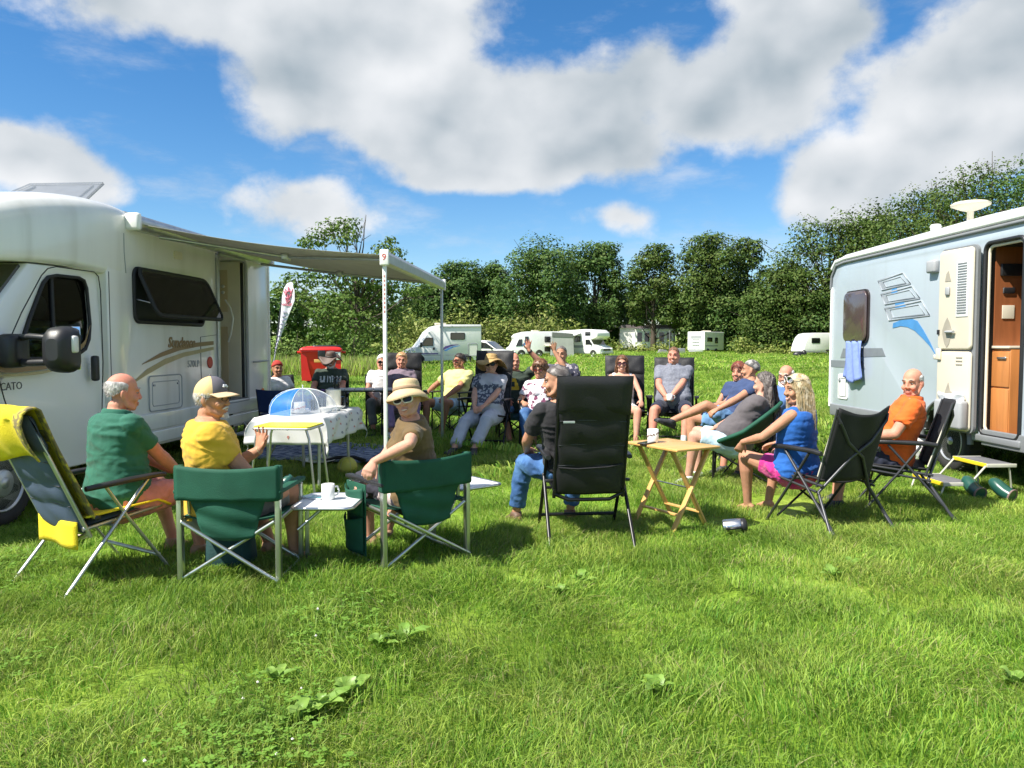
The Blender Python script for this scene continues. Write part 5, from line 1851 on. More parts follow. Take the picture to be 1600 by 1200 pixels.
def build_flag():
 d = 16.5
 base = at(426, 575, d)
 F = thing('feather_flag', 'tall white feather flag with red emblem leaning beside the motorhome', 'flag', (base.x, d, gz(base.x, d)), 0)
 o = Vector((base.x, d, gz(base.x, d)))
 def P(px, py):
  q = at(px, py, d) - o
  return q
 left = [(427, 572), (431, 545), (435, 515), (438, 490), (441, 465), (445, 450), (450, 443), (456, 441)]
 right = [(428, 572), (434, 545), (441, 525), (449, 503), (457, 485), (464, 470), (465, 455), (462, 445)]
 mb = MB()
 L = [P(*q) for q in left]
 Rr = [P(*q) for q in right]
 def cloth(u, v):
  i = v * (len(L) - 1)
  k = min(int(i), len(L) - 2)
  f = i - k
  a, b = L[k].lerp(L[k + 1], f), Rr[k].lerp(Rr[k + 1], f)
  q = a.lerp(b, u)
  q.y -= .22 * u * (.25 + .75 * v) - .04 * math.sin(u * 5 + v * 6)
  return q
 mb.sheet(cloth, 10, 28, 0, .006)
 mb.build('banner', M('flag_cloth', (.80, .80, .84), .8, transl=.25, var=.04), F)
 mb = MB()
 mb.tube([P(426, 592), P(427, 572)] + [p + Vector((0, 0, 0)) for p in L[1:]], .022, 6)
 mb.build('flag_pole', mat_blackp, F)
 red = M('flag_red_print', (.62, .16, .22), .6)
 e = MB()
 P0 = P
 yo = Vector((0, -.02, 0))
 def P(px, py):
  q = P0(px, py)
  n = len(L) - 1
  best = min((abs(Vector(cloth(u / 12, v / 40)).x - q.x) + abs(Vector(cloth(u / 12, v / 40)).z - q.z), u, v) for u in range(13) for v in range(41))
  q.y = Vector(cloth(best[1] / 12, best[2] / 40)).y
  return q
 for (pts, r) in (([(448, 462), (450, 456), (455, 455), (457, 461), (453, 467), (448, 466)], .020), ([(447, 452), (449, 457)], .016), ([(452, 449), (453, 456)], .016), ([(460, 452), (457, 458)], .016),
     ([(449, 468), (451, 474), (455, 470)], .018), ([(452, 460), (452, 470)], .02), ([(447, 459), (445, 455)], .014)):
  e.tube([P(*q) + yo for q in pts], r, 4)
 e.build('emblem', red, F)
 u = (P(458, 474) - P(446, 474)).normalized()
 mt = basis(P(451, 476.5) + yo, u, (0, 0, 1))
 text_mesh('banner_lettering', 'WALES', .075, red, F, mt, .002, bold=.003)
 e = MB()
 r = np.random.default_rng(4)
 for k in range(11):      # faint handwritten style lettering running down the flag
  t = k / 10
  c = (447 - 15 * t * .98, 488 + 62 * t)
  w = 5.5 - 4 * t
  pts = [P(c[0] + w * a, c[1] + b) + yo for a, b in ((-.5, 1.4), (-.2, -1.5), (.1, 1.6), (.4, -1.2), (.6, 1.2))]
  e.tube(pts, .009, 4)
 e.build('banner_script', M('flag_grey_print', (.30, .28, .42), .6), F)
build_far_vehicles()
build_house()
build_bin()
build_flag()
# ================================================================== CHAIRS, TABLES
mat_green = M('green_canvas', (0.014, 0.105, 0.062), 0.75, var=0.14, vscale=9, bump=0.25, bscale=180, transl=0.22)
mat_blackf = M('black_fabric', (0.012, 0.012, 0.014), 0.75, var=0.25, vscale=8, bump=0.25, bscale=150)
mat_blackpad = M('black_padded_mesh', (0.010, 0.010, 0.012), 0.60, var=0.2, vscale=6, bump=0.25, bscale=220, spec=.5)
mat_greyf = M('dark_grey_frame', (0.060, 0.062, 0.068), 0.38, metal=0.4, var=0.1)
mat_blackmet = M('black_metal', (0.014, 0.014, 0.015), 0.35, metal=0.3, var=.1)
mat_slate = M('slate_blue_mesh', (0.085, 0.120, 0.190), 0.7, var=0.10, vscale=5, bump=0.2, bscale=260, transl=.12)
mat_yellow = M('yellow_towel', (0.80, 0.62, 0.02), 0.95, var=0.10, vscale=10, bump=0.5, bscale=150)
mat_towelbr = M('brown_towel_border', (0.20, 0.16, 0.07), 0.95, rgb2=(.55, .45, .06), mscale=26, bump=0.5, bscale=150)
mat_wood = M('varnished_pine', (0.62, 0.36, 0.115), 0.42, var=0.12, vscale=4, stretch=(1, 8, 8), coat=.2)
mat_whitetop = M('white_table_top', (0.72, 0.74, 0.76), 0.35, var=0.04)
mat_china = M('white_china', (0.80, 0.80, 0.78), 0.15, coat=.5)
mat_piping = M('pale_piping', (0.62, 0.58, 0.48), 0.7)
mat_greenpost = M('brushed_chair_tube', (0.58, 0.60, 0.55), 0.30, metal=0.9, var=.06)
def director_chair(label, loc, rz, W=.60, side_pocket=False, table_side=1, group=None):
 t = thing('director_chair', label, 'chair', loc, rz, group)
 h, st, ah, D = .72, .40, .56, .22
 for sx in (-1, 1):
  x = sx * W / 2
  MB().box((x, -D, h / 2 - .02), (.030, .045, h + .03), 0, .007).build('rear_post', mat_greenpost, t)
  MB().box((x, D, ah / 2 - .02), (.028, .036, ah), 0, .007).build('front_post', mat_greenpost, t)
  MB().box((x, 0.0, ah + .005), (.055, .50, .026), 0, .010).build('armrest', mat_blackp if side_pocket else mat_green, t)
  MB().tube([(x * .97, -D + .02, st - .01), (x * .97, D, st + .01)], .013, 6).build('seat_rail', mat_greenpost, t)
  MB().tube([(x * .97, -D, .045), (x * .97, D, .045)], .011, 6).build('foot_rail', mat_greenpost, t)
  m = MB()
  m.tube([(x * .93, -D + .035, .60), (x * .90, -D + .05, .53), (x * .90, -D + .06, .42)], .012, 6)
  m.build('back_stay', mat_greenpost, t)
 for yy in (-D - .018, D + .010):
  for s in (-1, 1):
   MB().tube([(-s * W / 2, yy + s * .012, .045), (s * W / 2 * .93, yy + s * .012, st - .01)], .0115, 8).build('cross_tube', mat_greenpost, t)
 # seat and back cloth
 mb = MB()
 mb.sheet(lambda u, v: ((u - .5) * W * .97, -D + .02 + (2 * D - .02) * v, st + .012 - .055 * math.sin(PI * u) * (.6 + .4 * math.sin(PI * v))), 14, 10, 0, .006)
 mb.build('seat', mat_green, t)
 def back(u, v):
  return ((u - .5) * (W + .026), -D - .026 - .035 * math.sin(PI * u) + .0012 * math.sin(u * 23) * math.sin(PI * u), .515 + .205 * v - .018 * math.sin(PI * u) * v + .002 * math.sin(u * 19) * (1 - v))
 mb = MB()
 mb.sheet(back, 30, 8, 0, .010)
 for sx in (-1, 1):
  mb.box((sx * W / 2, -D, .617), (.046, .062, .20), 0, .012)
 for sx in (-1, 1):
  mb.tube([(sx * (W / 2 - .055), -D - .036, .52), (sx * (W / 2 - .055), -D - .037, .71)], .0035, 5)
 mb.build('backrest', mat_green, t)
 def drop(u, v):
  wl = W * (.80 - .26 * (1 - v) ** .7) if v < 1 else W * .80
  z = .30 + .225 * v
  return ((u - .5) * wl, -D - .012 - .048 * math.sin(PI * u) * (.3 + .7 * v) + .006 * math.sin(v * 13 + u * 5), z + .02 * math.sin(PI * u) * (1 - v) * -1)
 mb = MB()
 mb.sheet(drop, 20, 12, 0, .006)
 mb.build('back_panel', mat_green, t)
 # flip-up side table
 x = table_side * (W / 2 + .035)
 tb = bpy.data.objects.new('side_table', None)
 COL.objects.link(tb)
 tb.parent = t
 mb = MB()
 pol = rrect(.36, .46, .05, 5, x + table_side * .18, .14)
 mb.prism(pol, (0, 0, .43), (1, 0, 0), (0, 1, 0), (0, 0, .012))
 mb.build('table_top', mat_whitetop, tb)
 mb = MB()
 pl = [(q[0], q[1], .436) for q in rrect(.368, .468, .052, 5, x + table_side * .18, .14)]
 mb.tube(pl + [pl[0]], .011, 6)
 mb.build('table_rim', mat_alu, tb)
 MB().box((x, D + .02, .22), (.026, .020, .44), 0, .004).build('table_leg', mat_greenpost, tb)
 mb = MB().tube([(x + table_side * .16, .12, .42), (x, .03, .28)], .010, 6)
 mb.build('table_stay', mat_alu, tb)
 if side_pocket:
  xx = -table_side * (W / 2 + .03)
  for (z0, z1, bul) in ((.10, .33, .06), (.34, .52, .045)):
   mb = MB()
   mb.sheet(lambda u, v: (xx - table_side * (.008 + bul * math.sin(PI * u) * (.4 + .6 * v)), -.02 + .24 * u, z0 + (z1 - z0) * v - .02 * math.sin(PI * u) * v), 12, 8, 0, .006)
   mb.build('side_pocket', mat_green, t)
  mb = MB().box((xx + .008 * table_side, .10, .31), (.008, .26, .46), 0, .003)
  mb.build('pocket_backing', mat_green, t)
 return t
def recliner(label, loc, rz, W=.50, back_h=1.16, tilt=16, seat_h=.43, group=None, mat=None, frame=None, tagm=False, aw=.30):
 mat = mat or mat_blackpad
 frame = frame or mat_blackmet
 t = thing('recliner_chair', label, 'chair', loc, rz, group)
 ta = R(tilt)
 B0 = Vector((0, -.20, seat_h - .04))
 up = Vector((0, -math.sin(ta), math.cos(ta)))
 nrm = Vector((0, math.cos(ta), math.sin(ta)))
 Lb = (back_h - B0.z) / math.cos(ta)
 def bp(x, s, off=0.0):
  return B0 + Vector((x, 0, 0)) + up * s + nrm * off
 # back frame
 hw = W / 2
 fr = [bp(-hw, -.06), bp(-hw, Lb * .82), bp(-hw + .02, Lb * .94), bp(-hw + .07, Lb), bp(hw - .07, Lb), bp(hw - .02, Lb * .94), bp(hw, Lb * .82), bp(hw, -.06)]
 MB().tube(fr, .013, 8).build('back_frame', frame, t)
 mb = MB()
 mb.tube([bp(-hw, -.03), bp(-hw * .6, -.07, -.02), bp(hw * .6, -.07, -.02), bp(hw, -.03)], .014, 8)
 mb.build('back_rail', frame, t)
 # backing sheet and pads
 BR = (0, .27, .46, .68, 1.0001)
 def bulge(v):
  for a, b in zip(BR, BR[1:]):
   if a <= v < b:
    return math.sqrt(max(0, math.sin(PI * (v - a) / (b - a))))
  return 0
 for v in BR[1:4]:
  MB().tube([bp((u - .5) * (W - .03), -.03 + (Lb - .01) * v + .01 * math.sin(u * 4), -.014 - .008 * math.sin(PI * u)) for u in np.linspace(0, 1, 8)], .0035, 5).build('seam_piping', mat_greyf, t)
 def pad(name, s0, s1, w, th, m, bulge=.02):
  p = MB()
  def top(u, v):
   e = min(1, min(u, 1 - u) * 9) * min(1, min(v, 1 - v) * 6)
   e = math.sqrt(max(0, e))
   return bp((u - .5) * w, s0 + (s1 - s0) * v, .004 + th * e + .004 * math.sin(u * 17 + v * 9 + s0 * 20))
  def bot(u, v):
   e = math.sqrt(max(0, min(1, min(u, 1 - u) * 9) * min(1, min(v, 1 - v) * 6)))
   return bp((u - .5) * w, s0 + (s1 - s0) * v, -.004 - bulge * e + .003 * math.sin(u * 13 + v * 6 + s0 * 31))
  p.sheet(top, 14, 10)
  p.sheet(lambda u, v: bot(1 - u, v), 14, 10)
  return p.build(name, m, t)
 n = [(0.0, .20), (.205, .36), (.365, .53)]
 sc = Lb / .78
 pad('backrest_pad', .0 * sc, .20 * sc, W - .02, .022, mat, .016)
 pad('backrest_pad', .205 * sc, .355 * sc, W - .02, .022, mat, .014)
 pad('backrest_pad', .36 * sc, .545 * sc, W - .02, .022, mat, .012)
 pad('headrest', .53 * sc, .80 * sc, W + .03, .035, mat, .030)
 MB().sheet(lambda u, v: bp((u - .5) * (W - .01), -.03 + (Lb - .01) * v, -.006 - .010 * math.sin(PI * u) - .016 * bulge(v) * min(1, min(u, 1 - u) * 8) + .003 * math.sin(u * 11 + v * 23)), 16, 36, 0, .006).build('back_cloth', mat, t)
 if tagm:
  MB().prism([(-.04, -.007), (.04, -.007), (.04, .007), (-.04, .007)], bp(-hw + .075, .50 * sc, -.040), (1, 0, 0), up, nrm * -.003).build('brand_tag', mat_whitetop, t)
  mb = MB().tube([bp(-hw + .02, .17 * sc, -.02), bp(-.1, .165 * sc, -.035), bp(.12, .175 * sc, -.033), bp(hw - .02, .19 * sc, -.02)], .006, 5)
  mb.build('elastic_cord', mat_blackf, t)
 # seat
 p = MB()
 F0 = Vector((0, -.19, seat_h - .03))
 F1 = Vector((0, .27, seat_h + .03))
 def seat(u, v):
  e = math.sqrt(max(0, min(1, min(u, 1 - u) * 9) * min(1, min(v, 1 - v) * 8)))
  q = F0.lerp(F1, v)
  return q + Vector(((u - .5) * (W - .02), 0, .004 + .03 * e - .02 * math.sin(PI * u)))
 p.sheet(seat, 12, 10)
 p.sheet(lambda u, v: F0.lerp(F1, v) + Vector(((.5 - u) * (W - .02), 0, -.012 - .02 * math.sin(PI * u))), 12, 10)
 p.build('seat', mat, t)
 for s in (-1, 1):
  MB().tube([(s * hw, -.22, seat_h - .045), (s * hw, .27, seat_h + .015), (s * (hw - .06), .29, seat_h + .02)], .012, 8).build('seat_rail', frame, t)
  x = s * (hw + .045)
  a = MB()
  zA = seat_h + .20
  a.rings([[Vector((x + q[0], y, zA + dz + q[1])) for q in rrect(w2, .03, .013, 3)] for y, w2, dz in ((-.22, .035, -.005), (-.15, .055, 0), (.05, .065, .012), (.22, .06, .018), (.27, .04, .014))])
  a.build('armrest', mat_blackp, t)
  MB().tube([(x * .98, .16, zA), (x * 1.0, .0, seat_h + .02), (x * 1.02, -.36, 0.0)], .0135, 8, flat=.75).build('rear_leg', frame, t)
  MB().tube([(x * .98, -.10, zA - .01), (x * .98, .02, seat_h), (x * 1.0, .30, 0.0)], .0135, 8, flat=.75).build('front_leg', frame, t)
  m = MB().box((x * .93, -.16, seat_h + .02), (.07, .03, .022), 0, .006)
  m.build('hinge', mat_blackp, t)
 xx = hw + .045
 MB().tube([(-xx, .22, .12), (xx, .22, .12)], .013, 8).build('stretcher', frame, t)
 MB().tube([(-xx, -.05, seat_h - .05), (xx, -.05, seat_h - .05)], .011, 8).build('stretcher', frame, t)
 return t
def camp_chair(label, loc, rz, group=None, W=.50, seat_h=.42, back_h=.86, tilt=14, fab=None, frame=None, arms=True, name='camp_chair'):
 """simple folding chair with fabric seat and back on crossed legs"""
 fab = fab or mat_blackf
 frame = frame or mat_blackmet
 t = thing(name, label, 'chair', loc, rz, group)
 hw = W / 2
 ta = math.tan(R(tilt))
 for s in (-1, 1):
  MB().tube([(s * hw, -.20, .02), (s * hw, -.20 - .0, seat_h), (s * hw, -.20 - ta * (back_h - seat_h), back_h)], .012, 6).build('rear_leg', frame, t)
  MB().tube([(s * hw, .22, .0), (s * hw, .20, seat_h + .2)], .012, 6).build('front_leg', frame, t)
  if arms:
   MB().box((s * hw, 0.0, seat_h + .21), (.05, .46, .025), 0, .01).build('armrest', mat_blackp, t)
  MB().tube([(s * hw, .22, .03), (-s * hw, .22 + .02 * s, seat_h - .02)], .009, 6).build('cross_leg', frame, t)
  MB().tube([(s * hw, -.20, .03), (-s * hw, -.2 + .02 * s, seat_h - .02)], .009, 6).build('cross_leg', frame, t)
  MB().tube([(s * hw, -.20, .05), (s * hw * .98, .22, seat_h - .04)], .009, 6).build('cross_leg', frame, t)
 mb = MB()
 mb.sheet(lambda u, v: ((u - .5) * W, -.20 + .42 * v, seat_h - .04 * math.sin(PI * u) + .02 * v), 12, 8, 0, .008)
 mb.build('seat', fab, t)
 mb = MB()
 mb.sheet(lambda u, v: ((u - .5) * W, -.205 - ta * (seat_h * 0 + (back_h - seat_h) * (.08 + .92 * v)) - .05 * math.sin(PI * u), seat_h + (back_h - seat_h) * (.08 + .92 * v) - .012 * math.sin(PI * u) * v), 14, 8, 0, .010)
 mb.build('backrest', fab, t)
 return t
def crossback_chair(label, loc, rz, group=None, W=.52, sag=.06):
 """black folding armchair whose two bent tubes cross behind the back cloth"""
 t = thing('folding_armchair', label, 'chair', loc, rz, group)
 hw = W / 2
 sh, bh = .41, .95
 ta = math.tan(R(17))
 def bk(x, z, off=0.0):
  return Vector((x, -.20 - ta * (z - sh) + off, z))
 for s in (-1, 1):
  MB().tube([bk(s * hw, sh - .06), bk(s * hw, bh)], .014, 6, flat=.7).build('back_frame', mat_greyf, t)
  MB().tube([bk(s * (hw + .01), sh + .02, .01), bk(s * hw * 1.0, bh)], .006, 5).build('piping', mat_piping, t)
  m = MB()
  m.tube([bk(s * hw * .92, bh - .10, -.035), bk(s * hw * .45, bh - .26, -.055), bk(-s * hw * .25, sh + .16, -.06), bk(-s * hw * 1.02, sh - .10, -.03), Vector((-s * (hw + .07), -.40, .0))], .013, 7)
  m.build('cross_tube', mat_greyf, t)
  MB().tube([bk(s * hw * .92, bh - .10, -.035), bk(s * hw * 1.0, bh - .05, -.01)], .012, 6).build('frame_joint', mat_blackp, t)
  x = s * (hw + .045)
  a = MB()
  a.rings([[Vector((x + q[0], y, .62 + dz + q[1])) for q in rrect(w2, .036, .014, 3)] for y, w2, dz in ((-.26, .03, -.01), (-.18, .045, 0), (.08, .055, .004), (.20, .05, .0), (.235, .03, -.012))])
  a.build('armrest', mat_blackp, t)
  MB().tube([(x, .10, .60), (x, -.12, sh - .06), (x, -.42, .0)], .014, 7, flat=.75).build('rear_leg', mat_greyf, t)
  MB().tube([(x, -.14, .60), (x, .02, sh - .04), (x * .98, .30, .0)], .014, 7, flat=.75).build('front_leg', mat_greyf, t)
  MB().tube([(s * hw, -.24, sh - .05), (s * hw, .26, sh + .01)], .012, 6).build('seat_rail', mat_greyf, t)
  MB().tube([(x, -.22, sh - .09), (x, .24, sh - .02)], .010, 6).build('side_brace', mat_greyf, t)
  MB().tube([(s * hw, .22, .05), (-s * hw * .9, .20, sh - .03)], .009, 6).build('cross_leg', mat_blackmet, t)
 def cl(u, v):
  z = sh - .02 + (bh - sh + .03) * v
  k = math.sin(PI * u)
  return bk((u - .5) * W, z - sag * k * v * v, -.008 - .045 * k + .012 * math.sin(u * 9 + v * 5) * k)
 mb = MB().sheet(cl, 18, 16, 0, .008)
 mb.build('backrest', mat_blackf, t)
 mb = MB().sheet(lambda u, v: ((u - .5) * W, -.22 + .48 * v, sh + .02 * v - .04 * math.sin(PI * u)), 12, 8, 0, .012)
 mb.build('seat', mat_blackf, t)
 MB().tube([(-hw, .27, sh + .02), (hw, .27, sh + .02)], .012, 6).build('seat_piping', mat_piping, t)
 return t
def moon_chair(label, loc, rz, group=None):
 t = thing('moon_chair', label, 'chair', loc, rz, group)
 # rim: tilted oval from high back to low front
 def rim(a):
  x = .36 * math.sin(a)
  y = -.34 * math.cos(a) * 1.0
  z = .56 + .26 * math.cos(a) * 1.0
  if math.cos(a) < 0:
   z = .56 + .16 * math.cos(a)
  return Vector((x, y + .02, z))
 n = 36
 pts = [rim(2 * PI * k / n) for k in range(n + 1)]
 MB().tube(pts, .022, 8).build('rim', mat_green, t)
 mb = MB()
 c = Vector((0, .0, .30))
 mb.sheet(lambda u, v: (c.lerp(rim(2 * PI * u), math.sin(v * PI / 2)) + Vector((0, 0, -.0 - .05 * math.sin(PI * v)))), 36, 10, 0, .006)
 mb.build('seat', M('dark_green_canvas', (.010, .030, .022), .8, var=.15, bump=.2, bscale=150), t)
 for k, a in enumerate((35, 145, 215, 325)):
  top = rim(R(a))
  op = Vector((-top.x * .85, -(top.y) * .85, 0))
  MB().tube([top, Vector((top.x * 1.02, top.y * 1.02, .0))], .011, 6).build('leg', mat_blackmet, t)
  e = Vector((-top.x, top.y, .02)) if k % 2 else Vector((top.x, -top.y, .02))
  MB().tube([Vector((top.x * 1.0, top.y, top.z - .08)), e], .009, 6).build('cross_leg', mat_blackmet, t)
 return t
def mug(label, loc, mat=None, rad=.042, h=.095, handle=0.0, group=None, pat=None):
 t = thing('mug', label, 'mug', loc, handle, group)
 mb = MB().lathe([(0, .0), (rad * .92, 0), (rad, .01), (rad, h), (rad - .004, h), (rad - .005, .012), (0, .010)], 22)
 mb.build('cup', mat or mat_china, t)
 mb = MB().tube([(rad * .95, 0, h * .80), (rad + .022, 0, h * .78), (rad + .032, 0, h * .5), (rad + .022, 0, h * .25), (rad * .95, 0, h * .2)], .006, 6)
 mb.build('handle', mat or mat_china, t)
 if pat:
  m = MB()
  for k in range(18):
   a = k * 2.399
   z = h * (.2 + .65 * ((k * 7) % 18) / 18)
   d = Vector((math.cos(a), math.sin(a), 0))
   m.box(d * rad + Vector((0, 0, z)), (.006, .013, .010), 0, .002, Matrix.Rotation(a, 3, 'Z'))
  m.build('printed_pattern', pat, t)
 return t
def phone(label, loc, rz, mat=None, screen=None):
 t = thing('phone', label, 'phone', loc, rz)
 MB().box((0, 0, .005), (.078, .158, .009), 0, .004).build('case', mat or mat_blackp, t)
 MB().box((0, 0, .0105), (.070, .146, .002)).build('screen', screen or mat_glass, t)
 return t
# ================================================================== PEOPLE
def skin_mat(name, c, c2):
 return M(name, c, 0.60, var=0.09, vscale=22, rgb2=c2, mscale=7, sharp=(.40, .68), bump=0.12, bscale=160, spec=.3, sss=0.06)
SK = {'fair': skin_mat('skin_fair', (.56, .315, .225), (.60, .29, .20)), 'tan': skin_mat('skin_tan', (.44, .225, .135), (.50, .24, .15)),
 'ruddy': skin_mat('skin_ruddy', (.55, .265, .175), (.60, .235, .165)), 'brown': skin_mat('skin_weathered', (.36, .175, .10), (.42, .19, .115))}
mat_lip = M('lips', (.46, .185, .14), .5)
mat_eye = M('eye_white', (.34, .28, .25), .4)
mat_iris = M('iris', (.03, .02, .015), .15)
mat_teeth = M('teeth', (.75, .70, .60), .3)
mat_lensdark = M('sunglass_lens', (.008, .007, .007), .22, spec=.35)
mat_lensred = M('red_brown_lens', (.10, .02, .015), .08, spec=.9)
def hair_mat(name, c, c2):
 return M(name, c, .45, var=.3, vscale=40, rgb2=c2, mscale=22, spec=.5)
HAIR = {'grey': hair_mat('grey_hair', (.42, .40, .38), (.62, .60, .57)), 'white': hair_mat('white_hair', (.68, .66, .62), (.78, .76, .72)),
  'dark': hair_mat('dark_hair', (.025, .018, .014), (.05, .035, .026)), 'brown': hair_mat('brown_hair', (.13, .06, .030), (.22, .11, .055)),
  'blonde': hair_mat('blonde_hair', (.48, .36, .20), (.66, .56, .40)), 'red': hair_mat('red_brown_hair', (.16, .045, .028), (.24, .075, .04)),
  'darkgrey': hair_mat('dark_grey_hair', (.09, .075, .068), (.20, .175, .16)), 'ginger': hair_mat('light_ginger_hair', (.46, .25, .11), (.58, .36, .18)),
  'pepper': hair_mat('pepper_hair', (.10, .095, .09), (.36, .34, .32))}
def ik(a, target, l1, l2, pole):
 d = target - a
 L = min(d.length, (l1 + l2) * .995)
 L = max(L, abs(l1 - l2) * 1.05 + .02)
 dr = d.normalized()
 c = max(-1, min(1, (l1 * l1 + L * L - l2 * l2) / (2 * l1 * L)))
 p = pole - dr * pole.dot(dr)
 p = p.normalized() if p.length > 1e-6 else frame_from(dr)[0]
 return a + dr * (l1 * c) + p * (l1 * math.sqrt(max(0, 1 - c * c))), a + dr * L
def cap_tube(mb, pts, rs, seg=12):
 """tapered tube with rounded ends"""
 pts = [Vector(p) for p in pts]
 d0 = (pts[0] - pts[1]).normalized()
 d1 = (pts[-1] - pts[-2]).normalized()
 P = [pts[0] + d0 * rs[0] * .9, pts[0] + d0 * rs[0] * .6] + pts + [pts[-1] + d1 * rs[-1] * .6, pts[-1] + d1 * rs[-1] * .9]
 Rr = [rs[0] * .35, rs[0] * .78] + list(rs) + [rs[-1] * .78, rs[-1] * .35]
 mb.tube(P, Rr, seg)
def remeshed(mb, name, mats, off, voxel, smooth_it=4, parent=None, ratio=1.0):
 o = mb.build(name, mats, None, off=off)
 m = o.modifiers.new('r', 'REMESH')
 m.mode = 'VOXEL'
 m.voxel_size = voxel
 m.use_smooth_shade = True
 s = o.modifiers.new('s', 'SMOOTH')
 s.factor = .5
 s.iterations = smooth_it
 if ratio < 1:
  dm = o.modifiers.new('d', 'DECIMATE')
  dm.ratio = ratio
 me = evaluated_mesh(o)
 o.modifiers.clear()
 old = o.data
 o.data = me
 bpy.data.meshes.remove(old)
 me.name = name
 me.materials.clear()
 for q in (mats if isinstance(mats, (list, tuple)) else [mats]):
  me.materials.append(q)
 me.polygons.foreach_set('use_smooth', [True] * len(me.polygons))
 if parent:
  o.parent = parent
 return o
def wrinkle(o, amp, freq, seed, stretch=(1, 1, 1)):
 me = o.data
 n = len(me.vertices)
 co = np.empty(n * 3, np.float32)
 me.vertices.foreach_get('co', co)
 no = np.empty(n * 3, np.float32)
 me.vertex_normals.foreach_get('vector', no)
 co, no = co.reshape(-1, 3), no.reshape(-1, 3)
 d = np.empty(n, np.float32)
 sv = Vector((seed * 3.1, seed * 1.7, 0))
 for i in range(n):
  p = Vector(co[i])
  q = Vector((p.x * stretch[0], p.y * stretch[1], p.z * stretch[2])) * freq + sv
  w = noise.noise_vector(q * .5)
  v = noise.noise(q + w * 1.4)
  d[i] = (1 - abs(v) * 2.6) * .7 + noise.noise(q * .45) * .8
 co = co + no * (d * amp)[:, None]
 me.vertices.foreach_set('co', co.ravel())
 me.update()
class Person:
 pass
def hand(mb, w, d, n, side, curl=35, spread=6, sc=1.0, thumb=35, fr=.0088):
 """palm and five fingers; w wrist, d pointing direction, n palm normal, side +1 = thumb toward d x n"""
 d = d.normalized()
 n = (n - d * n.dot(d)).normalized()
 s = d.cross(n) * side           # toward the thumb
 PL = .088 * sc
 rings = []
 for (t, hw, hh, o) in ((-.010, .024, .020, 0), (.015, .030, .019, .003), (.05, .039, .017, .003), (.080, .040, .014, 0), (.092, .036, .010, 0)):
  c = w + d * (t * sc) + s * (o * sc)
  rings.append([c + s * (math.cos(a) * hw * sc) + n * (math.sin(a) * hh * sc) for a in np.linspace(0, 2 * PI, 13)[:-1]])
 mb.rings(rings)
 fr *= sc
 for i, (off, ln) in enumerate(((.029, .072), (.010, .080), (-.010, .074), (-.028, .058))):
  base = w + d * (PL - .01 * sc - abs(off + .002) * .12) + s * (off * sc)
  ang = R(spread * (1.5 - i))
  dd = (d * math.cos(ang) + s * math.sin(ang))
  pts = [base]
  a = 0
  for k, (f, c) in enumerate(((.46, .8), (.30, 1.1), (.24, .7))):
   a += R(curl * c)
   pts.append(pts[-1] + (dd * math.cos(a) + n * math.sin(a)) * (ln * f * sc))
  cap_tube(mb, pts, [fr * 1.08, fr, fr * .92, fr * .78], 8)
 b = w + d * (.022 * sc) + s * (.026 * sc) + n * (.004 * sc)
 ta = R(thumb)
 t1 = (d * math.cos(ta) + s * math.sin(ta) * .9 + n * .30).normalized()
 t2 = (d * math.cos(ta * .5) + s * math.sin(ta * .5) + n * .35).normalized()
 cap_tube(mb, [b, b + t1 * .042 * sc, b + t1 * .042 * sc + t2 * .028 * sc, b + t1 * .042 * sc + t2 * .05 * sc], [fr * 1.5, fr * 1.2, fr * 1.1, fr * .85], 8)
def torso_rings(p, infl=0.0, t0=-.14, t1=.56, seg=20, belly=0.0):
 prof = [(-.15, .085, .06, .0), (-.11, .125, .088, .01), (-.05, .160, .112, 0), (.02, .166, .118, 0), (.10, .158, .112, .004), (.18, .152, .108, .008), (.26, .158, .110, .008),
   (.34, .168, .115, .004), (.40, .172, .112, -.002), (.45, .166, .098, -.008), (.49, .138, .080, -.012), (.52, .098, .066, -.014), (.55, .066, .058, -.010), (.58, .056, .054, 0)]
 if p.female:
  prof = [(t, a * (1.03 if t < .08 else (.90 if t < .3 else .90)), b * (.98 if t < .3 else .93), c) for t, a, b, c in prof]
 out = []
 for (t, a, b, c) in prof:
  if t < t0 - 1e-6 or t > t1 + 1e-6:
   continue
  bl = p.belly * math.exp(-((t - .10) / .13) ** 2)
  cen, rt, fw = p.spine(t)
  a2 = a * p.bulk * p.s + infl + bl * .03
  b2 = b * p.bulk * p.s + infl + bl * .05
  cen = cen + fw * ((c + bl * .055) * p.s)
  ring = []
  for k in range(seg):
   q = 2 * PI * k / seg
   e = 2.4
   cx = math.copysign(abs(math.cos(q)) ** (2 / e), math.cos(q))
   sy = math.copysign(abs(math.sin(q)) ** (2 / e), math.sin(q))
   ring.append(cen + rt * (cx * a2) + fw * (sy * b2))
  out.append(ring)
 return out
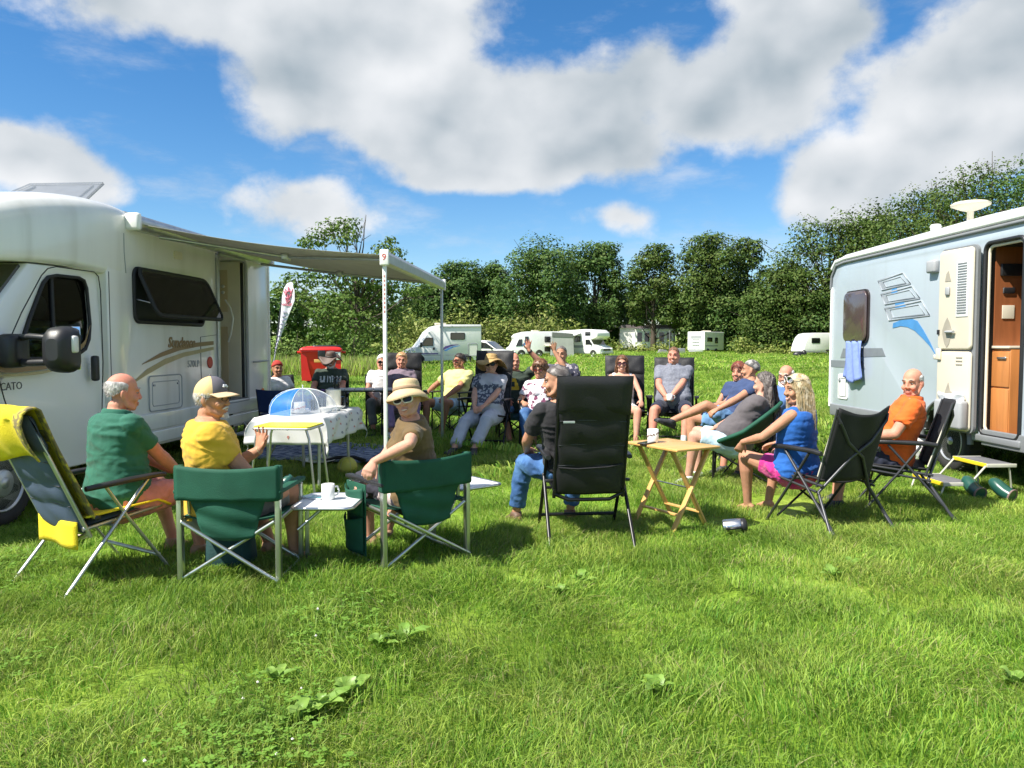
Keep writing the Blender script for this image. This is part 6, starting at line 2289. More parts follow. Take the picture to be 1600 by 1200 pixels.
def head_shape(mb, H, p):
 """head in its own frame: x right, y forward, z up"""
 def h(x, y, z): return H @ Vector((x, y, z))
 rot = H.to_3x3().normalized()
 k = p.hs
 def E(c, r): mb.ell(h(*c), tuple(q * k for q in r), 0, rot, 18, 12)
 E((0, -.012, .040), (.074, .094, .086))
 E((0, .012, -.012), (.066, .078, .080))
 E((0, .030, -.062), (.050, .052, .056))
 E((0, .062, -.098), (.024, .022, .020))
 jaw = .056 if not p.female else .050
 for s in (-1, 1):
  mb.tube([h(s * .066, -.008, -.03), h(s * jaw, .018, -.078), h(s * .026, .058, -.100)], [.016 * k, .018 * k, .018 * k], 8)
  E((s * .040, .066, -.034), (.024, .022, .024))
  mb.tube([h(s * .052, .066, .026), h(s * .030, .083, .028), h(s * .010, .086, .022)], [.010 * k, .011 * k, .010 * k], 8)
  er = Matrix.Rotation(R(20) * s, 3, 'Z')
  mb.ell(h(s * .079, -.014, -.008), (.010 * k, .020 * k, .032 * k), 0, rot @ er, 12, 8)
  E((s * .013, .100, -.034), (.010, .011, .009))
 nz_ = p.nose
 mb.tube([h(0, .084, .022), h(0, .093 + .003 * nz_, -.008), h(0, .100 + .005 * nz_, -.026), h(0, .094, -.034)], [.009 * k, .010 * k, .0125 * k, .0115 * k], 10)
 mb.tube([h(-.022, .082, -.064), h(0, .092, -.062), h(.022, .082, -.064)], [.005 * k, .008 * k, .005 * k], 8)
 mb.tube([h(-.018, .080, -.076), h(0, .090, -.076), h(.018, .080, -.076)], [.005 * k, .0085 * k, .005 * k], 8)
def face_parts(H, p, par, off):
 def h(x, y, z): return H @ Vector((x, y, z))
 k = p.hs
 rot = H.to_3x3().normalized()
 o3 = off
 if not p.shades:
  for s in (-1, 1):
   m = MB()
   m.ell(h(s * .031, .0735, .003), (.0115 * k, .010 * k, .0056 * k), 0, rot, 12, 8)
   m.ell(h(s * .031 + p.gaze * .004, .0815, .003), (.0062 * k, .004 * k, .0060 * k), 1, rot, 10, 6)
   m.build('eye', [mat_eye, mat_iris], par, off=o3)
 for s in (-1, 1):
  m = MB()
  m.tube([h(s * .050, .078, .030), h(s * .034, .0915, .0365), h(s * .014, .0945, .030)], [.003 * k, .0048 * k, .0040 * k], 6, flat=.7)
  m.build('eyebrow', p.browm, par, off=o3)
 m = MB()
 sm = p.smile
 up = [h(-.026, .0815, -.066 + .006 * sm), h(-.012, .0905, -.0655), h(0, .0945, -.0640), h(.012, .0905, -.0655), h(.026, .0815, -.066 + .006 * sm)]
 lo = [h(-.025, .0815, -.067 + .006 * sm), h(-.012, .0890, -.0740 - .003 * sm), h(0, .0930, -.0765 - .004 * sm), h(.012, .0890, -.0740 - .003 * sm), h(.025, .0815, -.067 + .006 * sm)]
 m.tube(up, [.002 * k, .0036 * k, .0042 * k, .0036 * k, .002 * k], 6)
 m.tube(lo, [.002 * k, .0036 * k, .0043 * k, .0036 * k, .002 * k], 6)
 m.build('lips', mat_lip, par, off=o3)
 if sm > .6:
  m = MB()
  m.tube([h(-.019, .0885, -.0685), h(0, .0948, -.0705), h(.019, .0885, -.0685)], [.002 * k, .0042 * k, .002 * k], 6)
  m.build('teeth', mat_teeth, par, off=o3)
def scalp_shell(mb, H, k, mask, thick, seed=0, tuft=.006, c=(0, -.012, .036), r=(.077, .097, .089), nu=44, nv=30):
 """shell over the skull where mask(direction)>0; elsewhere it dips inside the head"""
 vs, fs = [], []
 P = {}
 for j in range(nv + 1):
  th = PI * j / nv
  for i in range(nu):
   ph = 2 * PI * i / nu
   d = Vector((math.sin(th) * math.cos(ph), math.sin(th) * math.sin(ph), math.cos(th)))
   m = mask(d)
   g = min(1, max(0, m * 4 + .5))
   t = 1 - .14 * (1 - g) + (thick * g) / .085
   q = Vector((d.x * r[0], d.y * r[1], d.z * r[2])) * t
   q += d * tuft * g * noise.noise(d * 9 + Vector((seed, 0, 0))) + d * tuft * .6 * g * noise.noise(d * 22 + Vector((seed, 3, 0)))
   vs.append(H @ (q + Vector(c)))
 for j in range(nv):
  for i in range(nu):
   i2 = (i + 1) % nu
   fs.append((j * nu + i, (j + 1) * nu + i, (j + 1) * nu + i2, j * nu + i2))
 mb.add(vs, fs, 0, True)
def strands(mb, H, mask, n, ln, wid, seed, flow, c=(0, -.012, .036), r=(.077, .097, .089), thick=.008):
 rr = np.random.default_rng(seed)
 for _ in range(n):
  for _t in range(12):
   d = Vector(rr.normal(size=3)).normalized()
   if mask(d) > 0:
    break
  else:
   continue
  p = Vector((d.x * r[0], d.y * r[1], d.z * r[2])) * (1 + thick / .085) + Vector(c)
  f = flow(d)
  f = f - d * f.dot(d) * .85 + Vector(rr.normal(size=3)) * .25 + d * .12
  f.normalize()
  L = ln * rr.uniform(.5, 1.2)
  w = d.cross(f).normalized() * wid
  a, b, e = p - d * .004, p + f * L * .55, p + f * L + d * -.25 * L * .3
  k = [a - w, a + w, b + w * .8, b - w * .8, e]
  mb.add([H @ q for q in k], [(0, 1, 2, 3), (3, 2, 4)], 0, True)
def mask_full(front=.42, side=-.12, back=-.70):
 def f(d):
  ff = d.y
  if ff > 0:
   line = side + (front - side) * (ff ** 1.2)
   line -= .0
  else:
   line = side + (back - side) * ((-ff) ** .8)
  return d.z - line
 return f
def mask_ring(top=.42, side=-.15, back=-.72):
 def f(d):
  ff = d.y
  base = (side if ff > 0 else side + (back - side) * ((-ff) ** .8))
  lo = d.z - base
  hi = (top - .5 * max(0, ff + .05)) - d.z
  fr = .28 - ff
  return min(lo, hi, fr)
 return f
def flow_down(d): return Vector((d.x * .3, -.5, -1.0))
def flow_back(d): return Vector((d.x * .2, -1.0, -.35 - .5 * (1 - d.z)))
def long_hair(mb, H, k, length, n, seed, front_side=True, wave=.012, wid=.006, up=Vector((0, 0, 1)), thick=.012, back_only=False):
 rr = np.random.default_rng(seed)
 Hu = (H.to_3x3() @ Vector((0, 0, 1))).normalized()
 mk = mask_full(.40, -.05, -.55)
 for i in range(n):
  for _t in range(20):
   d = Vector(rr.normal(size=3)).normalized()
   if mk(d) > 0 and (not back_only or d.y < .35):
    break
  p = Vector((d.x * .078, d.y * .098, d.z * .090)) * (1.0 + thick / .08 * rr.uniform(.2, 1)) + Vector((0, -.012, .036))
  sx = math.copysign(1, d.x if abs(d.x) > .02 else rr.normal())
  # flow over the skull to the side/back, then hang straight down in world space
  tgt = Vector((sx * rr.uniform(.055, .092), -.03 - rr.uniform(0, .075) + (.075 if (front_side and rr.uniform() < .35) else 0), -.03))
  mid = p.lerp(tgt, .5)
  mm = Vector((mid.x / .09, (mid.y + .012) / .11, (mid.z - .036) / .10))
  if mm.length < 1.0:
   mid = Vector((mm.x / mm.length * .090, mm.y / mm.length * .110 - .012, mm.z / mm.length * .100 + .036))
  pts = [H @ p, H @ mid, H @ tgt]
  L = length * rr.uniform(.75, 1.1)
  ph = rr.uniform(0, 6)
  dn = Vector((0, 0, -1))
  b = pts[-1]
  out = (H.to_3x3() @ Vector((sx * .25, -.25, 0))) * .35
  for s in (.25, .5, .75, 1.0):
   q = b + dn * L * s + out * L * s * (1 - .4 * s) + Vector((math.sin(ph + s * 5), math.cos(ph * 1.3 + s * 4), 0)) * wave * s * 1.5
   pts.append(q)
  w = wid * rr.uniform(.6, 1.3)
  mb.tube(pts, [w * .6, w, w, w, w * .9, w * .7, w * .3], 4, flat=.5)
def person(label, pos, facing, seat_h=.42, s=1.0, female=False, bulk=1.0, belly=0.0, recline=8, lean=0, twist=0, head_dir=None, head_pitch=0, head_roll=0,
  armL=None, armR=None, legL=None, legR=None, handL=None, handR=None, poleL=None, poleR=None, skin='fair', shirt=None, sleeve=.5, trousers=None, leg_len=.8,
  shoe=None, sole=None, sock=None, hair=None, brow='grey', smile=.3, shades=False, gaze=0, nose=1.0, voxel=.0075, seed=1, group=None, head_fwd=.02, shirt_mask=None,
  shirt_mats=None, neckline=.53, hip_r=None, spread=.10, world=False, hem=-.10, hs=.96, standing=False, tank=False, collar=None):
 p = Person()
 base = Vector((pos[0], pos[1], gz(pos[0], pos[1])))
 F = Vector((facing[0], facing[1], 0)).normalized()
 Rt = Vector((F.y, -F.x, 0))
 U = Vector((0, 0, 1))
 p.s, p.female, p.bulk, p.belly = s, female, bulk, belly
 p.hs, p.nose, p.smile, p.shades, p.gaze = hs, nose, smile, shades, gaze
 p.browm = HAIR[brow]
 def L(r, f, u): return base + Rt * r + F * f + U * u
 p.L = L
 pel = L(0, 0, seat_h + .080 * s)
 ra, la, ta = R(recline), R(lean), R(twist)
 up = (U * math.cos(ra) - F * math.sin(ra))
 up = (up * math.cos(la) + Rt * math.sin(la)).normalized()
 up0 = (U * .6 + up * .4).normalized()
 rc0 = (Rt - up * Rt.dot(up)).normalized()
 fc0 = up.cross(rc0) * 1
 if fc0.dot(F) < 0: fc0 = -fc0
 rC = rc0 * math.cos(ta) + fc0 * math.sin(ta)
 fC = fc0 * math.cos(ta) - rc0 * math.sin(ta)
 pelF = (F - up0 * F.dot(up0)).normalized()
 def spine(t):
  k = min(1, max(0, (t + .02) / .36))
  rt = (Rt * (1 - k) + rC * k).normalized()
  uu = (up0 * (1 - k) + up * k).normalized()
  rt = (rt - uu * rt.dot(uu)).normalized()
  fw = (uu.cross(rt))
  if fw.dot(F * (1 - k) + fC * k) < 0: fw = -fw
  c = pel + up * (t * s) + fC * (.0)
  return c, rt, fw
 p.spine = spine
 neck = pel + up * (.525 * s) - fC * (.012 * s)
 shw = (.168 if not female else .148) * s * (1 + (bulk - 1) * .6)
 shL, shR = pel + up * (.462 * s) - rC * shw - fC * .01, pel + up * (.462 * s) + rC * shw - fC * .01
 # head
 hd = Vector((head_dir[0], head_dir[1], 0)) if head_dir is not None else fC.copy()
 hd.z = 0
 hd = hd.normalized()
 pr = R(head_pitch)
 hf = hd * math.cos(pr) + U * math.sin(pr)
 hr = hd.cross(U).normalized()
 hu = hr.cross(hf).normalized()
 rr_ = R(head_roll)
 hr, hu = hr * math.cos(rr_) + hu * math.sin(rr_), hu * math.cos(rr_) - hr * math.sin(rr_)
 nu = (up * .5 + U * .5).normalized()
 hc = neck + nu * (.130 * s) + hd * (head_fwd + .015) * s
 k = hs
 H = Matrix(((hr.x * k, hf.x * k, hu.x * k, hc.x), (hr.y * k, hf.y * k, hu.y * k, hc.y), (hr.z * k, hf.z * k, hu.z * k, hc.z), (0, 0, 0, 1)))
 p.H, p.hc, p.base, p.pel, p.neck = H, hc, base, pel, neck
 # arms
 UA, FA = .285 * s, .250 * s
 def tgt(a, d):
  if a is None: return L(*d)
  return a.copy() if isinstance(a, Vector) else L(*a)
 wLt, wRt = tgt(armL, (-.17, .26, seat_h + .20)), tgt(armR, (.17, .26, seat_h + .20))
 def pole(v, sgn):
  return (Rt * v[0] + F * v[1] + U * v[2]) if v is not None else (Rt * (.55 * sgn) - F * .5 - U * .6)
 elL, wrL = ik(shL, wLt, UA, FA, pole(poleL, -1))
 elR, wrR = ik(shR, wRt, UA, FA, pole(poleR, 1))
 p.elL, p.elR, p.wrL, p.wrR, p.shL, p.shR = elL, elR, wrL, wrR, shL, shR
 # legs
 TH, SHN = .43 * s, .415 * s
 hw = .088 * s * bulk
 hpL, hpR = pel - Rt * hw - up0 * .02, pel + Rt * hw - up0 * .02
 aLt = legL.copy() if isinstance(legL, Vector) else L(*(legL or (-spread - .06, .48, .075)))
 aRt = legR.copy() if isinstance(legR, Vector) else L(*(legR or (spread + .06, .48, .075)))
 def lp(v, sgn): return U * .9 + F * .6 + Rt * (.25 * sgn)
 knL, anL = ik(hpL, aLt, TH, SHN, lp(0, -1))
 knR, anR = ik(hpR, aRt, TH, SHN, lp(0, 1))
 p.knL, p.knR, p.anL, p.anR = knL, knR, anL, anR
 # ---- body
 mb = MB()
 mb.rings(torso_rings(p))
 if female:
  for sg in (-1, 1):
   c, rt, fw = spine(.345)
   mb.ell(c + rt * sg * .070 * s * bulk + fw * (.085 * s * bulk), (.058 * s * bulk, .058 * s * bulk, .056 * s * bulk))
 cap_tube(mb, [neck - up * .04, neck + nu * .05 * s, hc - hu * .06], [.060 * s, .052 * s * (1 if not female else .86), .055 * s * (1 if not female else .86)], 14)
 bk = 1 + (bulk - 1) * .8
 am = (1.0 if not female else .88) * bk
 for sh, el, wr in ((shL, elL, wrL), (shR, elR, wrR)):
  cap_tube(mb, [sh, sh.lerp(el, .3), sh.lerp(el, .7), el], [.056 * s * am, .051 * s * am, .044 * s * am, .040 * s * am], 12)
  cap_tube(mb, [el, el.lerp(wr, .25), el.lerp(wr, .65), wr], [.040 * s * am, .043 * s * am, .034 * s * am, .0265 * s * am], 12)
 for sg, el, wr, hs_ in ((-1, elL, wrL, handL), (1, elR, wrR, handR)):
  hs_ = hs_ or {}
  d = hs_.get('dir')
  d = (Rt * d[0] + F * d[1] + U * d[2]) if d is not None else ((wr - el).normalized() + F * .25 - U * .15)
  n = hs_.get('n')
  n = (Rt * n[0] + F * n[1] + U * n[2]) if n is not None else (-U + Rt * (-sg) * .4)
  d = d.normalized()
  n2 = (n - d * n.dot(d)).normalized()
  th = hs_.get('thumb_side')
  sv = d.cross(n2)
  inward = -Rt * sg + U * .3
  side = th if th is not None else (1 if sv.dot(inward) > 0 else -1)
  hand(mb, wr, d, n2, side, hs_.get('curl', 30), hs_.get('spread', 5), s * (1.0 if not female else .92), hs_.get('thumb', 38), hs_.get('fr', .0092))
  setattr(p, 'palmL' if sg < 0 else 'palmR', wr + d * .075 * s + n2 * .03)
 lm = (1.0 if not female else .98) * bk
 for hp, kn, an in ((hpL, knL, anL), (hpR, knR, anR)):
  cap_tube(mb, [hp, hp.lerp(kn, .35), hp.lerp(kn, .75), kn], [.094 * s * lm, .084 * s * lm, .064 * s * lm, .055 * s * lm], 14)
  bkv = -(F * .7) * .012
  cap_tube(mb, [kn, kn.lerp(an, .28) + bkv, kn.lerp(an, .65) + bkv * .5, an], [.054 * s * lm, .056 * s * lm, .041 * s * lm, .034 * s * lm], 12)
 # feet
 feet = []
 for sg, kn, an, fo in ((-1, knL, anL, None), (1, knR, anR, None)):
  fd = F + Rt * (.25 * sg)
  sh_ = (an - kn).normalized()
  flatness = max(0, -sh_.z)
  toe = (fd.normalized() * (.35 + .65 * flatness) + U * (.55 * (1 - flatness)) - U * .12 * flatness).normalized()
  feet.append((an, toe, sg))
 def foot_rings(an, toe, inf):
  rt = toe.cross(U).normalized()
  fu = rt.cross(toe).normalized()
  heel = an - toe * .05 * s - fu * .045 * s
  out = []
  for (t, w, hh, dz) in ((-.01, .022, .024, .005), (.01, .032, .036, .006), (.06, .036, .042, .006), (.11, .040, .036, 0), (.17, .046, .026, -.010), (.22, .040, .020, -.016), (.245, .024, .014, -.018)):
   c = heel + toe * (t * s) + fu * dz * s
   out.append([c + rt * (math.cos(a) * (w * s + inf)) + fu * (math.sin(a) * (hh * s + inf)) for a in np.linspace(0, 2 * PI, 15)[:-1]])
  return out
 for an, toe, sg in feet:
  mb.rings(foot_rings(an, toe, 0))
 head_shape(mb, H, p)
 body = remeshed(mb, 'person', SK[skin], base, voxel, 4, None, .36 if voxel > .0067 else .45)
 body.location = base
 tag(body, label, 'person', group)
 p.body = body
 face_parts(H, p, body, base)
 # ---- clothing
 cv = .0145 if voxel > .0067 else .0085
 if shirt:
  m = MB()
  m.rings(torso_rings(p, .021, hem, neckline))
  if female:
   for sg in (-1, 1):
    c, rt, fw = spine(.345)
    m.ell(c + rt * sg * .070 * s * bulk + fw * (.090 * s * bulk), (.070 * s * bulk, .066 * s * bulk, .066 * s * bulk))
  if sleeve > 0:
   for sh, el, wr in ((shL, elL, wrL), (shR, elR, wrR)):
    if sleeve <= 1:
     e = sh.lerp(el, sleeve)
     inw = (spine(.44)[0] - sh).normalized()
     m.tube([sh + inw * .05, sh, sh.lerp(e, .5), e, e + (el - sh).normalized() * .006], [.062 * s * am, .068 * s * am, .066 * s * am, (.063 if sleeve > .3 else .06) * s * am, .054 * s * am], 14)
     m.ell(sh, .066 * s * am)
    else:
     m.ell(sh, .066 * s * am)
     cap_tube(m, [sh, sh.lerp(el, .5), el], [.066 * s * am, .060 * s * am, .054 * s * am], 14)
     e = el.lerp(wr, sleeve - 1)
     m.tube([el, el.lerp(e, .5), e], [.053 * s * am, .050 * s * am, .042 * s * am], 14)
     m.ell(el, .053 * s * am)
  else:
   for sh in (shL, shR):
    c = spine(.47)[0]
    m.ell(sh.lerp(c, .28) + up * .012, (.046 * s, .046 * s, .046 * s))
  so = remeshed(m, 'shirt' if not tank else 'vest_top', shirt_mats or [shirt], base, cv, 4, body)
  wrinkle(so, .0105, 8.0, seed, (.55, .55, 1.7))
  wrinkle(so, .0030, 17.0, seed + 2, (.8, .8, 1.5))
  if collar:
   m = MB()
   c0, rt, fw = spine(.515)
   up_ = rt.cross(fw)
   def cf(u, v):
    a = R(108) + R(324) * u
    rr = .078 + .022 * v * (1 - .0 * v)
    return c0 + rt * (math.cos(a) * rr * s) + fw * (math.sin(a) * rr * .95 * s - .006) + up_ * ((.034 - .040 * v * v + .010 * math.sin(PI * v) - .02 * max(0, math.sin(a))) * s)
   m.sheet(cf, 26, 6, 0, .004)
   m.build('collar', collar, so, off=base)
  if shirt_mask:
   idx = []
   for f in so.data.polygons:
    w = f.center + base
    c, rt, fw = spine(.3)
    q = w - pel
    idx.append(shirt_mask(q.dot(rC) / s, q.dot(fC) / s, q.dot(up) / s))
   so.data.polygons.foreach_set('material_index', idx)
 if trousers:
  m = MB()
  m.rings(torso_rings(p, .012, -.15, .06))
  for hp, kn, an in ((hpL, knL, anL), (hpR, knR, anR)):
   tl = min(1.0, leg_len)
   e = hp.lerp(kn, tl)
   pts = [hp, hp.lerp(e, .5), e]
   rs = [.106 * s * lm, .098 * s * lm, (.094 - .022 * tl) * s * lm if leg_len <= 1 else .072 * s * lm]
   if leg_len <= 1:
    m.tube([hp - (kn - hp) * .05] + pts, [.09 * s * lm] + rs, 16)
   else:
    cap_tube(m, pts, rs, 16)
    e2 = kn.lerp(an, leg_len - 1)
    m.ell(kn, .070 * s * lm)
    bkv = -(F * .7) * .012
    m.tube([kn, kn.lerp(e2, .4) + bkv, kn.lerp(e2, .85), e2], [.069 * s * lm, .069 * s * lm, .062 * s * lm, .062 * s * lm], 16)
  to = remeshed(m, 'shorts' if leg_len <= 1.2 else 'trousers', trousers, base, cv, 4, body)
  wrinkle(to, .0105, 9.0, seed + 5)
  wrinkle(to, .004, 22.0, seed + 6)
 for an, toe, sg in feet:
  if sock:
   kn = knL if sg < 0 else knR
   m = MB()
   m.tube([an.lerp(kn, .22), an.lerp(kn, .08), an], [.042 * s, .039 * s, .040 * s], 12)
   m.build('sock', sock, body, off=base)
  if shoe:
   m = MB()
   rg = foot_rings(an, toe, .007)
   m.rings(rg)
   rt = toe.cross(U).normalized()
   fu = rt.cross(toe).normalized()
   m.tube([an + fu * .012, an - fu * .015], [.047 * s, .050 * s], 14)
   so = remeshed(m, 'shoe', shoe, base, .009, 3, body, .5)
   m = MB()
   q = []
   for t, w in ((-.02, .02), (.0, .036), (.06, .040), (.12, .044), (.18, .050), (.235, .040), (.258, .018)):
    q.append((t * s, w * s))
   heel = an - toe * .05 * s - fu * .082 * s
   pol = [(a, b) for a, b in q] + [(a, -b) for a, b in q[::-1]]
   m.prism(pol, heel, toe, rt, fu * .022)
   m.build('sole', sole or mat_blackp, so, off=base)
 return p
# ------------------------------------------------------------------ hair, hats, glasses
def add_hair(p, kind, mat, n=500, seed=1, wid=.0016, ln=.03):
 H, k = p.H, p.hs
 mb = MB()
 if kind == 'short':
  mk = mask_full(.46, -.02, -.62)
  scalp_shell(mb, H, k, mk, .010, seed)
  strands(mb, H, mk, n, ln, wid, seed, flow_back)
 elif kind == 'crop':
  mk = mask_full(.52, .05, -.58)
  scalp_shell(mb, H, k, mk, .003, seed, .002)
  strands(mb, H, mk, n, .010, wid, seed, flow_back, thick=.002)
 elif kind == 'ring':
  mk = mask_ring()
  scalp_shell(mb, H, k, mk, .004, seed, .003)
  strands(mb, H, mk, n, ln, wid, seed, flow_down, thick=.003)
 elif kind == 'thin':        # receding
  mk0 = mask_full(.80, -.0, -.62)
  scalp_shell(mb, H, k, mk0, .005, seed, .003)
  strands(mb, H, mk0, n, .018, wid, seed, flow_back, thick=.003)
 elif kind == 'bob':
  mk = mask_full(.36, -.30, -.85)
  scalp_shell(mb, H, k, mk, .022, seed, .010)
  strands(mb, H, mk, n, ln * 1.6, wid * 1.2, seed, flow_down, thick=.018)
 elif kind == 'curly':
  mk = mask_full(.34, -.55, -.95)
  scalp_shell(mb, H, k, mk, .036, seed, .022)
  rr = np.random.default_rng(seed)
  strands(mb, H, mk, n, ln * 1.2, wid * 1.4, seed, lambda d: Vector(rr.normal(size=3)), thick=.034)
 elif kind == 'under':       # hair showing below a hat
  mu = mask_full(.60, -.45, -.85)
  mk = lambda d: min(mu(d), .12 - d.z)
  scalp_shell(mb, H, k, mk, .007, seed, .006)
  strands(mb, H, mk, n, ln, wid, seed, flow_down, thick=.006)
 elif kind == 'long':
  mk = mask_full(.40, -.10, -.80)
  scalp_shell(mb, H, k, mk, .008, seed, .004)
 return mb.build('hair', mat, p.body, off=p.base)
def add_beard(p, mat, full=True, n=350, seed=3, mous=True):
 def h(x, y, z): return p.H @ Vector((x, y, z))
 k = p.hs
 mb = MB()
 rot = p.H.to_3x3().normalized()
 r = np.random.default_rng(seed)
 if mous:
  mb.tube([h(-.030, .080, -.064), h(-.014, .092, -.056), h(0, .095, -.053), h(.014, .092, -.056), h(.030, .080, -.064)], [.003 * k, .006 * k, .006 * k, .006 * k, .003 * k], 8)
 mb.ell(h(0, .064, -.100), (.027 * k, .024 * k, .022 * k) if full else (.020 * k, .022 * k, .018 * k), 0, rot, 14, 9)
 if full:
  for s in (-1, 1):
   mb.tube([h(s * .071, .006, -.020), h(s * .064, .028, -.062), h(s * .040, .058, -.092), h(0, .074, -.108)], [.006 * k, .012 * k, .018 * k, .020 * k], 8)
 for _ in range(n):
  u = r.uniform(-1, 1)
  if full:
   a = Vector((.066 * math.sin(u * 1.35), .018 + .062 * math.cos(u * 1.35), -.045 - .065 * (1 - abs(u) ** 1.5) + r.uniform(-.012, .012)))
  else:
   a = Vector((.026 * u, .078 + .012 * math.cos(u), -.098 + r.uniform(-.018, .012)))
  e = a + Vector((.25 * u * .03, .008, (-.03 if full else -.014) * r.uniform(.5, 1.2)))
  w = Vector((.0016, 0, 0))
  mb.add([h(*(a - w)), h(*(a + w)), h(*e)], [(0, 1, 2)], 0, False)
 return mb.build('beard', mat, p.body, off=p.base)
def add_glasses(p, frame, lens=None, wide=.030, tall=.020, up=0.0, name='glasses', thick=.0028):
 def h(x, y, z): return p.H @ Vector((x, y, z + up))
 k = p.hs
 mb, ml = MB(), MB()
 yo = .103 if not up else .085
 for s in (-1, 1):
  pts = []
  for q in np.linspace(0, 2 * PI, 17)[:-1]:
   cx, cz = math.cos(q), math.sin(q)
   cx = math.copysign(abs(cx) ** .7, cx)
   cz = math.copysign(abs(cz) ** .7, cz)
   x = s * .0335 + cx * wide * .92
   pts.append((x, yo - .35 * max(0, abs(x) - .02), .004 + cz * tall))
  P3 = [h(*q) for q in pts]
  mb.tube(P3 + [P3[0]], thick * k, 6)
  if lens:
   ml.add(P3, [tuple(range(len(P3)))], 0)
   off = (p.H.to_3x3() @ Vector((0, -.003, 0)))
   ml.add([q + off for q in P3], [tuple(range(len(P3)))[::-1]], 0)
  mb.tube([h(s * .064, yo - .016, .012), h(s * .080, .04, .012), h(s * .083, -.02, .006)], thick * k * 1.1, 6)
 mb.tube([h(-.008, yo, .008), h(.008, yo, .008)], thick * k * 1.1, 6)
 g = mb.build(name, frame, p.body, off=p.base)
 if lens:
  ml.build('lens', lens, g, off=p.base)
 return g
def lathe_H(mb, p, prof, o=(0, 0, 0), tilt=0, sx=1.0, sy=1.12, seg=32, mat=0, fn=None):
 T = Matrix.Rotation(R(tilt), 4, 'X')
 rings = []
 for (r, z) in prof:
  rg = []
  for k in range(seg):
   a = 2 * PI * k / seg
   q = Vector((r * sx * math.cos(a), r * sy * math.sin(a), z))
   if fn: q = fn(q, a)
   rg.append(p.H @ (Vector(o) + (T @ q)))
  rings.append(rg)
 mb.rings(rings, mat, False, True)
def bucket_hat(p, mat, band_mat, brim=.150, droop=.042, crown=.092, tilt=-4, name='sun_hat', top=.105, wave=.006, base_r=.086):
 mb = MB()
 def fn(q, a):
  rr = math.hypot(q.x, q.y)
  q.z += wave * math.sin(3 * a + 1) * max(0, rr - .1) / .05
  return q
 prof = [(brim, .038 - droop - .003), (brim + .002, .038 - droop), (brim * .75 + base_r * .25, .045 - droop * .5), (base_r + .006, .050), (base_r, .056), (base_r * .98, .075), (crown * .92, top + .02), (crown * .82, top + .038), (.045, top + .046), (.0005, top + .048)]
 lathe_H(mb, p, prof, (0, -.012, .0), tilt, fn=fn)
 prof = [(brim, .036 - droop - .004), (brim * .7 + base_r * .3, .040 - droop * .55), (base_r + .002, .046), (base_r - .002, .10)]
 lathe_H(mb, p, prof, (0, -.012, .0), tilt, fn=fn)
 h = mb.build(name, mat, p.body, off=p.base)
 mb = MB()
 lathe_H(mb, p, [(base_r + .004, .058), (base_r + .005, .060), (base_r + .003, .078), (base_r - .001, .079)], (0, -.012, 0), tilt)
 mb.build('hat_band', band_mat, h, off=p.base)
 return h
def baseball_cap(p, crown_m, front_m, peak_m):
 mb = MB()
 vs, fs, ms = [], [], []
 nu, nv = 36, 12
 for j in range(nv + 1):
  th = PI / 2 * 1.12 * j / nv
  for i in range(nu):
   ph = 2 * PI * i / nu
   q = Vector((.084 * math.sin(th) * math.cos(ph), .104 * math.sin(th) * math.sin(ph), .098 * math.cos(th) - (.0 if math.sin(ph) > 0 else .012 * math.sin(th))))
   q.z += .006 * max(0, math.sin(ph)) * math.sin(2 * th)
   vs.append(p.H @ (q + Vector((0, -.010, .044))))
 for j in range(nv):
  for i in range(nu):
   i2 = (i + 1) % nu
   fs.append((j * nu + i, (j + 1) * nu + i, (j + 1) * nu + i2, j * nu + i2))
   a = (360 * (i + .5) / nu)
   ms.append(1 if 30 < a < 150 else 0)
 mb.v, mb.f, mb.m, mb.s = [tuple(v) for v in vs], fs, ms, [True] * len(fs)
 c = mb.build('cap', [crown_m, front_m], p.body, off=p.base)
 pk = MB()
 def pf(u, v):
  a = (u - .5) * R(150)
  x, y = .080 * math.sin(a), .088 * math.cos(a)
  ext = .085 * v * math.cos(a * .62)
  return p.H @ Vector((x * (1 + .10 * v), y + ext, .040 - .022 * v - .14 * x * x / .08 * 1.2 + .004))
 pk.sheet(pf, 18, 6, 0, .005)
 pk.build('cap_peak', peak_m, c, off=p.base)
 MB().ell(p.H @ Vector((0, -.01, .143)), .008).build('cap_button', front_m, c, off=p.base)
 lg = MB()
 for (x, z) in ((-.012, .082), (0, .078), (.012, .084), (.02, .076), (-.02, .074)):
  y = .098 * math.sqrt(max(0, 1 - ((z - .044) / .1) ** 2)) - .008
  lg.ell(p.H @ Vector((x, y + .003, z)), (.010, .006, .006), 0, p.H.to_3x3().normalized(), 8, 6)
 lg.build('cap_badge', mat_whitetop, c, off=p.base)
 return c
# ================================================================== PLACEMENT: chairs, tables, people, small things
def cloth(name, c, **k):
 return M(name, c, .85, **{**dict(var=.14, vscale=9, bump=.35, bscale=24, sheen=.1), **k})
C_GREEN = cloth('green_polo', (.014, .120, .075))
C_YEL = cloth('yellow_tshirt', (.72, .42, .035))
C_BROWN = cloth('olive_brown_top', (.135, .085, .030))
C_BLACK = cloth('black_tshirt', (.018, .017, .020))
C_BLUE = cloth('royal_blue_top', (.012, .110, .42))
C_ORANGE = cloth('orange_polo', (.78, .125, .010))
C_GREY = cloth('charcoal_grey_tshirt', (.105, .092, .098))
C_DENIMSH = cloth('blue_denim_shirt', (.07, .15, .34))
C_NAVY = cloth('navy_tshirt', (.03, .055, .14))
C_POLO = cloth('grey_blue_polo', (.155, .165, .205), rgb2=(.20, .21, .25), mscale=40)
C_CREAM = cloth('white_top', (.68, .66, .66))
C_OLIVE = cloth('dark_green_tshirt', (.035, .055, .038))
C_PALEY = cloth('pale_yellow_tshirt', (.72, .66, .24))
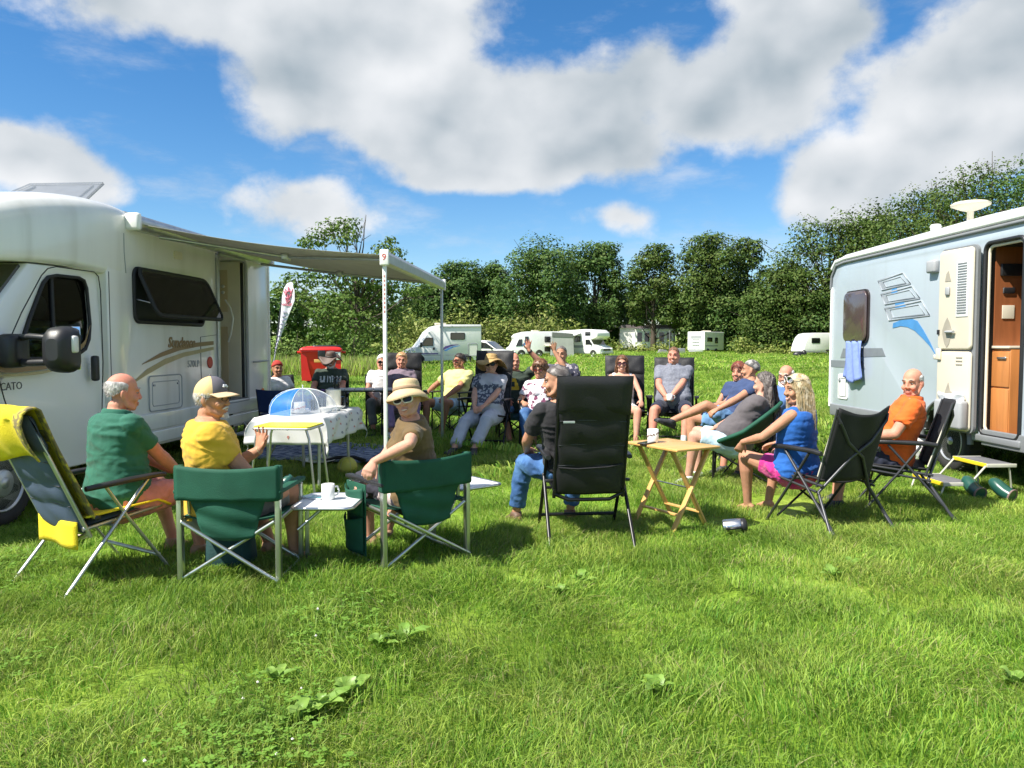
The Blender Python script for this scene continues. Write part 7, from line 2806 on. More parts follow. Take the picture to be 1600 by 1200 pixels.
C_MAUVE = cloth('mauve_top', (.20, .15, .19))
C_FLORAL = M('floral_shirt', (.74, .70, .72), .85, var=.05, rgb2=(.16, .04, .09), mscale=16, sharp=(.52, .56), bump=.2)
C_FLORAL2 = M('dark_floral_shirt', (.05, .05, .08), .85, var=.05, rgb2=(.42, .38, .40), mscale=18, sharp=(.54, .58), bump=.2)
C_MARL = M('pale_grey_print_top', (.46, .46, .50), .85, var=.06, bump=.2)
C_MARL_SHADED = M('dark_print_shaded_top', (.07, .08, .12), .85, rgb2=(.40, .40, .45), mscale=26, sharp=(.50, .56), bump=.2)
T_PINK = cloth('pink_shorts', (.58, .235, .225))
T_GREY = cloth('grey_shorts', (.20, .19, .18))
T_JEANS = M('blue_jeans', (.035, .105, .27), .8, var=.22, vscale=7, bump=.35, bscale=200, rgb2=(.07, .17, .36), mscale=6)
T_DENIM = M('pale_denim', (.13, .27, .50), .8, var=.18, vscale=8, bump=.3, bscale=200)
T_NAVY = cloth('navy_shorts', (.014, .018, .040))
T_PALE = cloth('pale_blue_shorts', (.42, .56, .66), var=.16, vscale=6)
T_MAG = cloth('magenta_shorts', (.52, .02, .21), rgb2=(.62, .10, .26), mscale=12)
T_LINEN = cloth('pale_grey_trousers', (.42, .44, .50), var=.08)
T_PATT = M('patterned_trousers', (.03, .03, .045), .85, rgb2=(.62, .52, .50), mscale=7, sharp=(.56, .60), bump=.2)
T_LILAC = cloth('lilac_trousers', (.36, .24, .44))
S_DARK = M('dark_trainer', (.035, .035, .040), .6, var=.2, vscale=20)
S_BROWN = M('brown_shoe', (.13, .075, .050), .6, var=.2, vscale=20)
S_WHITE = M('white_trainer', (.66, .66, .68), .55, var=.1)
S_TAN = M('tan_sandal', (.32, .19, .11), .6)
STRAW = M('straw_hat', (.50, .33, .13), .8, var=.22, vscale=30, bump=.5, bscale=140, transl=.12)
CANVAS = M('cream_canvas_hat', (.62, .46, .26), .8, var=.08, bump=.3, bscale=200)
LEATHER = M('brown_leather_hat', (.10, .065, .050), .6, var=.2)
def ground_at(x, y):
 return (x, y, gz(x, y))
def place_people():
 G = 'people sitting in a ring on the grass'
 # ---------------------------------------------------------------- P1 green polo
 f1 = (.54, .84)
 c1 = (-2.55, 4.68)
 recliner('slate blue mesh recliner draped with a yellow towel, aluminium legs', ground_at(*c1), head_of(*f1), W=.48, back_h=1.02, tilt=24, seat_h=.40, mat=mat_slate, frame=mat_alu_dull)
 p = person('man in green polo shirt and pink shorts with thinning grey hair, seen from behind', (c1[0] + .06, c1[1] + .06), f1, .385, 1.0, bulk=1.06, belly=.5, recline=-6, head_dir=(.80, .60), head_pitch=-4,
   armL=(-.02, .42, .58), armR=(.05, .44, .56), poleR=(.7, -.4, -.5), poleL=(-.7, -.4, -.5), handL={'dir': (.5, .7, -.1), 'curl': 55}, handR={'dir': (-.5, .7, .0), 'curl': 55},
   legL=(-.14, .50, .08), legR=(.16, .50, .08), skin='ruddy', shirt=C_GREEN, sleeve=.62, trousers=[T_PINK], leg_len=.86, shoe=S_TAN, brow='grey', voxel=.0062, seed=11, group=G, collar=C_GREEN)
 add_hair(p, 'ring', HAIR['grey'], 1600, 1, .0012, .022)
 # collar and sleeve logo
 # towel over the chair top
 T = Matrix.Translation(Vector(ground_at(*c1))) @ Matrix.Rotation(head_of(*f1), 4, 'Z')
 ta = R(24)
 B0 = Vector((0, -.20, .36))
 up, nrm = Vector((0, -math.sin(ta), math.cos(ta))), Vector((0, math.cos(ta), math.sin(ta)))
 Lb = (1.02 - .36) / math.cos(ta)
 mb = MB()
 def tw(u, v):
  s = v * 1.0
  x = (u - .5) * .56 + .012 * math.sin(v * 9)
  lay = .010 * math.sin(u * 14 + v * 4)
  if s < .20:                               # hanging behind the top
   k = s / .20
   return T @ (B0 + Vector((x, 0, 0)) + up * (Lb - .24 + .26 * k - .03 * math.sin(u * 5 + 1)) - nrm * (.055 + lay + .018 * math.sin(PI * k)))
  if s < .30:
   k = (s - .20) / .10
   a = PI * k
   return T @ (B0 + Vector((x, 0, 0)) + up * (Lb + .02 + .035 * math.sin(a)) + nrm * (-.055 * math.cos(a) + lay * .3))
  k = (s - .30) / .70
  return T @ (B0 + Vector((x * (1 + .02 * k), 0, 0)) + up * (Lb + .02 - k * (Lb - .02)) + nrm * (.055 + lay * .5))
 mb.sheet(tw, 26, 40, 0, .010)
 for i, f in enumerate(mb.f):
  c = sum((Vector(mb.v[j]) for j in f), Vector()) / len(f)
  q = T.inverted() @ c
  mb.m[i] = 1 if abs(q.x) > .215 or abs((q - B0).dot(up) - Lb * .80) < .045 and (q - B0).dot(nrm) > 0 else 0
 tag(mb.build('towel', [mat_yellow, mat_towelbr], None), 'bright yellow towel with brown border over the slate blue recliner back', 'towel')
 mb = MB()
 mb.sheet(lambda u, v: T @ Vector(((u - .5) * .54, -.20 + .52 * v, .43 + .035 * v - .03 * math.sin(PI * u) - (.05 * max(0, v - .85) / .15))), 16, 12, 0, .012)
 mb.sheet(lambda u, v: T @ Vector(((u - .5) * .44, -.235 + .02 * math.sin(6 * u), .40 - .16 * v)), 12, 5, 0, .010)
 tag(mb.build('seat_towel', [mat_yellow], None), 'yellow towel spread under the man in the green polo shirt', 'towel')
 # ---------------------------------------------------------------- P2 yellow T-shirt
 c2 = (-1.64, 4.64)
 f2 = (.02, 1)
 director_chair('green canvas director chair with a mug on its white side table', ground_at(*c2), head_of(*f2), W=.575, group='green director chairs')
 keepd = dict(voxel=.0062)
 pf = (.50, .86)
 p = person('laughing man in yellow T-shirt and cap raising an open hand', (c2[0] - .17, c2[1] - .02), pf, .335, 1.03, bulk=1.14, belly=.7, recline=2, lean=0, twist=-34, head_dir=(.93, -.10), head_pitch=1,
   armL=at(404, 704, 4.85), armR=(.36, .26, .40), poleL=(.4, .5, -.9), poleR=(.6, -.6, -.5), handL={'dir': (.05, .25, 1.0), 'n': (.1, -1, .1), 'curl': 14, 'spread': 13, 'thumb': 48, 'thumb_side': None},
   handR={'dir': (.1, .8, .4), 'n': (-1, 0, .2), 'curl': 62}, legL=(-.10, .52, .08), legR=(.20, .46, .08), skin='tan', shirt=C_YEL, sleeve=.60, trousers=[T_GREY], leg_len=.85, shoe=S_TAN,
   brow='grey', smile=1.0, seed=12, group=G, **keepd)
 add_hair(p, 'under', HAIR['grey'], 900, 2, .0012, .03)
 baseball_cap(p, M('cap_cream_mesh', (.66, .48, .22), .8, bump=.4, bscale=220), M('cap_grey_front', (.12, .11, .13), .8), M('cap_tan_peak', (.62, .44, .27), .8))
 add_beard(p, HAIR['white'], False, 260, 5)
 add_glasses(p, mat_blackmet, None, .026, .017, name='glasses', thick=.0018)
 m = MB()
 m.lathe([(.028, -.004), (.031, 0), (.028, .004), (.027, 0)], 16, 0, p.wrL, (p.wrL - p.elL).to_track_quat('Z', 'Y').to_matrix())
 m.build('bracelet', mat_gold, p.body, off=p.base)
 # bottle in his right hand
 b = p.palmR
 mb = MB().lathe([(0, -.10), (.030, -.10), (.033, -.09), (.033, .03), (.028, .06), (.020, .07), (.020, .085), (0, .086)], 20, 0, b + Vector((.0, .0, .02)), Matrix.Rotation(R(40), 3, 'Y') @ Matrix.Rotation(R(-15), 3, 'X'))
 tag(mb.build('bottle', M('dark_green_bottle', (.02, .10, .075), .3, spec=.7), None), 'dark green flask in the hand of the man in yellow', 'bottle')
 T2 = Matrix.Translation(Vector(ground_at(*c2))) @ Matrix.Rotation(head_of(*f2), 4, 'Z')
 tp = T2 @ Vector((.48, .16, .443))
 mug('plain white mug on the white side table next to the man in yellow', tp, None, .041, .098, 0.6)
 tp = T2 @ Vector((.375, .20, .443))
 phone('phone with a turquoise patterned screen lying beside the plain white mug', tp, 1.2, mat_whitetop, M('turquoise_screen', (.10, .42, .45), .25, rgb2=(.6, .68, .66), mscale=30))
 # bag under the chair
 mb = MB()
 q = T2 @ Vector((-.16, .18, .0))
 rings = []
 for z, w, d in ((.0, .13, .09), (.05, .15, .10), (.20, .14, .08), (.26, .12, .03)):
  rings.append([q + Vector((a[0] + .012 * math.sin(z * 40), a[1], z)) for a in rrect(2 * w, 2 * d, min(w, d) * .6, 4)])
 mb.rings(rings)
 tag(mb.build('bag', M('dark_teal_bag', (.008, .045, .045), .8, bump=.3), None), 'dark teal bag on the grass under the yellow shirted man\'s chair', 'bag')
 # ---------------------------------------------------------------- P3 bucket hat woman
 f3 = (-.62, .785)
 c3 = (-.68, 5.03)
 director_chair('green canvas director chair with hanging side pockets, seat of the woman in the bucket hat', ground_at(*c3), head_of(*f3), W=.62, side_pocket=True, group='green director chairs')
 p = person('woman in cream bucket hat and white sunglasses turning back over her chair', (c3[0] + .07, c3[1] + .06), f3, .345, 1.0, True, 1.06, .3, recline=2, lean=-11, twist=62, head_dir=(-.20, -1.0), head_pitch=2, head_roll=-10,
   armL=at(583, 722, 4.62), armR=at(572, 752, 4.95), poleL=(-.1, -1.0, .15), poleR=(0, .8, -.6), handL={'dir': (-.55, -.35, -.45), 'n': (.2, .6, -1), 'curl': 42, 'spread': 4},
   handR={'dir': (-.6, .1, -.3), 'n': (0, 0, -1), 'curl': 45}, legL=(-.16, .42, .08), legR=(.02, .50, .08), skin='fair', shirt=C_BROWN, sleeve=.52, trousers=[T_PATT], leg_len=1.5, shoe=S_TAN,
   brow='ginger', smile=.8, shades=True, seed=13, group=G, voxel=.0062)
 add_hair(p, 'under', HAIR['ginger'], 900, 3, .0014, .035)
 bucket_hat(p, CANVAS, M('hat_stripe', (.30, .20, .12), .8), brim=.142, droop=.046, tilt=9, base_r=.090, crown=.094, top=.090)
 add_glasses(p, M('cream_plastic_frame', (.76, .70, .58), .3, coat=.4), mat_lensdark, .037, .028, name='sunglasses', thick=.0050)
 # ---------------------------------------------------------------- P4 black recliner, man in jeans
 f4 = (-.10, .995)
 c4 = (.53, 5.66)
 recliner('black padded recliner in the middle foreground, its back to the camera', ground_at(*c4), head_of(*f4), W=.50, back_h=1.19, tilt=15, seat_h=.43, group='black padded recliners', tagm=True)
 p = person('man in black T-shirt and blue jeans half hidden by the black recliner, face turned left', (c4[0] - .115, c4[1] + .03), f4, .44, 1.0, bulk=.98, recline=12, lean=-7, twist=10, head_dir=(-.96, .10), head_pitch=-3,
   armL=(-.28, .26, .62), armR=(.20, .28, .64), poleL=(-.5, -.7, -.4), handL={'dir': (.25, .8, -.25), 'curl': 42}, legL=(-.34, .44, .08), legR=(.10, .46, .08), skin='tan', shirt=C_BLACK, sleeve=.66,
   trousers=[T_JEANS], leg_len=1.86, shoe=S_BROWN, brow='dark', seed=14, group=G, voxel=.0062)
 add_hair(p, 'crop', HAIR['darkgrey'], 1600, 4, .0013)
 add_beard(p, HAIR['darkgrey'], False, 120, 8, True)
 # ---------------------------------------------------------------- wooden tray table
 W = thing('tray_table', 'folding pine tray table with crossed legs carrying a phone and patterned mug', 'table', ground_at(1.24, 5.92), R(31))
 MB().box((0, 0, .645), (.44, .58, .020), 0, .006).build('table_top', mat_wood, W)
 for s in (-1, 1):
  y = s * .20
  MB().box((0, y, .630), (.40, .03, .016)).build('top_batten', mat_wood, W)
  for k in (-1, 1):
   a = Vector((-k * .20, y + k * .014 * s, 0.0)); b = Vector((k * .17, y + k * .014 * s, .63))
   m = MB()
   d = (b - a)
   m.box((a + b) / 2, (.042, .018, d.length), 0, .004, d.to_track_quat('Z', 'Y').to_matrix())
   m.build('leg', mat_wood, W)
 for k in (-1, 1):
  MB().box((k * -.115, 0, .145), (.028, .40, .016), 0, .003).build('stretcher', mat_wood, W)
 MB().tube([(0, -.24, .34), (0, .24, .34)], .006, 6).build('pivot_pin', mat_alu, W)
 TW = Matrix.Translation(Vector(ground_at(1.24, 5.92))) @ Matrix.Rotation(R(31), 4, 'Z')
 phone('dark phone lying on the corner of the pine tray table', TW @ Vector((-.17, .10, .656)), R(-40))
 mug('white mug with brown printed pattern on the pine tray table', TW @ Vector((-.08, .13, .656)), None, .044, .105, 1.0, pat=M('brown_print', (.16, .10, .08), .4))
 # ---------------------------------------------------------------- P5 blonde woman
 f5 = (-.42, .91)
 c5 = (2.46, 6.02)
 crossback_chair('black folding armchair with crossed tubes behind, seat of the blonde woman', ground_at(*c5), head_of(*f5), group='black folding armchairs')
 p = person('blonde woman in blue sleeveless top and magenta shorts with glasses on her head', (c5[0] - .17, c5[1] + .10), f5, .345, .98, True, 1.05, .3, recline=3, lean=-3, twist=22, head_dir=(-.93, -.18), head_pitch=-3,
   armL=(-.30, .30, .62), armR=(.10, .35, .58), poleL=(-.6, -.7, -.3), handL={'dir': (-.1, .5, -.9), 'n': (.5, .6, 0), 'curl': 30}, legL=(-.13, .42, .08), legR=(.12, .44, .08), skin='tan', shirt=C_BLUE, sleeve=0, trousers=[T_MAG], leg_len=.55,
   shoe=None, brow='brown', smile=.9, seed=15, group=G, tank=True, voxel=.0062, neckline=.50)
 h = add_hair(p, 'long', HAIR['blonde'], 0, 5)
 m = MB()
 long_hair(m, p.H, p.hs, .27, 1700, 6, True, .005, .0017)
 m.build('long_hair', HAIR['blonde'], p.body, off=p.base)
 add_glasses(p, M('pale_frame', (.55, .52, .50), .25), glass_mat('pale_lens', (.7, .68, .68)), .030, .024, up=.085, thick=.003)
 # ---------------------------------------------------------------- P6 orange polo
 f6 = (-.93, .36)
 c6 = (3.28, 6.50)
 crossback_chair('black folding armchair seen side on, seat of the man in the orange shirt', ground_at(*c6), head_of(*f6), group='black folding armchairs', sag=.0)
 p = person('balding man in orange polo shirt gazing left in front of the caravan', (c6[0] - .02, c6[1] + .0), f6, .375, 1.0, bulk=1.08, belly=.9, recline=12, smile=.1, head_dir=(-.80, -.58), head_pitch=-4,
   armL=(-.25, .28, .66), armR=(.25, .24, .66), handL={'curl': 40}, handR={'curl': 40}, legL=(-.16, .45, .08), legR=(.16, .45, .08), skin='ruddy', shirt=C_ORANGE, sleeve=.62, trousers=[T_NAVY], leg_len=.8,
   shoe=S_DARK, brow='pepper', seed=16, group=G, voxel=.0066, nose=1.3, collar=C_ORANGE)
 add_hair(p, 'ring', HAIR['grey'], 900, 7, .0012, .014)
 # ---------------------------------------------------------------- P7 long dark hair
 f7 = (-.93, .30)
 c7 = (2.32, 7.58)
 moon_chair('dark green round moon chair under the long haired man', ground_at(*c7), head_of(*f7))
 p = person('long haired man in charcoal T-shirt and pale blue shorts lounging in the green moon chair', (c7[0] - .08, c7[1]), f7, .325, 1.0, bulk=1.12, belly=1.0, recline=26, twist=-10, head_dir=(-.80, .60), head_pitch=-4,
   armL=(.05, .22, .55), armR=(.05, .10, .60), poleR=(.8, -.2, -.4), handL={'curl': 40}, handR={'curl': 40}, legL=(-.18, .46, .08), legR=(.14, .40, .08), skin='fair', shirt=C_GREY, sleeve=.66, trousers=[T_PALE], leg_len=.88,
   shoe=S_WHITE, sole=mat_whitetop, brow='darkgrey', seed=17, group=G)
 add_hair(p, 'thin', HAIR['darkgrey'], 500, 8)
 m = MB()
 long_hair(m, p.H, p.hs, .30, 380, 9, False, .022, .0062, back_only=True)
 m.build('long_hair', HAIR['darkgrey'], p.body, off=p.base)
 # ---------------------------------------------------------------- P8, P9, P10
 GC = 'black camp chairs on the far side of the ring'
 f8 = (-.95, -.25)
 c8 = (2.77, 8.15)
 camp_chair('black camp chair under the white bearded man in the denim shirt', ground_at(*c8), head_of(*f8), GC, seat_h=.38)
 p = person('white bearded man with glasses in a blue denim shirt behind the blonde woman', c8, f8, .33, 1.0, bulk=1.06, belly=.6, recline=16, head_dir=(-.62, -.75), head_pitch=-2, armL=(-.10, .34, .58), armR=(.12, .34, .58),
   skin='ruddy', shirt=C_DENIMSH, sleeve=1.5, trousers=[T_NAVY], leg_len=.85, shoe=S_DARK, brow='white', smile=.9, seed=18, group=G, collar=C_DENIMSH)
 add_hair(p, 'ring', HAIR['white'], 350, 10, .002, .02)
 add_beard(p, HAIR['white'], True, 300, 11)
 add_glasses(p, mat_blackmet, None, .027, .018, thick=.002)
 f9 = (-.97, -.10)
 c9 = (2.66, 8.85)
 camp_chair('dark reclined camp chair under the crop haired man with crossed leg', ground_at(*c9), head_of(*f9), GC, seat_h=.36, tilt=26)
 p = person('crop haired man in navy T-shirt and denim shorts with one ankle on his knee', (c9[0] - .12, c9[1]), f9, .37, 1.02, bulk=1.04, recline=24, head_dir=(-.75, .30), head_pitch=2, armL=(-.30, .32, .62), armR=(.18, .22, .62), poleL=(-.5, -.4, .1),
   handL={'dir': (0, .8, -.4), 'curl': 40}, legL=(-.10, .74, .50), legR=(.12, .44, .08), skin='tan', shirt=C_NAVY, sleeve=.5, trousers=[T_DENIM], leg_len=.72, shoe=S_DARK, brow='dark', seed=19, group=G)
 add_hair(p, 'crop', HAIR['pepper'], 500, 12, .002)
 f10 = (-.75, -.66)
 c10 = (2.86, 9.55)
 camp_chair('black camp chair under the auburn haired woman', ground_at(*c10), head_of(*f10), GC, seat_h=.40)
 p = person('woman with short auburn fringe peering over the long haired man\'s shoulder', (c10[0] - .08, c10[1]), f10, .31, .95, True, recline=8, head_dir=(-.60, -.80), skin='ruddy', shirt=C_NAVY, sleeve=.4, trousers=[T_NAVY], leg_len=1.7, shoe=S_DARK, brow='red', smile=.6, seed=20, group=G)
 add_hair(p, 'bob', HAIR['red'], 500, 13, .002, .03)
 # ---------------------------------------------------------------- P13, P12
 GR = 'black padded recliners'
 f13 = (-.22, -.975)
 c13 = (2.18, 10.35)
 recliner('black padded recliner under the smiling man in the grey polo', ground_at(*c13), head_of(*f13), W=.52, back_h=1.14, tilt=20, group=GR)
 p = person('smiling man in grey polo and navy shorts holding a white cup on his lap', c13, f13, .44, 1.04, bulk=1.12, belly=1.0, recline=12, head_dir=(-.35, -.94), armL=(.02, .32, .66), armR=(.10, .32, .67), poleL=(-.9, -.4, -.4), poleR=(.9, -.4, -.4),
   handL={'dir': (.9, .5, -.2), 'curl': 45}, handR={'dir': (-.9, .5, -.1), 'curl': 45}, legL=(-.14, .56, .08), legR=(.26, .58, .08), skin='ruddy', shirt=C_POLO, sleeve=.66, trousers=[T_NAVY], leg_len=.84, shoe=S_DARK, sock=S_WHITE, brow='brown', smile=1, seed=21, group=G, collar=C_POLO)
 add_hair(p, 'crop', HAIR['brown'], 500, 14, .002)
 mug('small white cup in the lap of the man in the grey polo', (p.palmL + p.palmR) / 2 + Vector((0, -.05, -.02)), None, .038, .085, 0)
 f12 = (-.10, -.99)
 c12 = (1.56, 10.5)
 recliner('black padded recliner under the woman with long brown hair', ground_at(*c12), head_of(*f12), W=.52, back_h=1.17, tilt=18, group=GR)
 p = person('woman with long straight brown hair and red tinted sunglasses in a strapless white top', (c12[0] - .05, c12[1]), f12, .39, .97, True, recline=16, head_dir=(-.15, -1), armL=(-.24, .26, .60), armR=(.20, .3, .6), skin='fair', shirt=C_CREAM, sleeve=0, neckline=.40,
   trousers=[C_CREAM], leg_len=.5, shoe=S_TAN, brow='brown', smile=.9, shades=True, seed=22, group=G, tank=True)
 add_hair(p, 'long', HAIR['brown'], 0, 15)
 m = MB()
 long_hair(m, p.H, p.hs, .26, 240, 16, True, .006, .006)
 m.build('long_hair', HAIR['brown'], p.body, off=p.base)
 add_glasses(p, mat_blackp, mat_lensred, .032, .023, name='sunglasses', thick=.003)
 # ---------------------------------------------------------------- P14, P15
 f14 = (-.15, -.98)
 c14 = (.72, 11.2)
 camp_chair('black camp chair under the man with the grey goatee', ground_at(*c14), head_of(*f14), GC, seat_h=.46, back_h=.95)
 p = person('man with grey goatee and receding dark hair behind the foreground recliner', c14, f14, .45, 1.03, bulk=1.05, recline=6, head_dir=(-.30, -.95), skin='tan', shirt=C_FLORAL2, sleeve=.5, trousers=[T_JEANS], leg_len=1.8, shoe=S_DARK, brow='dark', smile=.5, seed=23, group=G)
 add_hair(p, 'thin', HAIR['darkgrey'], 400, 17, .002)
 add_beard(p, HAIR['grey'], False, 200, 18)
 f15 = (-.05, -1)
 c15 = (.36, 10.1)
 camp_chair('black camp chair under the woman in the floral shirt', ground_at(*c15), head_of(*f15), GC, seat_h=.42)
 p = person('curly haired woman in glasses and a white floral shirt waving with one raised arm', (c15[0] + .02, c15[1]), f15, .30, .97, True, 1.08, .4, recline=8, head_dir=(-.35, -.95), armL=at(866, 549, 10.2), armR=(.22, .26, .60), poleL=(-.8, .2, -.4),
   handL={'dir': (.05, .1, 1), 'n': (0, 1, .1), 'curl': 6, 'spread': 10}, handR={'curl': 50}, skin='tan', shirt=C_FLORAL, sleeve=.66, trousers=[T_JEANS], leg_len=1.75, shoe=S_DARK, brow='brown', smile=.6, seed=24, group=G,
   )
 add_hair(p, 'curly', HAIR['brown'], 500, 19, .003, .03)
 add_glasses(p, mat_blackp, mat_lensred, .028, .022, thick=.003)
 # ---------------------------------------------------------------- P16
 f16 = (.12, -.99)
 c16 = (.05, 10.6)
 camp_chair('black camp chair under the waving bald man', ground_at(*c16), head_of(*f16), GC, seat_h=.43)
 p = person('bald man in dark green T-shirt with yellow badge waving an open hand high', (c16[0] - .02, c16[1]), f16, .37, 1.0, bulk=1.08, belly=.6, recline=5, head_dir=(.22, -.97), armL=at(826, 547, 10.5), armR=(.15, .3, .6), poleL=(-.9, .1, -.3),
   handL={'dir': (.08, .12, 1), 'n': (0, 1, .05), 'curl': 4, 'spread': 13, 'thumb': 50}, legL=(-.20, .50, .08), legR=(.12, .46, .08), skin='ruddy', shirt=C_OLIVE, sleeve=.42, trousers=[T_DENIM], leg_len=.84, shoe=S_TAN, brow='grey', smile=.8, seed=25, group=G,
   shirt_mats=[C_OLIVE, M('yellow_badge_print', (.75, .48, .02), .7)], shirt_mask=lambda x, y, z: 1 if y > .02 and abs(x - .03) < .075 - .05 * max(0, (z - .33) / .1) and .26 < z < .42 and not (abs(x - .03) < .02 and .30 < z < .37) else 0)
 m = MB()
 m.lathe([(.030, -.012), (.034, -.012), (.034, .012), (.030, .012)], 16, 0, p.wrL.lerp(p.elL, .10), (p.wrL - p.elL).to_track_quat('Z', 'Y').to_matrix())
 m.build('watch_strap', mat_blackp, p.body, off=p.base)
 mug('patterned white mug held near the knee of the waving bald man', Vector(at(816, 640, 10.05)), None, .04, .095, 0, pat=_mc['brown_print'])
 # ---------------------------------------------------------------- P17
 f17 = (-.25, -.97)
 c17 = (-.33, 9.95)
 recliner('tall dark padded recliner under the woman in the wide straw hat', ground_at(*c17), head_of(*f17), W=.49, back_h=1.24, tilt=14, group=GR)
 p = person('woman in wide straw hat and dark glasses with pale trousers stretched out', (c17[0] + .02, c17[1] - .03), f17, .37, 1.0, True, 1.16, .7, recline=15, head_dir=(-.12, -.98), head_pitch=3, armL=(-.04, .28, .58), armR=(.10, .28, .56), poleL=(-.9, -.3, -.4), poleR=(.9, -.3, -.4),
   handL={'dir': (.5, .8, -.4), 'curl': 30}, handR={'dir': (-.5, .8, -.4), 'curl': 40}, legL=(-.02, .68, .08), legR=(.22, .72, .08), skin='fair', shirt=C_MARL, sleeve=.62, trousers=[T_LINEN], leg_len=1.86, shoe=S_DARK, brow='brown', smile=.3, shades=True, seed=26, group=G,
   shirt_mats=[C_MARL, C_MARL_SHADED], shirt_mask=lambda x, y, z: 1 if (.10 < z < .36 and y > 0 and x > -.2) or x > .10 else 0)  # dark print across the front; her right side darkened as cast shadow
 add_hair(p, 'under', HAIR['brown'], 300, 20)
 bucket_hat(p, STRAW, STRAW, brim=.215, droop=.050, crown=.088, tilt=10, name='straw_hat', top=.10, wave=.015, base_r=.090)
 add_glasses(p, mat_blackp, mat_lensdark, .033, .024, name='sunglasses', thick=.003)
 # ---------------------------------------------------------------- P18
 f18 = (-.55, -.83)
 c18 = (-.86, 11.4)
 camp_chair('black folding camp chair under the man in the pale yellow T-shirt', ground_at(*c18), head_of(*f18), GC, seat_h=.42)
 p = person('man in pale yellow T-shirt and sunglasses with bare knees, looking left', (c18[0], c18[1]), f18, .35, 1.02, recline=16, head_dir=(-.75, -.65), head_pitch=4, armL=(-.10, .34, .56), armR=(.36, .18, .62), handL={'curl': 25}, handR={'curl': 45}, poleR=(.8, -.5, -.2),
   legL=(-.12, .46, .08), legR=(.14, .48, .08), skin='brown', shirt=C_PALEY, sleeve=.68, trousers=[T_PALE], leg_len=.72, shoe=S_TAN, brow='dark', smile=.4, shades=True, seed=27, group=G, bulk=1.04)
 add_hair(p, 'short', HAIR['dark'], 500, 21, .002, .03)
 add_glasses(p, mat_blackp, mat_lensred, .031, .020, name='sunglasses', thick=.003)
 # ---------------------------------------------------------------- P19, P20
 f19 = (.15, -.98)
 c19 = (-1.60, 11.3)
 recliner('black padded recliner behind the awning pole under the person in mauve', ground_at(*c19), head_of(*f19), W=.54, back_h=1.18, tilt=16, group=GR)
 p = person('solemn person with fair parted hair in a mauve top and lilac trousers', (c19[0] - .02, c19[1]), f19, .38, .98, True, recline=12, head_dir=(.10, -1), skin='ruddy', shirt=C_MAUVE, sleeve=1.3, trousers=[T_LILAC], leg_len=1.8, shoe=S_WHITE, brow='brown', smile=.0, seed=28, group=G)
 add_hair(p, 'short', HAIR['ginger'], 400, 22, .002, .03)
 f20 = (.20, -.97)
 c20 = (-1.98, 11.75)
 camp_chair('dark camp chair half hidden by the white awning pole', ground_at(*c20), head_of(*f20), GC, seat_h=.42)
 p = person('white haired person in white top and dark glasses behind the awning pole', c20, f20, .35, .97, recline=10, head_dir=(.15, -1), skin='ruddy', shirt=C_CREAM, sleeve=.6, trousers=[T_GREY], leg_len=1.8, shoe=S_DARK, brow='white', smile=.1, shades=True, seed=29, group=G)
 add_hair(p, 'short', HAIR['white'], 400, 23, .002, .025)
 add_glasses(p, mat_blackp, mat_lensdark, .031, .021, name='sunglasses', thick=.003)
 # ---------------------------------------------------------------- P21
 f21 = (.18, -.98)
 c21 = (-2.76, 11.7)
 camp_chair('low dark camp chair under the bearded man in the leather hat', ground_at(*c21), head_of(*f21), GC, seat_h=.38)
 p = person('white bearded man in brown leather hat and printed dark T-shirt holding a purple bag', c21, f21, .35, 1.02, bulk=1.08, belly=.7, recline=10, head_dir=(.1, -1), head_pitch=-6, armL=(-.04, .30, .58), armR=(.16, .28, .55), poleL=(-.9, -.3, -.3), poleR=(.9, -.3, -.3),
   handL={'dir': (.6, .7, -.2), 'curl': 45}, handR={'curl': 50}, skin='ruddy', shirt=C_OLIVE, sleeve=.60, trousers=[T_DENIM], leg_len=.8, shoe=S_DARK, brow='white', smile=.6, seed=30, group=G,
   shirt_mats=[C_OLIVE, M('white_print', (.66, .68, .68), .7)],
   shirt_mask=lambda x, y, z: 1 if y > 0 and .30 < z < .40 and (abs(abs(x + .0) - .12) < .035 and not (abs(abs(x) - .12) < .014 and z > .33) or abs(x) < .05 and int((x + 1) * 60) % 2 == 0) else 0)
 add_hair(p, 'under', HAIR['white'], 300, 24)
 add_beard(p, HAIR['white'], True, 320, 25)
 bucket_hat(p, LEATHER, M('hat_band_dark', (.03, .022, .02), .6), brim=.190, droop=.030, crown=.082, tilt=-2, name='leather_hat', top=.10, wave=.03)
 mb = MB()
 q = (p.palmL + p.palmR) / 2 + Vector((.02, -.05, .02))
 mb.prism([(-.12, -.10), (.13, -.12), (.11, .10), (-.07, .14)], q, (1, 0, 0), (0, .25, 1), (0, -.05, .01))
 tag(bevel_obj(mb.build('bag', M('purple_cloth', (.12, .055, .24), .8, var=.2, bump=.3), None), .015), 'crumpled purple bag in the hands of the bearded man in the leather hat', 'bag')
 # ---------------------------------------------------------------- P22
 f22 = (.55, -.83)
 c22 = (-3.56, 11.95)
 camp_chair('dark camp chair by the motorhome corner under the woman in the red headscarf', ground_at(*c22), head_of(*f22), GC, seat_h=.40)
 p = person('woman in red headscarf and white top peeking past the motorhome corner', (c22[0] - .02, c22[1] - .08), f22, .26, .97, True, recline=4, lean=4, head_dir=(.55, -.83), skin='brown', shirt=C_CREAM, sleeve=.55, trousers=[T_NAVY], leg_len=1.8, shoe=S_TAN, brow='dark', smile=.2, seed=31, group=G)
 m = MB()
 scalp_shell(m, p.H, p.hs, mask_full(.30, -.10, -.60), .010, 3, .004)
 m.build('headscarf', M('red_scarf', (.42, .035, .025), .85, var=.2, bump=.4), p.body, off=p.base)
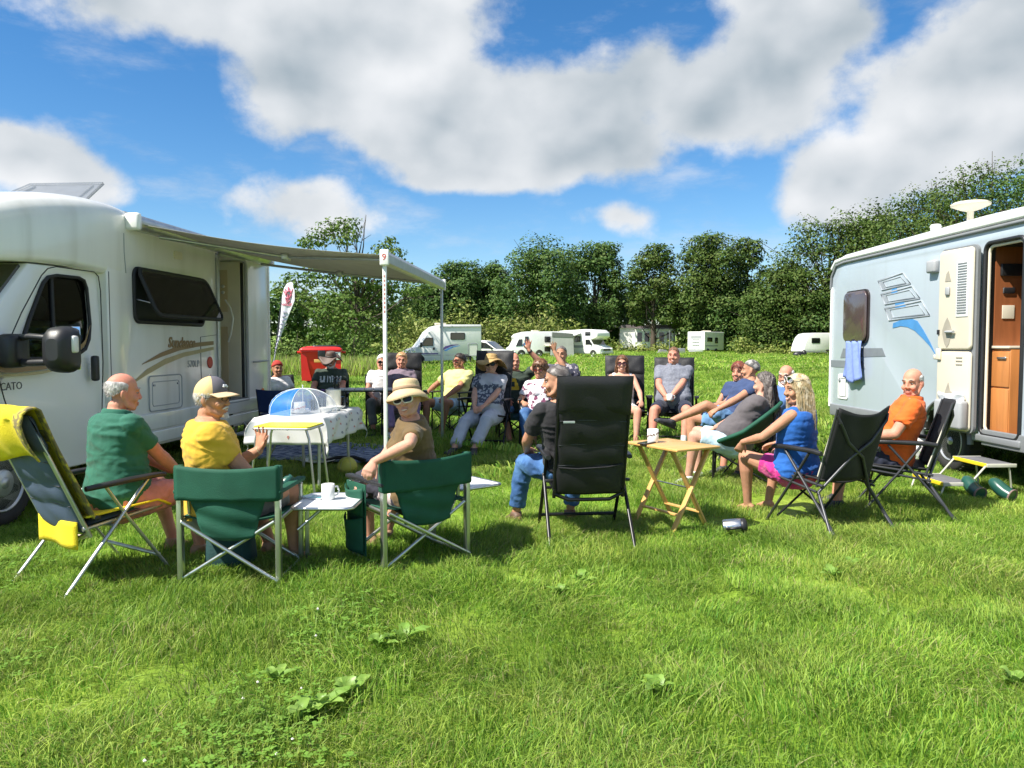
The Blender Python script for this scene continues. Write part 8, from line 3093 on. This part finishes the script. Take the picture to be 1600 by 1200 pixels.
 # empty blue chair in front of her
 camp_chair('empty dark blue camp chair with its back towards the mesh food cover', ground_at(-3.12, 10.45), head_of(.1, 1), GC, W=.50, back_h=.74, seat_h=.40, fab=M('navy_blue_canvas', (.012, .035, .14), .8, var=.15, bump=.2, bscale=150))
place_people()
def place_props():
 # ---------------------------------------------------------------- table with cloth
 c = Vector((-2.07, 7.85, 0))
 ax = Vector((.06, 1.0, 0)).normalized()
 rz = math.atan2(-ax.x, ax.y)
 z0 = gz(c.x, c.y)
 T = thing('camping_table', 'folding camping table hidden under a white printed tablecloth', 'table', (c.x, c.y, z0), rz)
 MB().box((0, 0, .69), (.62, 1.24, .022), 0, .006).build('table_top', mat_whitetop, T)
 for sx in (-1, 1):
  for sy in (-1, 1):
   MB().tube([(sx * .25, sy * .50, .68), (sx * .25, sy * .52, .0)], .016, 6).build('leg', mat_alu_dull, T)
  MB().tube([(sx * .25, -.5, .30), (sx * .25, .15, .66)], .009, 6).build('brace', mat_alu_dull, T)
 TM = Matrix.Translation((c.x, c.y, z0)) @ Matrix.Rotation(rz, 4, 'Z')
 def clothf(u, v):
  x, y = (u - .5) * 1.16, (v - .5) * 1.80
  hx, hy = .315, .63
  dx, dy = max(0, abs(x) - hx), max(0, abs(y) - hy)
  sx, sy = math.copysign(1, x), math.copysign(1, y)
  d = math.hypot(dx, dy) if dx and dy else dx + dy
  ex, ey = min(abs(x), hx), min(abs(y), hy)
  out = .045 * math.sin(min(1, d / .1) * PI / 2) + (.10 * d if dx and dy else .02 * d)
  wav = .018 * math.sin(x * 17 + y * 14) * min(1, d / .12)
  px_ = sx * (ex + (out + wav if dx else 0))
  py_ = sy * (ey + (out + wav if dy else 0))
  drop = d if d else 0
  zz = .706 - max(0, drop - .02) + (.0 if d else .002 * math.sin(x * 20) * math.sin(y * 9))
  return TM @ Vector((px_, py_, zz))
 mb = MB()
 mb.sheet(clothf, 44, 64, 0, .004)
 tc = mb.build('tablecloth', [M('white_tablecloth', (.76, .76, .75), .7, var=.03, transl=.15)], None)
 tag(tc, 'white tablecloth printed with small red and grey figures over the camping table', 'tablecloth')
 pr = MB()
 rr = np.random.default_rng(12)
 mats = [M('cloth_print_red', (.55, .25, .22), .7), M('cloth_print_grey', (.32, .32, .36), .7)]
 def printed(u, v, kind):
  P = []
  s = .022 + .008 * kind
  for a in np.linspace(0, 2 * PI, 9)[:-1]:
   P.append((u + s / 1.16 * .5 * math.cos(a) * (1.2 if math.sin(a) > 0 else .7), v + s / 1.8 * .8 * math.sin(a)))
  e = 1e-3
  pts = []
  for a, b in P:
   q = Vector(clothf(a, b))
   du, dv = Vector(clothf(a + e, b)) - q, Vector(clothf(a, b + e)) - q
   n = du.cross(dv)
   n = n.normalized() if n.length > 0 else Vector((0, 0, 1))
   pts.append(q + n * .0045)
  pr.add(pts, [tuple(range(len(pts)))], kind)
 for i in range(11):
  for uu in (.05, .11, .17, .83, .89, .95):
   printed(uu + rr.uniform(-.01, .01), .05 + .09 * i + rr.uniform(-.02, .02), int(rr.uniform() < .6))
 for i in range(5):
  for vv in (.04, .09, .91, .96):
   printed(.14 + .18 * i + rr.uniform(-.02, .02), vv, int(rr.uniform() < .6))
 pr.build('printed_figures', mats, tc)
 # yellow topped side table
 c2 = Vector((-1.98, 6.80, 0))
 z2 = gz(c2.x, c2.y)
 Y = thing('side_table', 'small folding table with a bright yellow top in front of the tablecloth', 'table', (c2.x, c2.y, z2), R(-4))
 mb = MB()
 mb.prism(rrect(.50, .40, .03, 4), (0, 0, .690), (1, 0, 0), (0, 1, 0), (0, 0, .018))
 mb.build('table_top', M('yellow_laminate', (.74, .66, .03), .35, var=.04), Y)
 mb = MB()
 pl = [(a, b, .688) for a, b in rrect(.505, .405, .03, 4)]
 mb.tube(pl + [pl[0]], .010, 6)
 mb.build('table_rim', mat_alu_dull, Y)
 for sx in (-1, 1):
  for sy in (-1, 1):
   MB().tube([(sx * .21, sy * .17, .685), (sx * .235, sy * .17, .60), (sx * .30, sy * .20, 0)], .0115, 6).build('leg', mat_alu, Y)
 # things on the table
 def on(x, y, dz=.708):
  return TM @ Vector((x, y, dz))
 F = thing('food_cover', 'blue mesh umbrella food cover over plates on the tablecloth', 'food cover', on(-.02, -.16), rz)
 mesh = M('blue_food_mesh', (.03, .22, .62), .5, alpha=.62, var=.15, vscale=20)
 clear = M('pale_food_mesh', (.55, .66, .82), .5, alpha=.22)
 mb = MB()
 nS = 8
 def dome(u, v, k):
  a = 2 * PI * (k + u) / nS
  r = .35 * math.sin(v * PI / 2 * 1.0) * (1 - .07 * math.sin(PI * u) * v)
  return (r * math.cos(a), r * math.sin(a), .25 * math.cos(v * PI / 2) ** .8)
 for k in range(nS):
  mb.sheet(lambda u, v: dome(u, v, k), 6, 8, 0 if k in (2, 3, 4, 5) else 1)
 mb.build('mesh_panel', [mesh, clear], F)
 mb = MB()
 for k in range(nS):
  mb.tube([dome(0, v, k) for v in np.linspace(0, 1, 8)], .0035, 4)
 mb.tube([(0, 0, .24), (0, 0, .285)], .006, 6)
 mb.tube([(0, 0, .02), (0, 0, .25)], .004, 5)
 mb.build('ribs', mat_whitetop, F)
 def plate(label, x, y, r=.11, h=.02, m=None, bowl=False):
  mb = MB()
  prof = [(0, 0), (r * .6, 0), (r, h), (r * .98, h + .004), (r * .58, .006), (0, .006)]
  mb.lathe(prof, 24, 0, on(x, y))
  return tag(mb.build('bowl' if bowl else 'plate', m or mat_china, None), label, 'bowl' if bowl else 'plate')
 plate('white plate under the blue mesh cover', -.05, -.18, .12)
 plate('small white bowl right of the mesh cover', .20, -.10, .075, .05, None, True)
 plate('white bowl behind the small bowl on the tablecloth', .22, .12, .085, .045, None, True)
 plate('shallow white dish near the far end of the tablecloth', .18, .34, .09, .03)
 mug('large white mug with a pink band under the mesh cover', on(-.02, -.26, .716), None, .055, .11, 2.5, pat=M('pink_print', (.60, .22, .20), .5))
 mb = MB().lathe([(0, 0), (.075, 0), (.08, .01), (.08, .20), (.083, .205), (.076, .205), (.074, .02), (0, .015)], 24, 0, on(.12, .42))
 tag(mb.build('canister', M('cream_enamel', (.78, .76, .66), .3), None), 'tall cream canister on the far end of the tablecloth', 'canister')
 gl = glass_mat('drinking_glass', (.88, .90, .92))
 for i, (x, y, h, r_) in enumerate(((.0, .25, .13, .03), (-.08, .30, .15, .035), (.02, .34, .12, .03), (-.15, .22, .16, .032), (-.02, .16, .11, .03), (.23, .47, .12, .035))):
  mb = MB().lathe([(0, 0), (r_ * .85, 0), (r_, h), (r_ * .93, h), (r_ * .78, .008), (0, .008)], 16, 0, on(x, y))
  tag(mb.build('drinking_glass', gl, None), ['clear tumbler nearest the cream canister', 'tall clear glass at the back of the tablecloth', 'short clear glass beside the tall ones', 'tallest clear glass behind the mesh cover',
             'small clear glass just behind the mesh cover', 'clear glass at the far right corner of the tablecloth'][i], 'glass', 'glasses on the tablecloth')
 # long grey roll-top table behind
 c3 = Vector((-2.0, 10.75, 0))
 z3 = gz(c3.x, c3.y)
 Gt = thing('camping_table', 'bare grey slatted camping table in front of the bearded man', 'table', (c3.x, c3.y, z3), R(8))
 for k in range(9):
  MB().box((-.52 + .13 * k, 0, .70), (.118, .56, .016), 0, .004).build('slat', mat_midgrey, Gt)
 for sy in (-1, 1):
  MB().tube([(-.6, sy * .24, .685), (.6, sy * .24, .685)], .012, 6).build('rail', mat_greyf, Gt)
  for sx in (-1, 1):
   MB().tube([(sx * .5, sy * .24, .68), (sx * .36, sy * .24, 0)], .013, 6).build('leg', mat_greyf, Gt)
 G3 = Matrix.Translation((c3.x, c3.y, z3)) @ Matrix.Rotation(R(8), 4, 'Z')
 mb = MB().lathe([(0, 0), (.04, 0), (.042, .01), (.042, .14), (.03, .16), (0, .16)], 18, 0, G3 @ Vector((-.45, .05, .71)))
 tag(mb.build('jar', glass_mat('jar_glass', (.5, .52, .52)), None), 'dark glass jar on the bare grey table', 'jar')
 phone('black phone at the right end of the bare grey table', G3 @ Vector((.42, -.08, .709)), .4)
 # blue rug, plate, ball
 cr = Vector((-2.15, 9.3, 0))
 rug = MB()
 rr = R(-6)
 U, V = Vector((math.cos(rr), math.sin(rr), 0)), Vector((-math.sin(rr), math.cos(rr), 0))
 def rugf(u, v):
  q = cr + U * ((u - .5) * 2.1) + V * ((v - .5) * 1.25)
  return (q.x, q.y, gz(q.x, q.y) + .055 + .012 * math.sin(u * 17) * math.sin(v * 9) + .008 * math.sin(u * 41 + v * 20))
 rug.sheet(rugf, 50, 30, 0, .014)
 tag(rug.build('rug', M('blue_patterned_rug', (.05, .075, .16), .9, rgb2=(.28, .33, .44), mscale=9, sharp=(.48, .53), var=.15, bump=.4, bscale=90, stretch=(1, 4, 1)), None), 'blue and white patterned rug spread on the grass beneath the tables', 'rug')
 keep_clear((cr.x, cr.y), (U.x, U.y), 1.02, .60)
 q = gp(522, 727)
 mb = MB()
 mb.lathe([(0, .03), (.13, .03), (.20, .055), (.20, .062), (.12, .040), (0, .040)], 24, 0, (q.x - .18, q.y, gz(q.x, q.y) + .02))
 tag(mb.build('plate', mat_china, None), 'white plate lying on the grass at the near edge of the rug', 'plate')
 q = gp(543, 741)
 mb = MB().ell((q.x, q.y, gz(q.x, q.y) + .095), .105, seg=24, lat=16)
 b = tag(mb.build('ball', M('yellow_green_ball', (.42, .40, .05), .55, rgb2=(.50, .46, .08), mscale=6, var=.15, bump=.3, bscale=40), None), 'yellow green ball on the grass by the rug', 'ball')
 mb = MB()
 for k in range(3):
  mb.tube([(q.x + .106 * math.cos(a) * math.cos(k * 1.05), q.y + .106 * math.cos(a) * math.sin(k * 1.05), gz(q.x, q.y) + .095 + .106 * math.sin(a)) for a in np.linspace(0, 2 * PI, 25)], .003, 4)
 mb.build('ball_seam', mat_gold, b)
 mb = MB()
 q = gp(540, 728)
 mb.tube([(q.x - .22, q.y, gz(q.x, q.y) + .07), (q.x - .1, q.y + .04, gz(q.x, q.y) + .10), (q.x + .1, q.y + .04, gz(q.x, q.y) + .10), (q.x + .22, q.y, gz(q.x, q.y) + .07)], .022, 6)
 tag(mb.build('dog_lead', mat_blackf, None), 'black lead lying on the rug behind the yellow green ball', 'lead')
 # low grey footstool beside the van steps
 c = gp(398, 690)
 St = thing('step_stool', 'grey plastic step stool beside the motorhome doorway', 'stool', (c.x, c.y, gz(c.x, c.y)), R(-5))
 MB().box((0, 0, .26), (.44, .32, .03), 0, .012).build('tread', mat_midgrey, St)
 for sx in (-1, 1):
  MB().tube([(sx * .19, -.13, .25), (sx * .23, -.18, 0), ], .02, 6).build('leg', mat_midgrey, St)
  MB().tube([(sx * .19, .13, .25), (sx * .23, .18, 0), ], .02, 6).build('leg', mat_midgrey, St)
 MB().box((0, -.16, .12), (.40, .03, .04), 0, .01).build('stretcher', mat_midgrey, St)
 # ---------------------------------------------------------------- caravan double step
 c = Vector((4.46, 7.25, 0))
 D = thing('double_step', 'two tread caravan step with yellow edges and pale frame by the open door', 'step', (c.x, c.y, gz(c.x, c.y)), R(90 + 2))
 tread = M('grey_step_tread', (.13, .13, .14), .8, var=.2, bump=.5, bscale=90)
 yel = M('yellow_step_edge', (.75, .55, .02), .5)
 fr = M('pale_step_frame', (.50, .49, .42), .45)
 for (y, z, nm) in ((-.02, .30, 'upper_tread'), (.38, .13, 'lower_tread')):
  MB().box((0, y, z), (.50, .26, .025), 0, .006).build(nm, tread, D)
  MB().box((0, y + .135, z - .002), (.50, .018, .034), 0, .004).build('tread_edge', yel, D)
  MB().box((.255, y, z - .002), (.014, .28, .034), 0, .004).build('tread_edge', fr, D)
  MB().box((-.255, y, z - .002), (.014, .28, .034), 0, .004).build('tread_edge', fr, D)
 for s in (-1, 1):
  MB().tube([(s * .24, -.14, .0), (s * .24, -.10, .29), (s * .24, .12, .29), (s * .24, .26, .13), (s * .24, .50, .12), (s * .24, .54, .0)], .010, 6).build('side_frame', fr, D)
 # ---------------------------------------------------------------- green boots lying by the step
 bm = M('green_rubber_boot', (.015, .075, .055), .3, var=.08, coat=.3)
 bi = M('boot_lining', (.22, .15, .14), .9)
 for i, (px, py, rz, lab) in enumerate(((1532, 752, R(8), 'green rubber boot upturned by the caravan step, nearest the lower tread'), (1582, 748, R(24), 'green rubber boot upturned by the caravan step, beyond the other one'))):
  q = at(px, 762, 6.85 - .1 * i)
  B = thing('rubber_boot', lab, 'boot', (q.x, q.y, gz(q.x, q.y)), rz, 'green rubber boots by the step')
  m = MB()
  rings = []
  for t, r, z in ((0, .060, .075), (.03, .066, .082), (.08, .068, .100), (.13, .066, .130), (.17, .060, .160), (.20, .048, .180), (.22, .026, .190)):
   c = Vector((0, t * .9, z))
   dr = Vector((0, .75, .55 if t > .05 else .2)).normalized()
   a, b2 = frame_from(dr)
   rings.append([c + a * math.cos(w) * r + b2 * math.sin(w) * r * .9 for w in np.linspace(0, 2 * PI, 19)[:-1]])
  m.rings(rings)
  m.build('upper', bm, B)
  m = MB()
  c = Vector((0, -.004, .074))
  a, b2 = frame_from(Vector((0, 1, .27)))
  rg = [[c + a * math.cos(w) * rr_ + b2 * math.sin(w) * rr_ + Vector((0, dy, 0)) for w in np.linspace(0, 2 * PI, 19)[:-1]] for rr_, dy in ((.064, .01), (.064, -.004), (.054, -.004), (.050, .06), (.02, .08))]
  m.rings(rg)
  m.build('lining', bi, B)
 # white carrier bag by the caravan wheel
 q = gp(1432, 722)
 mb = MB()
 mb.ell((q.x, q.y, gz(q.x, q.y) + .14), (.16, .13, .16), seg=22, lat=14)
 o = mb.build('carrier_bag', [M('white_plastic_bag', (.74, .72, .72), .4, transl=.2, rgb2=(.62, .10, .12), mscale=4, sharp=(.60, .63), coords='Object'), mat_red], None)
 wrinkle(o, .03, 9, 3)
 tag(o, 'crumpled white carrier bag with red print by the caravan wheel', 'bag')
 # steel kettle-like cup lying in the foreground grass
 q = gp(1146, 838)
 K = thing('steel_mug', 'shiny steel mug lying on its side in the foreground grass', 'mug', (q.x, q.y, gz(q.x, q.y) + .075), R(-20))
 rot = Matrix.Rotation(R(82), 3, 'Y')
 MB().lathe([(0, -.075), (.052, -.075), (.056, -.065), (.058, .05), (.052, .060)], 26, 0, (0, 0, 0), rot).build('cup', M('polished_steel', (.60, .60, .60), .30, metal=1), K)
 MB().lathe([(.053, .058), (.056, .062), (.056, .085), (.03, .10), (.0, .10)], 26, 0, (0, 0, 0), rot).build('lid', mat_blackp, K)
 MB().tube([(.05, -.05, .01), (.06, -.10, .02), (.0, -.115, .01), (-.04, -.10, .0), (-.045, -.05, 0)], .010, 6).build('handle', mat_blackp, K)
 # white foot rest piece behind the yellow chair
 q = gp(98, 858)
 mb = MB().box((q.x, q.y + .1, gz(q.x, q.y) + .06), (.24, .10, .02), 0, .006, Matrix.Rotation(R(-20), 3, 'Z'))
 tag(mb.build('wood_block', M('pale_wood_block', (.60, .50, .38), .6), None), 'pale flat block lying in the grass under the blue recliner', 'block')
place_props()
# ------------------------------------------------------------------ broad leaved weeds and clover in the turf
def leaf_plant(loc, seed, n, size, label):
 r = np.random.default_rng(seed)
 t = thing('dock_plant', label, 'plant', (loc[0], loc[1], gz(*loc[:2])), r.uniform(0, 6), 'broad leaved plants in the turf')
 m = M('dock_leaf', (.19, .34, .05), .45, var=.18, vscale=20, transl=.3, rgb2=(.26, .40, .08), mscale=9)
 for i in range(n):
  a = i * 2.399 + r.uniform(-.3, .3)
  L = size * r.uniform(.6, 1.1)
  el = r.uniform(.55, 1.25)
  d = Vector((math.cos(a), math.sin(a), 0))
  s = Vector((-d.y, d.x, 0))
  mb = MB()
  def f(u, v):
   w = L * .17 * math.sin(PI * min(1, .05 + v * .95)) ** .8 * (1 + .12 * math.sin(v * 22 + i))
   q = d * (L * v * math.cos(el)) + Vector((0, 0, .02 + L * v * math.sin(el) - .45 * L * v * v * el))
   return q + s * ((u - .5) * 2 * w) + Vector((0, 0, abs(u - .5) * w * .9))
  mb.sheet(f, 4, 7)
  mb.build('leaf', m, t)
def clover_patch(name, n, rad, seed):
 r = np.random.default_rng(seed)
 vs, fs, ms = [], [], []
 for _ in range(n):
  a, q = r.uniform(0, 2 * PI), rad * math.sqrt(r.uniform())
  c = np.array([q * math.cos(a), q * math.sin(a), r.uniform(.035, .085)])
  ro = r.uniform(0, 2 * PI)
  s = r.uniform(.008, .014)
  for j in range(3):
   b = ro + j * 2.094
   d, e = np.array([math.cos(b), math.sin(b), r.uniform(-.1, .35)]), np.array([-math.sin(b), math.cos(b), 0])
   k = len(vs)
   vs += [tuple(c), tuple(c + d * s * .8 + e * s * .62), tuple(c + d * s * 1.45 + e * s * .3), tuple(c + d * s * 1.45 - e * s * .3), tuple(c + d * s * .8 - e * s * .62)]
   fs.append((k, k + 1, k + 2, k + 3, k + 4))
   ms.append(0)
 for _ in range(int(n * .010 + r.uniform(0, .7))):
  a, q = r.uniform(0, 2 * PI), rad * math.sqrt(r.uniform())
  c = np.array([q * math.cos(a), q * math.sin(a), r.uniform(.07, .10)])
  s = .007
  k = len(vs)
  vs += [tuple(c + np.array(o) * s) for o in ((1, 0, 0), (0, 1, 0), (-1, 0, 0), (0, -1, 0), (0, 0, 1), (0, 0, -1))]
  for (x, y) in ((0, 1), (1, 2), (2, 3), (3, 0)):
   fs += [(k + x, k + y, k + 4), (k + y, k + x, k + 5)]
   ms += [1, 1]
 me = bpy.data.meshes.new(name)
 me.from_pydata(vs, [], fs)
 me.materials.append(M('clover_leaf', (.17, .32, .04), .5, transl=.3, var=.2, vscale=30))
 me.materials.append(M('clover_flower', (.72, .68, .62), .8))
 me.polygons.foreach_set('material_index', ms)
 return bpy.data.objects.new(name, me)
def place_weeds():
 r = np.random.default_rng(21)
 spots = [(500, 1120, .19), (462, 1140, .16), (630, 1012, .16), (590, 1022, .14), (545, 1100, .15), (905, 915, .16), (875, 935, .13), (1030, 1090, .15), (1300, 905, .13), (1330, 890, .12), (1585, 1080, .15), (430, 1075, .12)]
 labs = ['largest rosette of broad pale leaves low in the foreground', 'broad leaf rosette left of the largest one', 'broad leaves behind the foreground rosettes', 'small broad leaves beside the farther rosette', 'low rosette between two larger leaf clumps',
   'pale leaf clump below the black recliner', 'small leaf clump left of the one below the recliner', 'lone leaf clump in the middle of the foreground grass', 'leaf clump in front of the right hand chairs', 'small leaves near the steel mug side of the turf',
   'leaf clump at the right edge of the foreground', 'small leaf clump at the lower left of the foreground']
 for i, ((px, py, s), lab) in enumerate(zip(spots, labs)):
  q = gp(px, py)
  leaf_plant((q.x, q.y), 50 + i, 9, s, lab)
 src = [clover_patch('c', 60, .24, s) for s in (1, 2, 3)]
 P, RO, SC, VA = [], [], [], []
 for _ in range(900):
  px, py = r.uniform(-40, 1640), r.uniform(830, 1230)
  q = gp(px, py)
  w = noise.noise(Vector((q.x * .8, q.y * .8, 20))) + (.02 if px < 560 and py > 880 else -.5) + r.uniform(-.3, .3)
  if w < .38:
   continue
  P.append((q.x, q.y, gz(q.x, q.y)))
  RO.append((0, 0, r.uniform(0, 6.28)))
  s = r.uniform(.8, 1.2)
  SC.append((s, s, s * r.uniform(.9, 1.3)))
  VA.append(int(r.integers(0, 3)))
 scatter_object('clover', P, RO, SC, VA, src, 'low clover with small white flowers growing through the near grass', 'clover')
place_weeds()
build_grass()
